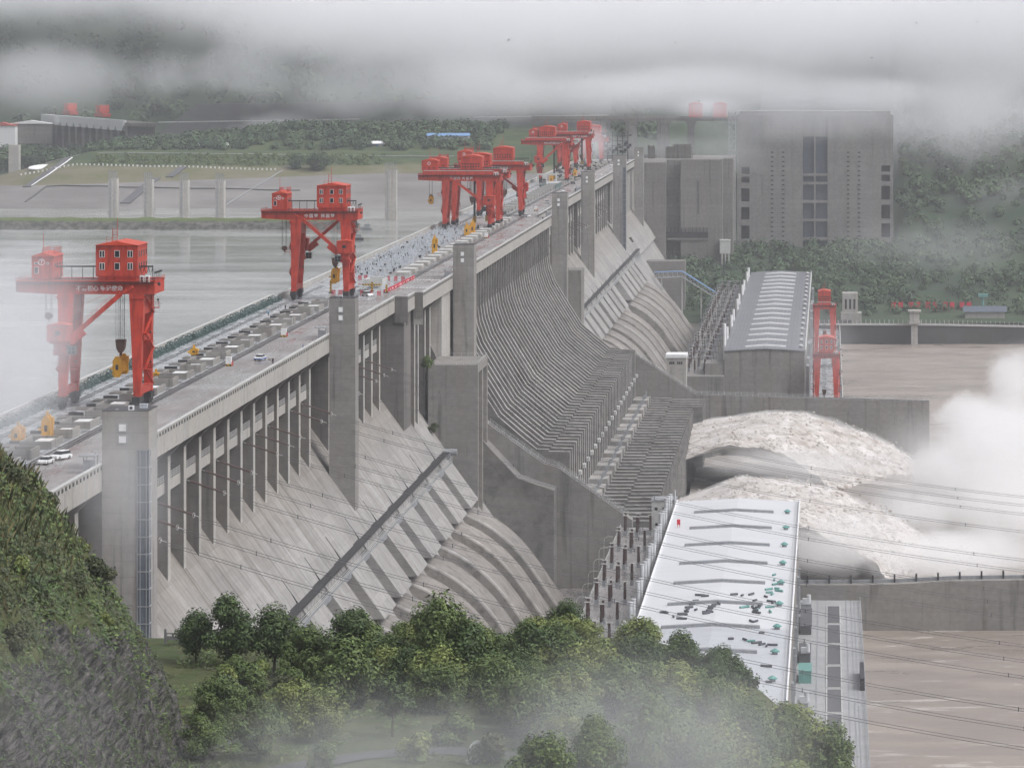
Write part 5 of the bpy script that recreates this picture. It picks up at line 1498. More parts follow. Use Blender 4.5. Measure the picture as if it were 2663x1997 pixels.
for i in range(34):
    y = 1197 + i * 2.25
    barrier((-143.3 + .035 * i + R.uniform(-.25, .25), y, DZ), rad(90) + R.uniform(-.25, .25), 'red plastic barrier in the long row beside the crane rail', 'red barriers in a row along the crane rail')
panel = None
PG = 'red crowd panels standing around the white paved area'
for i, (zx, zy, yy) in enumerate(((605, 890, 1184), (765, 930, 1182), (925, 940, 1181), (560, 650, 1262), (670, 640, 1264), (1105, 660, 1258), (1247, 665, 1256), (1385, 665, 1256), (55, 885, 1186), (185, 885, 1186))):
    x = (860 + zx * .1356 - 2155) / (F / yy)
    lab = 'red perforated crowd panel standing on the white paved area near the second crane'
    if panel is None:
        panel = thing('barrier', lab, 'barrier', (x, yy, DZ), 0, PG)
        b = MB()
        for z in (0.1, .55, 1.0, 1.35): b.box(-.62, .62, -.04, .04, z, z + .22)
        for q in range(6): b.box(-.62 + q * .23, -.53 + q * .23, -.04, .04, .1, 1.57)
        b.build('panel', M['plasticred'], panel, (0, 0, 0))
        b = MB()
        for q in (-.5, .5): b.box(q - .06, q + .06, -.35, .35, 0, .1)
        b.build('foot', M['black'], panel, (0, 0, 0))
    else: dup(panel, (x, yy, DZ), R.uniform(-.15, .15), lab)
# striped posts and beam of a stop-log rack
for i, (zx, zy, yy, h, lab) in enumerate(((793, 835, 1204, 3.0, 'taller black and yellow striped post on the white paved area'), (1070, 870, 1196, 2.6, 'shorter black and yellow striped post at the corner of the red barrier row'), (0, 0, 1196, 4.2, 'black and yellow striped mast just left of the second crane'))):
    x = (860 + zx * .1356 - 2155) / (F / yy) if i < 2 else -160.8
    t = thing('striped_post', lab, 'post', (x, yy, DZ)); b = MB(); b.box(-.3, .3, -.3, .3, .25, h); b.build('post', M['hazard'], t, (0, 0, 0)); b = MB(); b.box(-.6, .6, -.6, .6, 0, .25); b.build('foot', M['rail'], t, (0, 0, 0))
t = thing('pit_wall', 'pale concrete pit wall with a black and yellow striped edge on the deck', 'wall', (-151.5, 1236, DZ))
b = MB(); b.box(-4.0, 2.5, 0, .5, 0, 1.9); b.box(2.0, 2.5, .5, 16, 0, 1.7); b.box(-4, -3.5, .5, 16, 0, 1.7); b.box(-4, 2.5, 15.5, 16, 0, 1.7); b.build('wall', M['railing'], t, (0, 0, 0))
b = MB(); b.box(-3.9, 2.4, -2.4, -2.2, 0, .5); b.build('striped_edge', M['hazard'], t, (0, 0, 0))
for i, (x, y) in enumerate(((-151.9, 1208), (-156.6, 1206), (-150.2, 1222), (-157.5, 1224))):
    t = MB(); t.box(x - 1.7, x + 1.7, y - 5, y + 5, DZ, DZ + .06); tag(t.build('floor_hatch', M['hatch']), ['grey floor hatch in white paving, nearest the row of red barriers', 'grey floor hatch in white paving, hard by the second crane leg', 'grey floor hatch in white paving, right one of the farther pair', 'grey floor hatch in white paving, left one of the farther pair'][i], 'hatch', 'floor hatches in the white paving')
for i, y in enumerate((1222, 1262)):
    b = MB()
    for k in range(11): b.box(-141.6 + k * 1.05, -141.0 + k * 1.05, y, y + 2.4, 185.004, 185.02)
    tag(b.build('road_marking', M['white']), ['nearer dashed white line across the deck road', 'farther dashed white line across the deck road'][i], 'road marking')
# fittings along the upstream parapet
fit = thing('steel_fitting', 'small grey-green steel fitting in two long rows along the upstream parapet', 'fitting', (-173.2, 600, DZ), 0, 'grey-green fittings along the upstream parapet')
b = MB(); b.box(-.45, .45, -.5, .5, 0, .35); b.box(-.12, .12, -.45, .45, .35, .8); b.build('stand', M['greenfit'], fit, (0, 0, 0))
b = MB(); b.tube([(.5 * math.cos(a), 0, .75 + .5 * math.sin(a)) for a in [2 * math.pi * q / 10 for q in range(11)]], .14, 6); b.bar((-.5, 0, .75), (.5, 0, .75), .1); b.build('wheel', M['greenfit'], fit, (0, 0, 0))
for i in range(1, 280):
    y = 600 + (i // 2) * 4.02 + R.uniform(-.5, .5)
    dup(fit, ((-173.6, -171.9)[i % 2] + R.uniform(-.2, .2), y, DZ), R.uniform(-.6, .6), scale=R.uniform(.9, 1.35))
# pale fittings stored all over the spillway deck
b = MB()
for i in range(1700):
    y = 1286 + (1640 - 1286) * R.random() ** 1.05; x = R.uniform(-171.0, -153.5 + (y < 1420) * 0)
    k = R.random(); h = R.uniform(.7, 2.0)
    if k < .62: b.box(x - R.uniform(.08, .2), x + R.uniform(.08, .2), y - .15, y + .15, DZ, DZ + h, 0); b.box(x - .35, x + .35, y - .3, y + .3, DZ, DZ + .2, 0)
    elif k < .9: b.bar((x, y, DZ + h * .6), (x + R.uniform(-.9, .9), y + R.uniform(-.9, .9), DZ + h), .16, None, 0)
    else: b.box(x - .4, x + .4, y - .5, y + .5, DZ, DZ + R.uniform(.4, .9), 1)
tag(b.build('stored_fittings', [M['palefit'], M['rail']], fix=False), 'dense field of pale grey steel fittings standing on the spillway deck', 'fittings', kind='stuff')
# far deck clutter
b = MB()
for i in range(260):
    y = R.uniform(2190, 2560); x = R.uniform(-172, -150); h = R.uniform(.3, 1.6)
    b.box(x - R.uniform(.4, 2.2), x + .6, y - R.uniform(.5, 3), y + 1, DZ, DZ + h, R.choice((0, 0, 0, 1, 1, 2)) if h < .7 else R.choice((0, 1)))
tag(b.build('deck_materials', [M['pale'], M['rail'], M['plasticred']], fix=False), 'scattered building materials on the far end of the deck', 'materials', kind='stuff')
t = thing('green_container', 'long green steel rack lying on the deck beyond the third stair tower', 'rack', (-158, 2085, DZ)); b = MB(); b.box(-4.5, -3.9, -4, 40, 0, 2.2); b.box(4.3, 4.9, -8, 40, 0, 2.2); b.build('side', M['greenfit'], t, (0, 0, 0)); b = MB(); b.box(-3.9, 4.3, 39, 40, 0, 2.6); b.build('end', M['white'], t, (0, 0, 0))
t = thing('portal_frame', 'low white portal frame standing on the deck before the distant river crane', 'frame', (-164.2, 2150, DZ)); b = MB(); b.box(-5.0, 6.4, -1, 1, 5.2, 6.2)
for x in (-4.5, 0.5, 6): b.box(x - .4, x + .4, -1, 1, 0, 5.2)
b.build('frame', M['railing'], t, (0, 0, 0))
# things on the nearest tower's roof
t = thing('air_conditioner', 'white air conditioner with a round fan on the roof edge of the nearest tower', 'air conditioner', (-130.6, 693.6, 196.28)); b = MB(); b.box(-.5, .5, -.35, .35, 0, .85); b.build('case', M['white'], t, (0, 0, 0)); b = MB(); b.tube([(0, -.36, .42), (0, -.352, .42)], .3, 12); b.build('fan_grille', M['rail'], t, (0, 0, 0))
t = thing('electrical_box', 'grey steel cabinet on the roof of the nearest tower', 'cabinet', (-129.0, 697.5, 195.4)); b = MB(); b.box(-.7, .7, -.5, .5, 0, 1.6); b.box(-.76, .76, -.56, .56, 1.6, 1.68); b.build('case', M['palefit'], t, (0, 0, 0))
t = thing('electrical_box', 'small pale box on the roof edge at the left of the nearest tower', 'cabinet', (-133.4, 694.2, 195.4)); b = MB(); b.box(-.25, .25, -.25, .25, 0, .95); b.box(-.3, .3, -.3, .3, .95, 1.0); b.build('case', M['railing'], t, (0, 0, 0))
t = thing('roof_ladder', 'small white ladder top on the roof of the second tower', 'ladder', (-133.0, 1009.5, 196.0)); b = MB(); b.tube([(-.5, 0, 0), (-.5, 0, .7), (.5, 0, .7), (.5, 0, 0)], .07, 6); b.build('handle', M['white'], t, (0, 0, 0))
# debris on the white roof
RL = 'dark roll of roofing membrane lying on the white power station roof'
roll = MB(); roll.tube([(-.9, 0, .3), (.9, 0, .3)], .3, 8); ro = roll.build('membrane_roll', M['rubberroll']); first = True
def zroof(x): return 115.12 + 1.1 * (1 - abs(x + 29.6) / 20)
spots = [(-43.6, 975), (-43, 974), (-40.5, 966), (-38.5, 970), (-38, 969), (-37.4, 974), (-37.2, 977), (-36.4, 986), (-36.0, 989), (-35.6, 992), (-34.8, 1002), (-37.0, 981), (-35, 976), (-32, 969), (-31.7, 971), (-31.5, 974), (-31.2, 977), (-30.9, 980), (-30.4, 983), (-29.2, 985), (-23.4, 1002), (-21, 1005), (-20.2, 983), (-20.1, 988), (-19.8, 994), (-19.6, 980), (-19.3, 977), (-19.0, 973), (-18.8, 982), (-18.4, 985), (-17, 1002), (-15.4, 994), (-14.9, 992), (-38.2, 962), (-20, 958), (-19, 958), (-25.6, 1003), (-24.5, 928), (-21, 928), (-18, 924), (-16.6, 922), (-15.4, 920), (-14, 922), (-44, 930), (-15, 890), (-14, 868), (-17, 940), (-36.6, 988.5), (-33.4, 1000)]
for i, (x, y) in enumerate(spots):
    z = zroof(x)
    if i == 0: ro.location = (x, y, z); ro.rotation_euler = (0, 0, .5); tag(ro, RL, 'roll', 'dark membrane rolls scattered on the roof')
    else:
        c = ro.copy(); COL.objects.link(c); c.location = (x, y, z); c.rotation_euler = (0, 0, R.uniform(0, 3)); c.scale = (R.uniform(.7, 1.7), 1, 1)
GL = 'green roll of roofing membrane lying near the right edge of the white roof'
gr = MB(); gr.tube([(-.9, 0, .3), (.9, 0, .3)], .3, 8); gro = gr.build('membrane_roll', M['teal'])
for i, (x, y, a) in enumerate([(-15.4, 1044, 1.2), (-15.2, 1034, 1.6), (-14.9, 1026, 1), (-14.2, 1018, -.6), (-13.6, 1014, -.5), (-16.4, 1016, .8), (-16.2, 1010, .4), (-15.4, 1007, 1.4), (-22.6, 981, .8), (-21.4, 983, 1.8), (-15.6, 984, .5), (-15.4, 976, 1.7), (-18.8, 978, 1.5), (-19.4, 926, 0)]):
    if i == 0: gro.location = (x, y, zroof(x)); gro.rotation_euler = (0, 0, a); tag(gro, GL, 'roll', 'green membrane rolls scattered on the roof')
    else: c = gro.copy(); COL.objects.link(c); c.location = (x, y, zroof(x)); c.rotation_euler = (0, 0, a); c.scale = (R.uniform(.8, 1.6), 1, 1)
t = thing('roof_sign', 'small red box standing at the left edge of the white roof', 'box', (-46.6, 1150, 115.4)); b = MB(); b.box(-.5, .5, -.4, .4, .8, 2.4); b.box(-.4, -.25, -.1, .1, 0, .8); b.box(.25, .4, -.1, .1, 0, .8); b.build('box', M['plasticred'], t, (0, 0, 0))
# ---------------------------------------------------------------- insulator strings and overhead lines
ins = None; seen = 0
bays = [(a, c) for a, c in zip(NEARP[:-1], NEARP[1:]) if 700 < a < 1150 and c - a < 25]
bays += [(1086, 1105), (1143, 1160)] if False else []
k = 0; lines = 0
for i, (a, c) in enumerate(bays):
    if i % 4 == 3: continue
    y = a + 4.6
    ord_ = ['first', 'second', 'third', 'fourth', 'fifth', 'sixth', 'seventh', 'eighth', 'ninth', 'tenth', 'eleventh', 'twelfth', 'thirteenth', 'fourteenth', 'fifteenth', 'sixteenth', 'seventeenth', 'eighteenth', 'nineteenth', 'twentieth'][k]
    lab = 'pair of brown insulator strings hung below a dam balcony, %s from the nearest tower' % ord_
    if ins is None:
        ins = thing('insulator_string', lab, 'insulator', (-139.3, y, 170.6), 0, 'brown insulator strings below the balconies')
        for dy in (-.45, .45):
            b = MB(); A = Vector((.9, dy, -.35)); B2 = Vector((8.4, dy, -2.9))
            b.tube([A, B2], .11, 6)
            for q in range(26): p = A.lerp(B2, q / 25.5); p2 = A.lerp(B2, (q + .45) / 25.5); b.tube([p, p2], [.26, .17], 8)
            b.build('string', M['brown'], ins, (0, 0, 0))
        b = MB(); b.bar((0, 0, 0), (.9, 0, -.35), .12); b.bar((.9, -.6, -.35), (.9, .6, -.35), .14); b.bar((8.4, -.6, -2.9), (8.4, .6, -2.9), .14); b.bar((8.4, 0, -2.9), (9.6, 0, -3.3), .12)
        b.tube([(8.3 + .1 * math.cos(a2), .95 * math.cos(a2), -2.9 + .5 * math.sin(a2)) for a2 in [2 * math.pi * q / 12 for q in range(13)]], .05, 5)
        b.build('yoke', M['railing'], ins, (0, 0, 0))
    else: dup(ins, (-139.3, y, 170.6), 0, lab)
    # twin conductor swinging out over the power station to the right
    t = thing('power_line', 'twin overhead conductor crossing to the right from the %s insulator pair along the dam' % ord_, 'power line', (-129.7, y, 167.3), 0, 'overhead lines from the dam')
    yaw = .0 + .10 * (k - 7) / 7
    for dz in (0, -.55):
        b = MB(); pts = []
        for q in range(25):
            d = 330 * (q / 24) ** 1.25; pts.append((d, d * yaw, dz - .305 * d + .00050 * d * d))
        b.tube(pts, .05, 4); b.build('conductor', M['wire'], t, (0, 0, 0))
    for q in range(2, 24, 3):
        d = 330 * (q / 24) ** 1.25; z = -.305 * d + .00050 * d * d; b = MB(); b.box(d - .09, d + .09, d * yaw - .05, d * yaw + .05, z - .75, z + .2); b.build('spacer', M['wire'], t, (0, 0, 0))
    k += 1
FARL = 'pair of brown insulator strings on the dam face beyond the foaming spillway'
for i in range(12):
    dup(ins, (-139.3, 1782 + 38.3 * i + (19 if i % 3 else 0), 170.6), 0, FARL, 'far insulator strings beyond the spillway')
# boats on the reservoir
for i, (x, y, h, lab) in enumerate(((-290, 2326, 0, 'grey patrol boat farther out on the reservoir beside the second crane'), (-279.5, 2200, 0, 'dark patrol boat with a white wake, half hidden behind the second crane'))):
    t = thing('boat', lab, 'boat', (x, y, 150.05))
    b = MB(); b.hexa([(-3.6, -1.2, 0), (3.0, -1.2, 0), (3.0, 1.2, 0), (-3.6, 1.2, 0)], [(-4.4, -1.6, 1.5), (3.4, -1.6, 1.3), (3.4, 1.6, 1.3), (-4.4, 1.6, 1.5)]); b.build('hull', M['rail' if i else 'steelgrey'], t, (0, 0, 0))
    b = MB(); b.box(-1.4, 1.8, -1.1, 1.1, 1.4, 3.4); b.box(-1.6, 2, -1.3, 1.3, 3.4, 3.6); b.bar((.5, 0, 3.6), (.5, 0, 5.4), .1); b.build('cabin', M['steelgrey'], t, (0, 0, 0))
    if i:
        b = MB(); b.prism([(3.4, -.9), (70, -1.5), (104, -.3), (104, .6), (70, .9), (3.4, .9)], .0, .05, 'z'); b.build('wake', M['foam'], t, (0, 0, 0))
# birds in front of the fog
bird = None
for i in range(10):
    x, y, z = R.choice([at(R.uniform(700, 2600), R.uniform(40, 330), R.uniform(900, 1500))])
    if bird is None:
        bird = thing('bird', 'small dark bird gliding in front of the white cloud', 'bird', (x, y, z), 0, 'birds before the cloud')
        b = MB(); b.ell((0, 0, 0), .12, .35, .11); b.ell((0, -.36, .05), .07, .09, .07); b.add([(0, .3, 0), (-.12, .6, 0), (.12, .6, 0)], [(0, 1, 2)]); b.build('body', M['rail'], bird, (0, 0, 0))
        for s in (-1, 1): b = MB(); b.add([(0, -.15, .05), (s * .5, -.1, .22), (s * .95, .1, .15), (s * .5, .16, .2), (0, .2, .05), (0, .02, .09)], [(0, 1, 5), (1, 2, 3), (1, 3, 5), (3, 4, 5)]); b.build('wing', M['rail'], bird, (0, 0, 0))
    else: dup(bird, (x, y, z), R.uniform(0, 6))
# red character boards on the far wooded slope
for i, px in enumerate((2324, 2342, 2369, 2387, 2413, 2432, 2458, 2476, 2502, 2520)):
    y = 2462.0; x, _, z = at(px, 792, y)
    t = thing('slope_sign', '%s of ten square red sign boards on the far wooded slope' % ['first from the left', 'second from the left', 'third from the left', 'fourth from the left', 'fifth from the left', 'sixth from the left', 'seventh from the left', 'eighth from the left', 'ninth from the left', 'last on the right'][i], 'sign', (x, y, z - 4), 0, 'red boards on the slope')
    b = MB(); b.box(-1.6, 1.6, -.1, .1, 2.2, 5.6); b.box(-1.3, -1.1, -.05, .3, 0, 2.2); b.box(1.1, 1.3, -.05, .3, 0, 2.2); b.build('board', M['plasticred'], t, (0, 0, 0))
# ---------------------------------------------------------------- near hill, terrace and trees
PROF = [(-60, 184.5), (-66, 186.6), (-67.6, 190), (-68.7, 194), (-70.5, 198.5), (-72.7, 202), (-75.8, 205.5), (-79.8, 210.8), (-83, 215.4), (-86, 218), (-89.5, 220), (-96, 223), (-112, 226)]
def prof(x):
    if x >= PROF[0][0]: return -1
    for (xa, za), (xb, zb) in zip(PROF[:-1], PROF[1:]):
        if x >= xb: return za + (zb - za) * (x - xa) / (xb - xa)
    return 226
def terr(x, y, hill=True):
    """walking surface of the near ground"""
    z = 186.2 + max(0, 470 - y) * .045
    if x > -24: z -= (x + 24) * .30
    if x > -14: z -= (x + 14) * .50
    if x < -52: z += 0
    z += .35 * mnoise.noise(Vector((x * .12, y * .12, 0)))
    if y > 489: z -= (y - 489) * 1.6
    if not hill: return max(z, 120)
    h = prof(x + max(0, y - 392) * .35 - max(0, 392 - y) * .02)
    if y > 402: h -= (y - 402) * 1.9
    return max(z, h, 120)


def hill_z(x, y):
    z = terr(x, y)
    k = max(0, min(1, (z - (186.2 + max(0, 470 - y) * .045) - 1) / 4)) if x < -60 else 0
    if k:
        v = Vector((x * .30 + z * .22, y * .14, z * .12))
        z += k * (2.0 * mnoise.fractal(v, .7, 2.1, 5) + 1.3 * abs(mnoise.noise(Vector((x * 1.1 + z * .5, y * .5, z * .2)))))
    return z


def grid_xy(name, xs, ys, fz, mats, fm, kind='structure'):
    b = MB(); vs = [(x, y, fz(x, y)) for y in ys for x in xs]; nx = len(xs); fs = []
    b.add(vs, [], 0)
    for j in range(len(ys) - 1):
        for i in range(nx - 1):
            a = j * nx + i
            b.f.append((a, a + 1, a + nx + 1, a + nx)); b.s.append(True)
            b.m.append(fm(xs[i], ys[j], vs[a][2]))
    return tag(b.build(name, mats, fix=False), kind=kind)


def fr(a, c, st): return [a + (c - a) * i / int(abs(c - a) / st) for i in range(int(abs(c - a) / st) + 1)]
grid_xy('terrace', fr(-96, 40, 1.0), fr(250, 520, 1.5), lambda x, y: terr(x, y, False) - (.5 if x < -64 and y < 412 else 0), [M['grass']], lambda x, y, z: 0)
def rocky(x, y, z):
    # bare rock low down and towards the far right of the hill, scrub above
    lim = 206.5 - (y - 350) * .05 + 5.0 * mnoise.noise(Vector((x * .15, y * .06, z * .1)))
    return 0 if z < lim else 1
grid_xy('rock_hill', fr(-112, -64, .3), fr(236, 412, .55), hill_z, [M['rock'], M['grass']], rocky)
# leaf clouds
def leafquad(b, p, n, s, rr, mi=0):
    n = Vector(n)
    if n.length < 1e-6: n = Vector((0, 0, 1))
    n.normalize(); a = n.cross(Vector((rr.uniform(-1, 1), rr.uniform(-1, 1), rr.uniform(-1, 1))))
    if a.length < 1e-4: a = n.orthogonal()
    a.normalize(); c = n.cross(a); l = s * rr.uniform(.7, 1.4); w = l * .55
    p = Vector(p)
    k = len(b.v)
    b.v += [tuple(p - a * l), tuple(p + c * w + n * (w * .3)), tuple(p + a * l), tuple(p - c * w + n * (w * .3))]
    b.f.append((k, k + 1, k + 2, k + 3)); b.m.append(mi); b.s.append(False)


def make_tree(name, seed, H, CR, nblob, nleaf, ls, leafm, trunk_h=.35, trunk_r=.16, flat=1.0, open_=0.0):
    """tree of height H, crown radius CR: tapered trunk, limbs to every clump, leaves spread through the clumps"""
    rr = random.Random(seed); t = thing(name, '', 'tree')
    cz = H * (trunk_h + (1 - trunk_h) * .5); ch = H * (1 - trunk_h) * .5
    blobs = []
    for i in range(nblob):
        u = rr.random() ** .6; a = rr.uniform(0, 6.283); v = rr.uniform(-1, 1)
        q = math.sqrt(max(0, 1 - v * v)) * (1 - .25 * (v > 0.5))
        blobs.append((Vector((math.cos(a) * q * CR * u * .82, math.sin(a) * q * CR * u * .82, cz + v * ch * (.55 + .35 * u))), CR * rr.uniform(.24, .42) * flat))
    b = MB(); b.tube([(0, 0, -.6), (rr.uniform(-.1, .1), rr.uniform(-.1, .1), H * trunk_h * .6), (rr.uniform(-.2, .2), rr.uniform(-.2, .2), H * trunk_h), (0, 0, cz + ch * .4)], [trunk_r * 1.25, trunk_r, trunk_r * .8, trunk_r * .25], 7)
    for c, r in blobs[::2]:
        s0 = Vector((0, 0, H * trunk_h * rr.uniform(.8, 1.2))); md = s0.lerp(c, .55) + Vector((0, 0, .3))
        b.tube([s0, md, c], [trunk_r * .5, trunk_r * .3, trunk_r * .1], 5)
    b.build('trunk', M['bark'], t, (0, 0, 0))
    b = MB(); tot = sum(r * r for _, r in blobs)
    for c, r in blobs:
        for _ in range(int(nleaf * r * r / tot)):
            d = Vector((rr.gauss(0, 1), rr.gauss(0, 1), rr.gauss(0, 1) * .85)).normalized()
            k = rr.random() ** .35
            if rr.random() < .12: k *= 1.25
            p = c + d * (r * k)
            leafquad(b, p, d * .7 + Vector((rr.uniform(-.5, .5), rr.uniform(-.5, .5), rr.uniform(.1, .9))), ls, rr)
    b.build('crown', leafm, t, (0, 0, 0), fix=False)
    return t


PROTO = {
    'dark': [make_tree('broadleaf_tree', 11, 8.6, 4.3, 34, 9000, .21, M['leaf_dark'], .16), make_tree('broadleaf_tree', 12, 8.2, 3.9, 30, 8000, .20, M['leaf_dark'], .22)],
    'tall': [make_tree('broadleaf_tree', 13, 11.0, 4.6, 38, 10500, .22, M['leaf_mid'], .2)],
    'mid': [make_tree('broadleaf_tree', 14, 7.0, 4.2, 32, 8500, .20, M['leaf_mid'], .10), make_tree('broadleaf_tree', 15, 6.2, 3.6, 28, 7000, .19, M['leaf_mid'], .12)],
    'light': [make_tree('broadleaf_tree', 16, 6.0, 3.5, 28, 7000, .19, M['leaf_light'], .10), make_tree('broadleaf_tree', 17, 7.0, 4.0, 32, 8000, .20, M['leaf_light'], .12)],
    'thin': [make_tree('broadleaf_tree', 18, 6.5, 1.9, 16, 1500, .17, M['leaf_mid'], .34, .11), make_tree('broadleaf_tree', 19, 7.4, 3.2, 15, 1500, .24, M['leaf_dark'], .35, .12, .8)],
    'bush': [make_tree('shrub', 20, 2.6, 2.1, 14, 3000, .17, M['leaf_mid'], .08, .07), make_tree('shrub', 21, 2.2, 2.0, 12, 2800, .16, M['leaf_light'], .08, .06), make_tree('shrub', 22, 2.6, 2.2, 14, 3000, .17, M['leaf_scrub'], .08, .06)],
}
USED = set()
def hit(vx, vy):
    """ground point seen at a measured spot (photo shown 2212 wide)"""
    px, py = vx * 1.2039, vy * 1.2039
    y = 300.0
    while y < 489:
        p = at(px, py, y)
        if p[2] <= terr(p[0], y): return p[0], y, terr(p[0], y)
        y += .5
    p = at(px, py, 486); return p[0], 486, terr(p[0], 486)
TREES = [
    ('thin2', 424, 1432, 118, 'slim round-crowned tree on a bare trunk at the left end of the stone railing'),
    ('dark0', 492, 1440, 152, 'dark tree second from the left along the railing, with a ragged double top'),
    ('dark1', 592, 1452, 148, 'dense dark round tree third from the left along the terrace edge'),
    ('mid1', 668, 1460, 104, 'lower green tree filling the gap right of the foot of the long gallery'),
    ('dark0', 762, 1468, 148, 'broad dark tree at the middle of the terrace edge, left of the tall bright one'),
    ('thin0', 872, 1452, 92, 'small see-through sapling just left of the tallest bright green tree'),
    ('tall0', 952, 1500, 212, 'tallest bright green tree in the middle of the terrace edge'),
    ('dark1', 1012, 1500, 168, 'dark crown leaning out of the right side of the tallest tree'),
    ('dark0', 1148, 1500, 150, 'wide dark misty tree between the tallest tree and the white roof'),
    ('mid0', 1232, 1498, 128, 'misty green tree just right of the wide dark tree'),
    ('light1', 1290, 1500, 120, 'pale yellow-green tree in mist at the left foot of the white roof'),
    ('mid0', 735, 1536, 150, 'large round mid-green tree in the second row, centre left'),
    ('mid1', 822, 1505, 100, 'grey-green tree behind the slender sapling of the second row'),
    ('light0', 640, 1580, 108, 'bright yellow-green drooping tree in the second row'),
    ('light1', 700, 1600, 110, 'bright green drooping tree just right of the yellow-green one'),
    ('thin1', 848, 1592, 130, 'slender open tree standing alone in the clearing'),
    ('mid1', 925, 1540, 96, 'twiggy brownish-green tree under the tallest tree'),
    ('mid0', 1090, 1560, 130, 'misty light tree in front of the wide dark tree'),
    ('mid1', 1160, 1590, 120, 'misty tree beside the small white puddle'),
    ('light1', 1240, 1580, 130, 'pale misty tree left of the middle of the right slope'),
    ('mid0', 1330, 1560, 128, 'misty rounded tree high on the right slope below the curved railing'),
    ('mid1', 1400, 1530, 100, 'misty tree touching the end of the curved railing'),
    ('light0', 1460, 1560, 118, 'yellow-green misty tree on the right slope against the white roof'),
    ('thin1', 1600, 1560, 128, 'open twiggy dark tree standing out against the white roof at right'),
    ('mid0', 1540, 1590, 120, 'misty tree right of the yellow-green one on the right slope'),
    ('mid1', 1620, 1620, 110, 'misty green tree low on the right slope under the open twiggy tree'),
    ('light1', 1700, 1650, 130, 'pale green tree at the lower right end of the slope'),
    ('mid1', 1790, 1680, 118, 'last green tree at right, in front of the tailrace deck'),
    ('mid0', 1420, 1650, 150, 'large misty tree at the bottom of the picture, right of centre'),
    ('light1', 1560, 1690, 150, 'pale misty tree at the bottom edge on the right slope'),
    ('mid0', 1290, 1680, 140, 'misty tree at the bottom edge right of the puddle'),
    ('mid1', 1180, 1700, 130, 'misty tree at the bottom edge beside the puddle'),
    ('light0', 1680, 1725, 120, 'pale tree cut by the bottom edge under the last green trees'),
    ('mid0', 560, 1640, 110, 'green tree low at the left, beside the grey path'),
    ('mid1', 480, 1560, 96, 'green tree at the foot of the rock face'),
    ('mid0', 440, 1640, 90, 'bushy tree at the bottom foot of the rock face'),
    ('bush0', 545, 1500, 60, 'green shrub below the second and third railing trees'),
    ('bush1', 490, 1490, 46, 'light shrub between the rock face and the railing trees'),
    ('bush2', 612, 1525, 58, 'brownish shrub left of the large round tree'),
    ('bush0', 980, 1610, 62, 'low green shrub in the clearing below the tallest tree'),
    ('bush1', 905, 1648, 56, 'light shrub at the bottom of the clearing'),
    ('bush2', 1060, 1650, 60, 'shrub at the bottom edge left of the puddle'),
    ('bush0', 700, 1665, 60, 'low shrub at the bottom edge beside the curved road'),
]
names = {'dark0': ('dark', 0, 8.6), 'dark1': ('dark', 1, 8.2), 'tall0': ('tall', 0, 11.0), 'mid0': ('mid', 0, 7.0), 'mid1': ('mid', 1, 6.2), 'light0': ('light', 0, 6.0), 'light1': ('light', 1, 7.0), 'thin0': ('thin', 0, 6.5), 'thin1': ('thin', 0, 6.5), 'thin2': ('dark', 1, 8.2), 'bush0': ('bush', 0, 2.6), 'bush1': ('bush', 1, 2.2), 'bush2': ('bush', 2, 2.6)}
names['thin1'] = ('thin', 1, 7.4)
for kind, vx, vy, hv, lab in TREES:
    g, i, H = names[kind]; pr_ = PROTO[g][i]
    x, y, z = hit(vx, min(vy, 1655)) if vy < 1659 else hit(vx, 1655)
    if vy > 1659:
        y -= (vy - 1655) * .45; x = at(vx * 1.2039, 0, y)[0]; z = terr(x, y)
    s = hv * 1.2039 / (F / y) / H
    key = (g, i); sc = (s * R.uniform(.95, 1.1), s * R.uniform(.95, 1.1), s)
    if key in USED: dup(pr_, (x, y, z), R.uniform(0, 6.28), lab, 'trees on the near terrace', sc)
    else:
        USED.add(key); pr_.location = (x, y, z); pr_.rotation_euler = (0, 0, R.uniform(0, 6.28)); pr_.scale = sc; pr_['label'] = lab; pr_['group'] = 'trees on the near terrace'
    if g == 'bush': pass
# the rest of the stand, growing between those
def fill(n, xr, yr, kinds, lab, grp, mind=2.4, ok=None):
    rr2 = random.Random(len(lab)); done = []; tries = 0
    while len(done) < n and tries < 4000:
        tries += 1
        x = rr2.uniform(*xr); y = rr2.uniform(*yr)
        if ok and not ok(x, y): continue
        if any((x - a) ** 2 + ((y - c) * .5) ** 2 < mind ** 2 for a, c in done): continue
        done.append((x, y)); g, i = rr2.choice(kinds); sc = rr2.uniform(.6, 1.0)
        dup(PROTO[g][i], (x, y, terr(x, y)), rr2.uniform(0, 6.28), lab, grp, (sc * rr2.uniform(.95, 1.15), sc * rr2.uniform(.95, 1.15), sc))


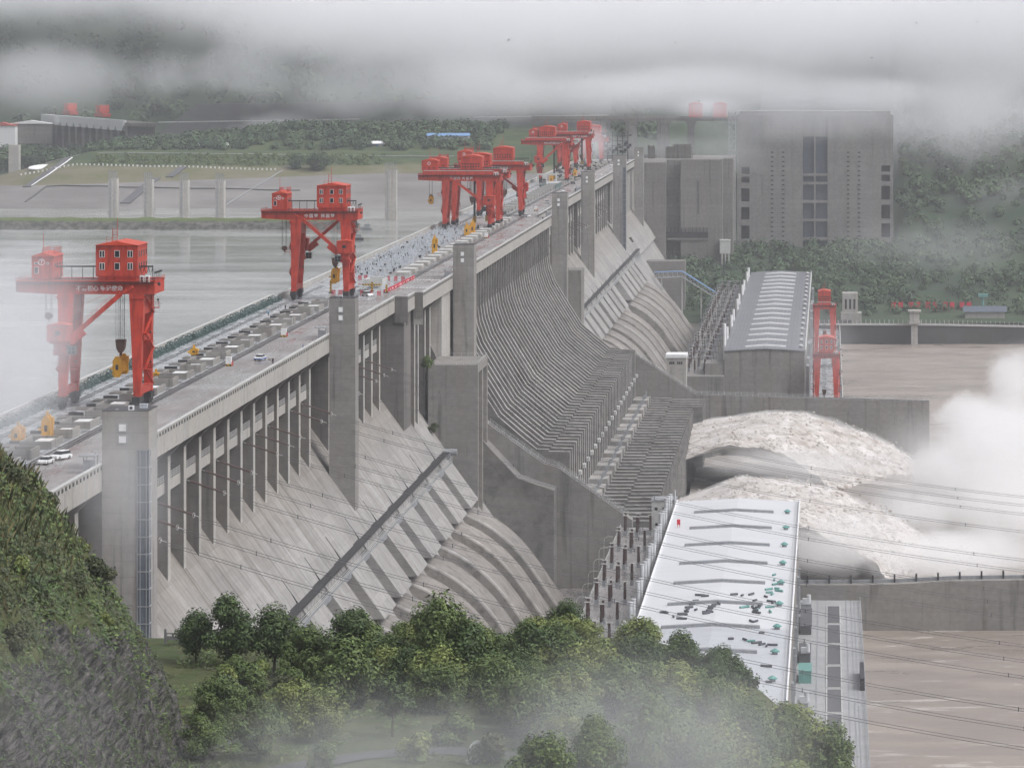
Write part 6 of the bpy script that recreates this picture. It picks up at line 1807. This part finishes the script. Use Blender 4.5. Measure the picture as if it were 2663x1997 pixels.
ROADQ = lambda x, y: abs((y - 390) * .4 - (x + 50)) > 4.5 or x > -36
fill(26, (-74, -56), (404, 462), [('bush', 0), ('bush', 1), ('bush', 2), ('bush', 0)], 'bushy green growth in the crowd at the foot of the rock face', 'bushes below the rock face', 2.2, lambda x, y: terr(x, y) < 192)
fill(16, (-62, -30), (462, 482), [('mid', 1), ('light', 0), ('bush', 0), ('bush', 2), ('dark', 1)], 'green tree crowded among the others along the terrace edge', 'crowded trees along the terrace edge', 2.6)
fill(26, (-57, -33), (420, 464), [('mid', 0), ('mid', 1), ('light', 1), ('bush', 2), ('dark', 1)], 'green tree crowded together with others in the middle of the terrace', 'crowded trees in the middle of the terrace', 2.9)
fill(54, (-34, 13), (386, 474), [('mid', 0), ('mid', 1), ('light', 0), ('light', 1), ('dark', 1), ('mid', 0)], 'misty green tree crowded together with others on the right slope', 'crowded misty trees on the right slope', 2.5, lambda x, y: x < 13 - (y - 392) * .2 and ROADQ(x, y))
fill(46, (-101, -68), (318, 404), [('bush', 0), ('bush', 2), ('bush', 1), ('bush', 2)], 'bushy shrub among the scrub covering the rocky hill', 'shrubs on the rocky hill', 1.6, lambda x, y: rocky(x, y, terr(x, y)) == 1 and terr(x, y) > 203)
# low growth on the terrace and on the rocky hill
rr = random.Random(5)
b = MB()
while len(b.f) < 46000:
    x = rr.uniform(-82, 16); y = rr.uniform(380, 488); z = terr(x, y)
    n = mnoise.noise(Vector((x * .12, y * .12, 9)))
    if n < -.02: continue
    # keep the curved road and the grassy clearing open
    q = (y - 390) * .4 - (x + 50)
    if abs(q) < 4 and x < -36: continue
    leafquad(b, (x, y, z + rr.random() ** 2 * (.3 + max(0, n) * 2.6)), (rr.uniform(-.6, .6), rr.uniform(-.8, .2), 1), .19, rr, 0 if n > .16 else 1)
tag(b.build('ground_cover', [M['leaf_mid'], M['leaf_scrub']], fix=False), 'low green undergrowth covering the terrace between the trees', 'undergrowth', kind='stuff')
b = MB(); cl = []
for _ in range(2300):
    x = rr.uniform(-106, -65); y = rr.uniform(290, 408); z = terr(x, y)
    if x < -60 and z > 189: cl.append((x, y, z, rocky(x, y, z)))
for x, y, z, m in cl:
    dens = 48 if m else (26 if rr.random() < .3 else 5)
    r = rr.uniform(.9, 2.2); mi = rr.choice((0, 0, 1, 2)) if m else 2
    for _ in range(dens):
        d = Vector((rr.gauss(0, .5), rr.gauss(0, .5), 0)); px, py = x + d.x * r, y + d.y * r
        zz = hill_z(px, py) + abs(rr.gauss(0, .35)) * r * (.9 if m else .4)
        leafquad(b, (px, py, zz), (rr.uniform(-.2, .9), rr.uniform(-.9, .3), .8), .24 if m else .16, rr, mi)
tag(b.build('hillside_scrub', [M['leaf_scrub'], M['leaf_mid'], M['leaf_dark']], fix=False), 'tangled green scrub covering the rocky hill at lower left', 'scrub', kind='stuff')
b = MB()
for _ in range(9000):
    y = rr.uniform(350, 407); x = rr.uniform(-99, -76); z = terr(x, y)
    if z < 211 + rr.uniform(-3, 3): continue
    h = rr.uniform(.7, 1.7) * (1.5 if rr.random() < .12 else 1); lean = Vector((rr.uniform(-.5, .5), rr.uniform(-.3, .3), 0)) * h
    k = len(b.v); z = hill_z(x, y); a = rr.uniform(0, 3.14); wx, wy = .035 * math.cos(a), .035 * math.sin(a)
    b.v += [(x - wx, y - wy, z), (x + wx, y + wy, z), (x + lean.x * .4 + wx, y + lean.y * .4, z + h * .7), (x + lean.x, y + lean.y, z + h)]
    b.f.append((k, k + 1, k + 2, k + 3)); b.m.append(0 if rr.random() < .5 else 1); b.s.append(False)
tag(b.build('tall_grass', [M['leaf_scrub'], M['reed']], fix=False), 'tall dry grass along the crest of the rocky hill', 'grass', kind='stuff')
# road, path and puddle on the terrace
def ribbon(name, pts, w, mat, h=.06, label=None, cat=None, kind=None):
    b = MB(); vs = []; fs = []
    for i, (x, y) in enumerate(pts):
        x0, y0 = pts[max(0, i - 1)]; x1, y1 = pts[min(len(pts) - 1, i + 1)]; d = Vector((x1 - x0, y1 - y0)).normalized(); n = Vector((-d.y, d.x)) * w / 2
        for s in (-1, 1): vs.append((x + n.x * s, y + n.y * s, max(terr(x + n.x * s, y + n.y * s), terr(x, y)) + h))
    for i in range(len(pts) - 1): fs.append((2 * i, 2 * i + 1, 2 * i + 3, 2 * i + 2))
    b.add(vs, fs, 0, True); return tag(b.build(name, mat, fix=False), label, cat, kind=kind)


ribbon('road', [(-56, 378), (-50, 386), (-45, 390), (-40, 391), (-35, 389), (-31, 384)], 4.5, M['asphalt'], .12, kind='structure')
ribbon('path', [(-66, 392), (-63, 400), (-61, 409), (-59.4, 418)], 1.2, M['asphalt'], .12, kind='structure')
ribbon('puddle', [(-45.2, 404), (-44.9, 408), (-44.5, 413), (-44.2, 417)], 1.7, M['reservoir'], .14, kind='structure') if False else None
b = MB(); vs = []
x0, y0, z0 = hit(1030, 1640)
n = 22
for k in range(n):
    a = 2 * math.pi * k / n; r = 1 + .35 * math.sin(3 * a + 1)
    px, py = x0 + 1.2 * r * math.cos(a), y0 + 7.5 * r * math.sin(a); vs.append((px, py, z0 + .42))
b.add(vs, [tuple(range(n))]); tag(b.build('puddle', M['reservoir'], fix=False), kind='structure')
# stone railing round the terrace edge
def stone_rail(pts, label):
    t = thing('stone_railing', label, 'railing', (pts[0][0], pts[0][1], pts[0][2]), world=True)
    for a, c in zip(pts[:-1], pts[1:]):
        A, C2 = Vector(a), Vector(c); n = max(1, round((C2 - A).length / 2.1))
        for i in range(n):
            p, q = A.lerp(C2, i / n), A.lerp(C2, (i + 1) / n)
            b = MB(); u = Vector((0, 0, 1)); b.bar(p + u * .95, q + u * .95, .22, .16); b.bar(p + u * .35, q + u * .35, .14, .5); m = p.lerp(q, .5); b.box(m.x - .12, m.x + .12, m.y - .08, m.y + .08, m.z + .5, m.z + .9); b.build('panel', M['stone'], t)
            b = MB(); b.box(p.x - .15, p.x + .15, p.y - .15, p.y + .15, p.z - .4, p.z + 1.25); b.ell((p.x, p.y, p.z + 1.38), .17, .17, .2, 6, 4); b.build('post', M['stone'], t)


M['stone'] = concrete('carved_grey_stone', (.16, .16, .16), liftamt=0, streak=.2)
stone_rail([(-86.5, 483, 186.8), (-79, 484.5, 186.4)], 'grey carved stone railing at the left end of the terrace')
stone_rail([(-46.5, 487, 186.2), (-43, 487, 186.2)], 'short stretch of grey stone railing right of the tallest tree')
pts = []
for vx, vy in ((1338, 1392), (1355, 1395), (1375, 1400), (1395, 1408), (1412, 1418), (1430, 1432)):
    yy = 482 - (vx - 1338) * .12; x, _, z = at(vx * 1.2039, vy * 1.2039, yy); pts.append((x, yy, z))
stone_rail(pts, 'curved grey stone railing stepping down in front of the white roof')
# ---------------------------------------------------------------- distant woods
def crowns(name, label, pts, mat, ls, per, kind='stuff'):
    b = MB()
    for (x, y, z, r) in pts:
        for _ in range(per):
            d = Vector((rr.gauss(0, 1), rr.gauss(0, 1), rr.gauss(0, .8))).normalized(); k = rr.random() ** .4
            leafquad(b, (x + d.x * r * k, y + d.y * r * k, z + r * .8 + d.z * r * .9 * k), d + Vector((0, 0, .5)), ls, rr)
    return tag(b.build(name, mat, fix=False), label, 'wood', kind=kind)


P = []
for i in range(520):
    px = rr.uniform(120, 1320); y = rr.uniform(2838, 2960); x = (px - 2155) / (F / y); P.append((x, y, bz(x, y) - 1, rr.uniform(3.5, 6.5)))
for i in range(150):
    px = rr.uniform(-10, 420); y = rr.uniform(3000, 3080); x = (px - 2155) / (F / y); P.append((x, y, 170 + rr.uniform(-6, 6), rr.uniform(4, 7)))
crowns('far_wood', 'belt of dark green trees along the top of the far bank', P, M['leaf_far'], 1.3, 80)
P = []
for i in range(420):
    px = rr.uniform(240, 1000); py = rr.uniform(404, 430); y = bank(px, py); x = (px - 2155) / (F / y); P.append((x, y, bz(x, y) - 1.2, rr.uniform(1.2, 2.6)))
crowns('bank_bushes', 'pale green bushes over the upper slope of the far bank', P, M['leaf_bank'], .8, 34)
for i, (px, py, r, lab) in enumerate(((772, 438, 7.0, 'smaller of two dark round trees on the slope of the far bank'), (828, 442, 9.5, 'larger of two dark round trees on the slope of the far bank'))):
    y = bank(px, py); x = (px - 2155) / (F / y)
    t = make_tree('bank_tree', 60 + i, r * 1.7, r, 26, 2600, .8, M['leaf_far'], .05, .4); t.location = (x, y, bz(x, y) - 1); t['label'] = lab; t['category'] = 'tree'
P = []
for i in range(1150):
    x = rr.uniform(-125, 330); y = rr.uniform(2448, 2735) if x < 55 else rr.uniform(2448, 2900)
    if -132 < x < -94 and y < 2492: continue
    if 86 < x < 120 and y < 2456: continue
    if x < 24 and y < 2450: continue
    P.append((x, y, slopez(x, y) - 1, rr.uniform(3.0, 6.5)))
crowns('wooded_slope', 'dark wooded slope below the ship lift and behind the far tailrace road', P, M['leaf_far'], 1.15, 64)
P = []
for i in range(900):
    x = rr.uniform(52, 420); y = rr.uniform(2760, 3400); P.append((x, y, slopez(x, y), rr.uniform(4, 8)))
crowns('wooded_slope', 'dim wooded hillside right of the ship lift', P, M['leaf_far'], 1.7, 50)
P = [(x, y, hz(x, y), rr.uniform(7, 13)) for x, y in [(rr.uniform(-900, -150), rr.uniform(3150, 3900)) for _ in range(800)]]
crowns('hill_wood', 'dim tree-covered hillside rising into the cloud', P, M['leaf_far'], 2.6, 46)
for i, (x, y, z, r, lab) in enumerate(((-130.6, 1206, 161.0, 2.6, 'leafy bush growing from the top corner of the big block beside the spillway'), (-128.6, 1206, 140, 1.8, 'dark bush growing low in the joint beside the big block'), (-129.8, 2420, 138, 2.2, 'dark bush on the dam face at the far end of the gallery'))):
    t = dup(PROTO['bush'][2 if i else 0], (x, y, z - r * .4), i, lab, 'bushes rooted in the dam', r / 1.9)
# ---------------------------------------------------------------- water thrown from the spillway
SPRAYMAT = bpy.data.materials.new('fine_spray'); SPRAYMAT.use_nodes = True; _nt = SPRAYMAT.node_tree; _nt.nodes.clear()
_o = _nt.nodes.new('ShaderNodeOutputMaterial'); _p = nd(_nt, 'ShaderNodeVolumePrincipled', {'Color': (.99, .985, .975, 1), 'Density': .035}); _nt.links.new(_p.outputs[0], _o.inputs['Volume'])


def lerp_prof(pf, u):
    u = u * (len(pf) - 1); i = min(int(u), len(pf) - 2); f = u - i
    # catmull-rom
    p0, p1, p2, p3 = pf[max(i - 1, 0)], pf[i], pf[i + 1], pf[min(i + 2, len(pf) - 1)]
    return [.5 * ((2 * p1[k]) + (-p0[k] + p2[k]) * f + (2 * p0[k] - 5 * p1[k] + 4 * p2[k] - p3[k]) * f * f + (-p0[k] + 3 * p1[k] - 3 * p2[k] + p3[k]) * f ** 3) for k in (0, 1)]


def jet(label, yn, yf, near, far, seed, thick=4.5):
    nu, nw = 190, 90; b = MB(); top = []; bot = []; flow = []; rr = random.Random(seed); drops = []
    for j in range(nw + 1):
        w = j / nw; y = yn + (yf - yn) * w
        ww = w + .05 * mnoise.noise(Vector((w * 9, seed, 0)))
        for i in range(nu + 1):
            u = i / nu
            a = lerp_prof(near, u); c = lerp_prof(far, u)
            k = ww * ww * (3 - 2 * ww) if 0 < ww < 1 else max(0, min(1, ww)); x = a[0] + (c[0] - a[0]) * k; z = a[1] + (c[1] - a[1]) * k
            amp = .3 + 2.3 * u ** .8
            v = Vector((x * .10, y * .12, z * .12 + seed))
            d = mnoise.fractal(v, .9, 2.0, 4); e = mnoise.fractal(v * 3.1, 1.0, 2.0, 2)
            strand = mnoise.noise(Vector((w * 26, u * 2.2, seed)))
            strand += .55 * mnoise.noise(Vector((w * 70, u * 4, seed + 5)))
            zz = z + amp * (d * .95 + e * .2) + strand * (.55 + 1.1 * u); flow.append((u * 105, w * (yf - yn), 0))
            edge = min(1, 4 * w * (1 - w) * 1.1)
            top.append((x + amp * .5 * e, y + amp * .8 * mnoise.noise(v * 3 + Vector((9, 0, 0))), zz))
            bot.append((x, y, min(zz - .4, z - thick * edge * (.5 + u * .8) + d * amp)))
            if rr.random() < .10 * u + .02: drops.append((x + rr.gauss(0, 1) * amp * .8, y + rr.gauss(0, 1) * 1.5, zz + abs(rr.gauss(0, .55)) * amp, rr.uniform(.12, .42)))
    n = nu + 1; N = len(top)
    fs = []
    for j in range(nw):
        for i in range(nu):
            q = j * n + i
            fs.append((q, q + 1, q + n + 1, q + n)); fs.append((N + q, N + q + n, N + q + n + 1, N + q + 1))
    for j in range(nw): q = j * n; fs.append((q, q + n, N + q + n, N + q)); q += nu; fs.append((q, N + q, N + q + n, q + n))
    for i in range(nu): fs.append((i, N + i, N + i + 1, i + 1)); q = nw * n + i; fs.append((q, q + 1, N + q + 1, N + q))
    b.add(top + bot, fs, 0, True)
    for x, y, z, r in drops:
        k = len(b.v); st = r * 2.2
        b.v += [(x - st, y, z + r * .3), (x, y - r, z), (x + st, y, z - r * .4), (x, y + r, z), (x, y, z + r), (x, y, z - r)]
        for f in ((0, 1, 4), (1, 2, 4), (2, 3, 4), (3, 0, 4), (1, 0, 5), (2, 1, 5), (3, 2, 5), (0, 3, 5)): b.f.append(tuple(k + q for q in f)); b.m.append(0); b.s.append(True)
    o = tag(b.build('water_jet', M['foam'], fix=False), label, 'water jet', kind='stuff')
    at_ = o.data.attributes.new('flow', 'FLOAT_VECTOR', 'POINT'); flow = flow + flow; flow += [(v[0], v[1], 0) for v in b.v[len(flow):]]
    at_.data.foreach_set('vector', [q for v in flow for q in v])
    # torn spray round the jet: a closed shell of fine droplets
    c = MB(); T = []; B2 = []; nu2, nw2 = 90, 44
    for j in range(nw2 + 1):
        w = -.06 + 1.12 * j / nw2; y = yn + (yf - yn) * w; k = max(0, min(1, w)); k = k * k * (3 - 2 * k)
        for i in range(nu2 + 1):
            u = i / nu2; a = lerp_prof(near, u); q = lerp_prof(far, u); x = a[0] + (q[0] - a[0]) * k; z = a[1] + (q[1] - a[1]) * k
            d = mnoise.fractal(Vector((x * .13, y * .16, z * .1 + seed + 4)), .8, 2, 5)
            e = min(1, 7 * (j / nw2) * (1 - j / nw2)) * min(1, u * 9 + .25)
            T.append((x, y + d * 2, z + (1.2 + 2.6 * u) * e + d * 2.4 * (.3 + u) * e)); B2.append((x - 1, y, z - (1.5 + 9.0 * u) * e - .3 + d * 2.5 * e))
    n2 = nu2 + 1; N2 = len(T); fs = []
    for j in range(nw2):
        for i in range(nu2):
            q = j * n2 + i; fs.append((q, q + 1, q + n2 + 1, q + n2)); fs.append((N2 + q, N2 + q + n2, N2 + q + n2 + 1, N2 + q + 1))
    for j in range(nw2): q = j * n2; fs.append((q, q + n2, N2 + q + n2, N2 + q)); q += nu2; fs.append((q, N2 + q, N2 + q + n2, q + n2))
    for i in range(nu2): fs.append((i, N2 + i, N2 + i + 1, i + 1)); q = nw2 * n2 + i; fs.append((q, q + 1, N2 + q + 1, N2 + q))
    c.add(T + B2, fs, 0, True)
    tag(c.build('spray', SPRAYMAT), label.replace('arc of white water', 'veil of fine spray round the arc of water'), 'spray', kind='stuff')
    return o


jet('far arc of white water leaping from the spillway in front of the stained wall', 1598, 1694,
    [(-63, 86.5), (-52, 90.5), (-43, 92.8), (-34, 92.6), (-25, 90), (-14, 85), (-4, 78.5), (4, 72)],
    [(-64.6, 92.2), (-50, 95), (-37, 96.6), (-22, 97.6), (-9, 96.6), (8, 91), (24, 84.5), (36, 77), (43, 71)], 3)
jet('near arc of white water leaping from the spillway behind the white roof', 1322, 1424,
    [(-60, 85), (-45, 92.5), (-32, 96), (-20, 95.5), (-6, 92), (6, 86.5), (16, 80), (25, 71)],
    [(-58.5, 90.6), (-47, 94.6), (-35, 98.8), (-26, 98.8), (-13, 97.4), (-2, 95.4), (8, 91.2), (20, 85.6), (31, 79.5), (40, 72)], 8)


# ---------------------------------------------------------------- haze, drifting mist and cloud
def fog(name, label, c, rads, dens, nsc=.02, lo=.42, hi=.62, power=1.0, col=(.96, .97, .99), detail=4, stretch=(1, 1, 1), base=0.0):
    m = bpy.data.materials.new(name); m.use_nodes = True; nt = m.node_tree; nt.nodes.clear()
    out = nt.nodes.new('ShaderNodeOutputMaterial')
    tc = nt.nodes.new('ShaderNodeTexCoord'); gp = nt.nodes.new('ShaderNodeNewGeometry')
    ln = nd(nt, 'ShaderNodeVectorMath', {0: tc.outputs['Object']}, operation='LENGTH').outputs['Value']
    fall = nd(nt, 'ShaderNodeMapRange', {0: ln, 1: .1, 2: .99, 3: 1, 4: 0}, interpolation_type='SMOOTHSTEP').outputs[0]
    n = noi(nt, vmul(nt, gp.outputs['Position'], stretch), nsc, detail, .6, .5)
    # ragged edge: the noise eats further into the outside of the cloud
    n2 = noi(nt, vmul(nt, gp.outputs['Position'], stretch), nsc * 3.7, 5, .65, .8)
    n = mm(nt, 'ADD', mm(nt, 'MULTIPLY', n, 1.25), mm(nt, 'MULTIPLY', mm(nt, 'SUBTRACT', n2, .62), .5))
    v = mm(nt, 'ADD', n, mm(nt, 'MULTIPLY', mm(nt, 'SUBTRACT', fall, .5), .34))
    v = nd(nt, 'ShaderNodeMapRange', {0: v, 1: lo, 2: hi, 3: base, 4: 1}, interpolation_type='SMOOTHSTEP').outputs[0]
    d = mm(nt, 'MULTIPLY', mm(nt, 'MULTIPLY', v, fall), dens)
    pv = nd(nt, 'ShaderNodeVolumePrincipled', {'Color': tuple(col) + (1,), 'Density': d, 'Anisotropy': .0})
    nt.links.new(pv.outputs[0], out.inputs['Volume'])
    b = MB(); b.ell((0, 0, 0), 1, 1, 1, 20, 12)
    m.cycles.volume_step_rate = .6 if name in ('low_cloud', 'spray') else .7
    o = b.build(name, m); o.location = c; o.scale = rads
    return tag(o, label, 'fog', kind='stuff')


def fogpx(name, label, px, py, Y, rpx, rpy, depth, dens, nsc, lo, hi, **k):
    """a bank of fog given by where it hangs (measured spot, distance) and its real size"""
    s = F / Y
    return fog(name, label, at(px, py, Y), (rpx / s, depth, rpy / s), dens, nsc, lo, hi, **k)


CL = 'low_cloud'
fogpx(CL, 'wide pale cloud bank behind everything above the dam', 1950, 20, 3320, 1500, 350, 180, .020, .004, .30, .54, base=.55, col=(.99, .992, .997), detail=6)
fogpx(CL, 'pale cloud bank behind the upper left hill', 250, -150, 3600, 1500, 300, 220, .012, .004, .32, .56, base=.4, col=(.99, .992, .997), detail=6)
for i, (px, py, Y, rx, ry, dp, de, lo, hi, base) in enumerate([
    (300, -60, 3150, 900, 165, 170, .016, .36, .60, .15), (850, 40, 3080, 560, 190, 150, .017, .34, .60, .30), (1350, 60, 3040, 760, 260, 150, .018, .30, .58, .5),
    (2050, 60, 3000, 760, 245, 150, .020, .30, .58, .5), (2650, 80, 2980, 620, 300, 150, .020, .30, .58, .5), (1230, 235, 2960, 360, 130, 90, .018, .33, .60, .25),
    (930, 240, 3010, 260, 120, 90, .012, .36, .62, .1), (1560, 250, 2900, 360, 95, 70, .018, .34, .60, .3), (2540, 340, 2900, 430, 220, 110, .018, .32, .60, .35),
    (2230, 245, 2870, 330, 75, 60, .020, .34, .60, .35), (560, 200, 3080, 420, 130, 110, .011, .40, .66, .1), (120, 200, 3080, 340, 140, 110, .010, .40, .66, .12),
    (2640, 540, 2800, 260, 110, 90, .012, .38, .64, .1), (700, 330, 3005, 260, 60, 60, .012, .44, .64, 0), (1080, 345, 2960, 220, 70, 60, .016, .40, .62, 0)]):
    fogpx(CL, ['cloud along the top left above the dark hill', 'cloud above the far bank left of centre', 'broad bright cloud above the middle of the dam', 'broad bright cloud above the ship lift', 'bright cloud at the top right', 'cloud pouring down behind the third group of cranes', 'ragged cloud over the trees left of the cranes', 'cloud behind the bridge', 'thick cloud right of the ship lift', 'cloud lapping the top edge of the ship lift', 'torn veil over the dark upper left hill', 'torn veil at the far left of the hill', 'pale cloud at the right edge above the green slope', 'thin wisp above the far bank trees', 'thin cloud at the right end of the far bank'][i],
          px, py, Y, rx, ry, dp, de, .009, lo, hi, base=base, col=(.99, .992, .997), stretch=(1, .7, 1.0), detail=6)
fogpx('fog_veil', 'thin fog drifting across the top of the ship lift', 2120, 300, 2690, 560, 105, 40, .013, .02, .38, .62)
fogpx('fog_veil', 'thin fog between the bridge piers at the dam end', 1700, 385, 2745, 330, 60, 36, .010, .022, .38, .62)
fogpx('low_cloud', 'bright cloud behind the bridge and its two red machine houses', 1830, 235, 2890, 420, 100, 60, .026, .009, .28, .56, base=.5, col=(.99, .992, .997))
fogpx('fog_veil', 'puff of fog swallowing the two red machine houses', 1842, 280, 2765, 130, 40, 22, .045, .02, .28, .6, base=.4)
fogpx('fog_veil', 'puff of fog round the farthest red crane of the deck', 1535, 375, 2535, 90, 75, 18, .045, .03, .28, .6, base=.4)
fogpx('fog_veil', 'thin fog round the two red tailrace cranes', 2140, 900, 1795, 130, 140, 18, .012, .03, .30, .6, base=.4)
fogpx('fog_veil', 'wisp of fog before the stairs left of the ship lift', 1900, 400, 2690, 130, 130, 30, .012, .025, .38, .62)
fogpx('fog_veil', 'thin fog over the wooded slope below the ship lift', 2450, 640, 2500, 420, 110, 40, .006, .02, .38, .62)
fog('mist', 'white mist drifting over the left edge of the deck and the nearest crane', (-156.5, 700, 206), (23, 60, 36), .023, .045, .36, .62, base=.06, detail=6)
fog('mist', 'mist curling round the nearest stair tower', (-126, 660, 186), (15, 26, 22), .014, .06, .36, .64, detail=6)
fog('mist', 'thin mist over the rock face at lower left', (-72, 318, 203), (18, 46, 18), .0035, .08, .40, .62, detail=6)
fog('mist', 'thin mist over the terrace trees at the bottom', (-44, 358, 195), (30, 26, 11), .018, .08, .38, .62, detail=6)
fog('mist', 'thin mist over the trees of the right slope', (-17, 372, 193.5), (30, 36, 15), .018, .07, .36, .62, base=.15, detail=6)
SPC = (.99, .985, .975)
for i, (px, py, Y, rx, ry, dp, de, lo, hi) in enumerate([
    (2600, 1140, 1540, 210, 130, 60, .085, .34, .56), (2440, 1225, 1500, 140, 90, 40, .08, .36, .56), (2640, 1330, 1440, 230, 140, 60, .065, .34, .56), (2400, 1330, 1440, 190, 80, 45, .07, .36, .56),
    (2480, 1440, 1360, 300, 80, 60, .07, .36, .56), (2590, 1260, 1460, 430, 300, 70, .026, .26, .58), (2635, 985, 1600, 100, 130, 40, .06, .40, .60), (2500, 1075, 1580, 130, 80, 40, .07, .38, .58), (2200, 1450, 1340, 330, 70, 50, .030, .36, .60),
    (2130, 1215, 1580, 260, 75, 26, .045, .34, .60), (1960, 1205, 1585, 210, 60, 24, .035, .34, .62), (2180, 1430, 1306, 230, 85, 18, .085, .28, .56), (2240, 1365, 1316, 200, 60, 16, .05, .32, .6)]):
    fogpx('spray', ['densest cloud of spray where the far jet lands', 'rounded head of spray at the end of the far jet', 'white spray filling the right edge of the channel', 'spray between the two arcs of water', 'low spray over the water below the near jet', 'wide soft haze of spray filling the channel at right', 'thin plume of spray rising at the right edge', 'spray breaking against the far guide wall', 'thin low spray right of the white roof', 'thin spray under the far arc of water', 'thin spray at the foot of the spillway between the jets', 'thin spray trailing under the near arc', 'soft spray along the lower edge of the near arc'][i], px, py, Y, rx, ry, dp, de, .035, lo, hi, col=SPC, detail=6, stretch=(1, .6, 1.2))
b = MB(); b.box(-2600, 1100, -60, 5700, 38, 720); hzm = bpy.data.materials.new('haze'); hzm.use_nodes = True; nt = hzm.node_tree; nt.nodes.clear()
out = nt.nodes.new('ShaderNodeOutputMaterial'); pv = nd(nt, 'ShaderNodeVolumePrincipled', {'Color': (.95, .965, 1, 1), 'Density': HAZE}); nt.links.new(pv.outputs[0], out.inputs['Volume'])
tag(b.build('haze', hzm), 'damp grey haze filling the valley', 'haze', kind='stuff')
SKY_STRENGTH, SUN_STRENGTH, EXPOSURE, VB = .10, 1.3, 0.46, 10
# ---------------------------------------------------------------- camera, light, render settings
cam = bpy.data.cameras.new('camera'); co = bpy.data.objects.new('camera', cam); COL.objects.link(co)
co.location = (0, 0, ZC); co.rotation_euler = (rad(90), 0, 0)
cam.sensor_width = 36; cam.lens = F / 2663 * 36
cam.shift_x = -(2155 - 1331.5) / 2663; cam.shift_y = -(998.5 - 126) / 2663
cam.clip_start = 1; cam.clip_end = 20000
SC.camera = co
w = bpy.data.worlds.new('World'); SC.world = w; w.use_nodes = True
nt = w.node_tree; bg = nt.nodes['Background']
sky = nt.nodes.new('ShaderNodeTexSky'); sky.sky_type = 'NISHITA'; sky.sun_disc = False
SUN_EL, SUN_AZ = rad(52), rad(112)          # high behind the cloud, downstream and a little behind the camera
sky.sun_elevation = SUN_EL; sky.sun_rotation = SUN_AZ; sky.air_density = 1.0; sky.dust_density = 4.0
# an overcast: the sky's own light with its blue taken out, brighter overhead than at the horizon
hs = nd(nt, 'ShaderNodeHueSaturation', {'Saturation': .07, 'Color': sky.outputs[0]})
tc = nt.nodes.new('ShaderNodeTexCoord'); sp = nd(nt, 'ShaderNodeSeparateXYZ', {0: tc.outputs['Generated']})
up = nd(nt, 'ShaderNodeMapRange', {0: sp.outputs[2], 1: 0, 2: 1, 3: .82, 4: 1.55}).outputs[0]
ev = nd(nt, 'ShaderNodeVectorMath', {0: hs.outputs[0], 'Scale': up}, operation='SCALE')
tint = nd(nt, 'ShaderNodeVectorMath', {0: ev.outputs[0], 1: (.975, .985, 1.06)}, operation='MULTIPLY')
nt.links.new(tint.outputs[0], bg.inputs[0]); bg.inputs[1].default_value = SKY_STRENGTH
sl = bpy.data.lights.new('sun', 'SUN'); sl.energy = SUN_STRENGTH; sl.angle = rad(30); sl.color = (1, .97, .93)
so = bpy.data.objects.new('sun', sl); COL.objects.link(so)
so.rotation_euler = (rad(90) - SUN_EL, 0, math.pi - SUN_AZ)
SC.view_settings.view_transform = 'Standard'; SC.view_settings.look = 'None'
SC.view_settings.exposure = EXPOSURE; SC.view_settings.gamma = 1
cy = SC.cycles
cy.max_bounces = 6; cy.diffuse_bounces = 2; cy.glossy_bounces = 2; cy.transmission_bounces = 2; cy.volume_bounces = VB
cy.transparent_max_bounces = 8; cy.caustics_reflective = False; cy.caustics_refractive = False
cy.use_denoising = True; cy.use_adaptive_sampling = True; cy.adaptive_threshold = .03; cy.adaptive_min_samples = 16
cy.volume_step_rate = 1.0; cy.volume_max_steps = 128
try: cy.volume_preview_step_rate = 1.0
except Exception: pass
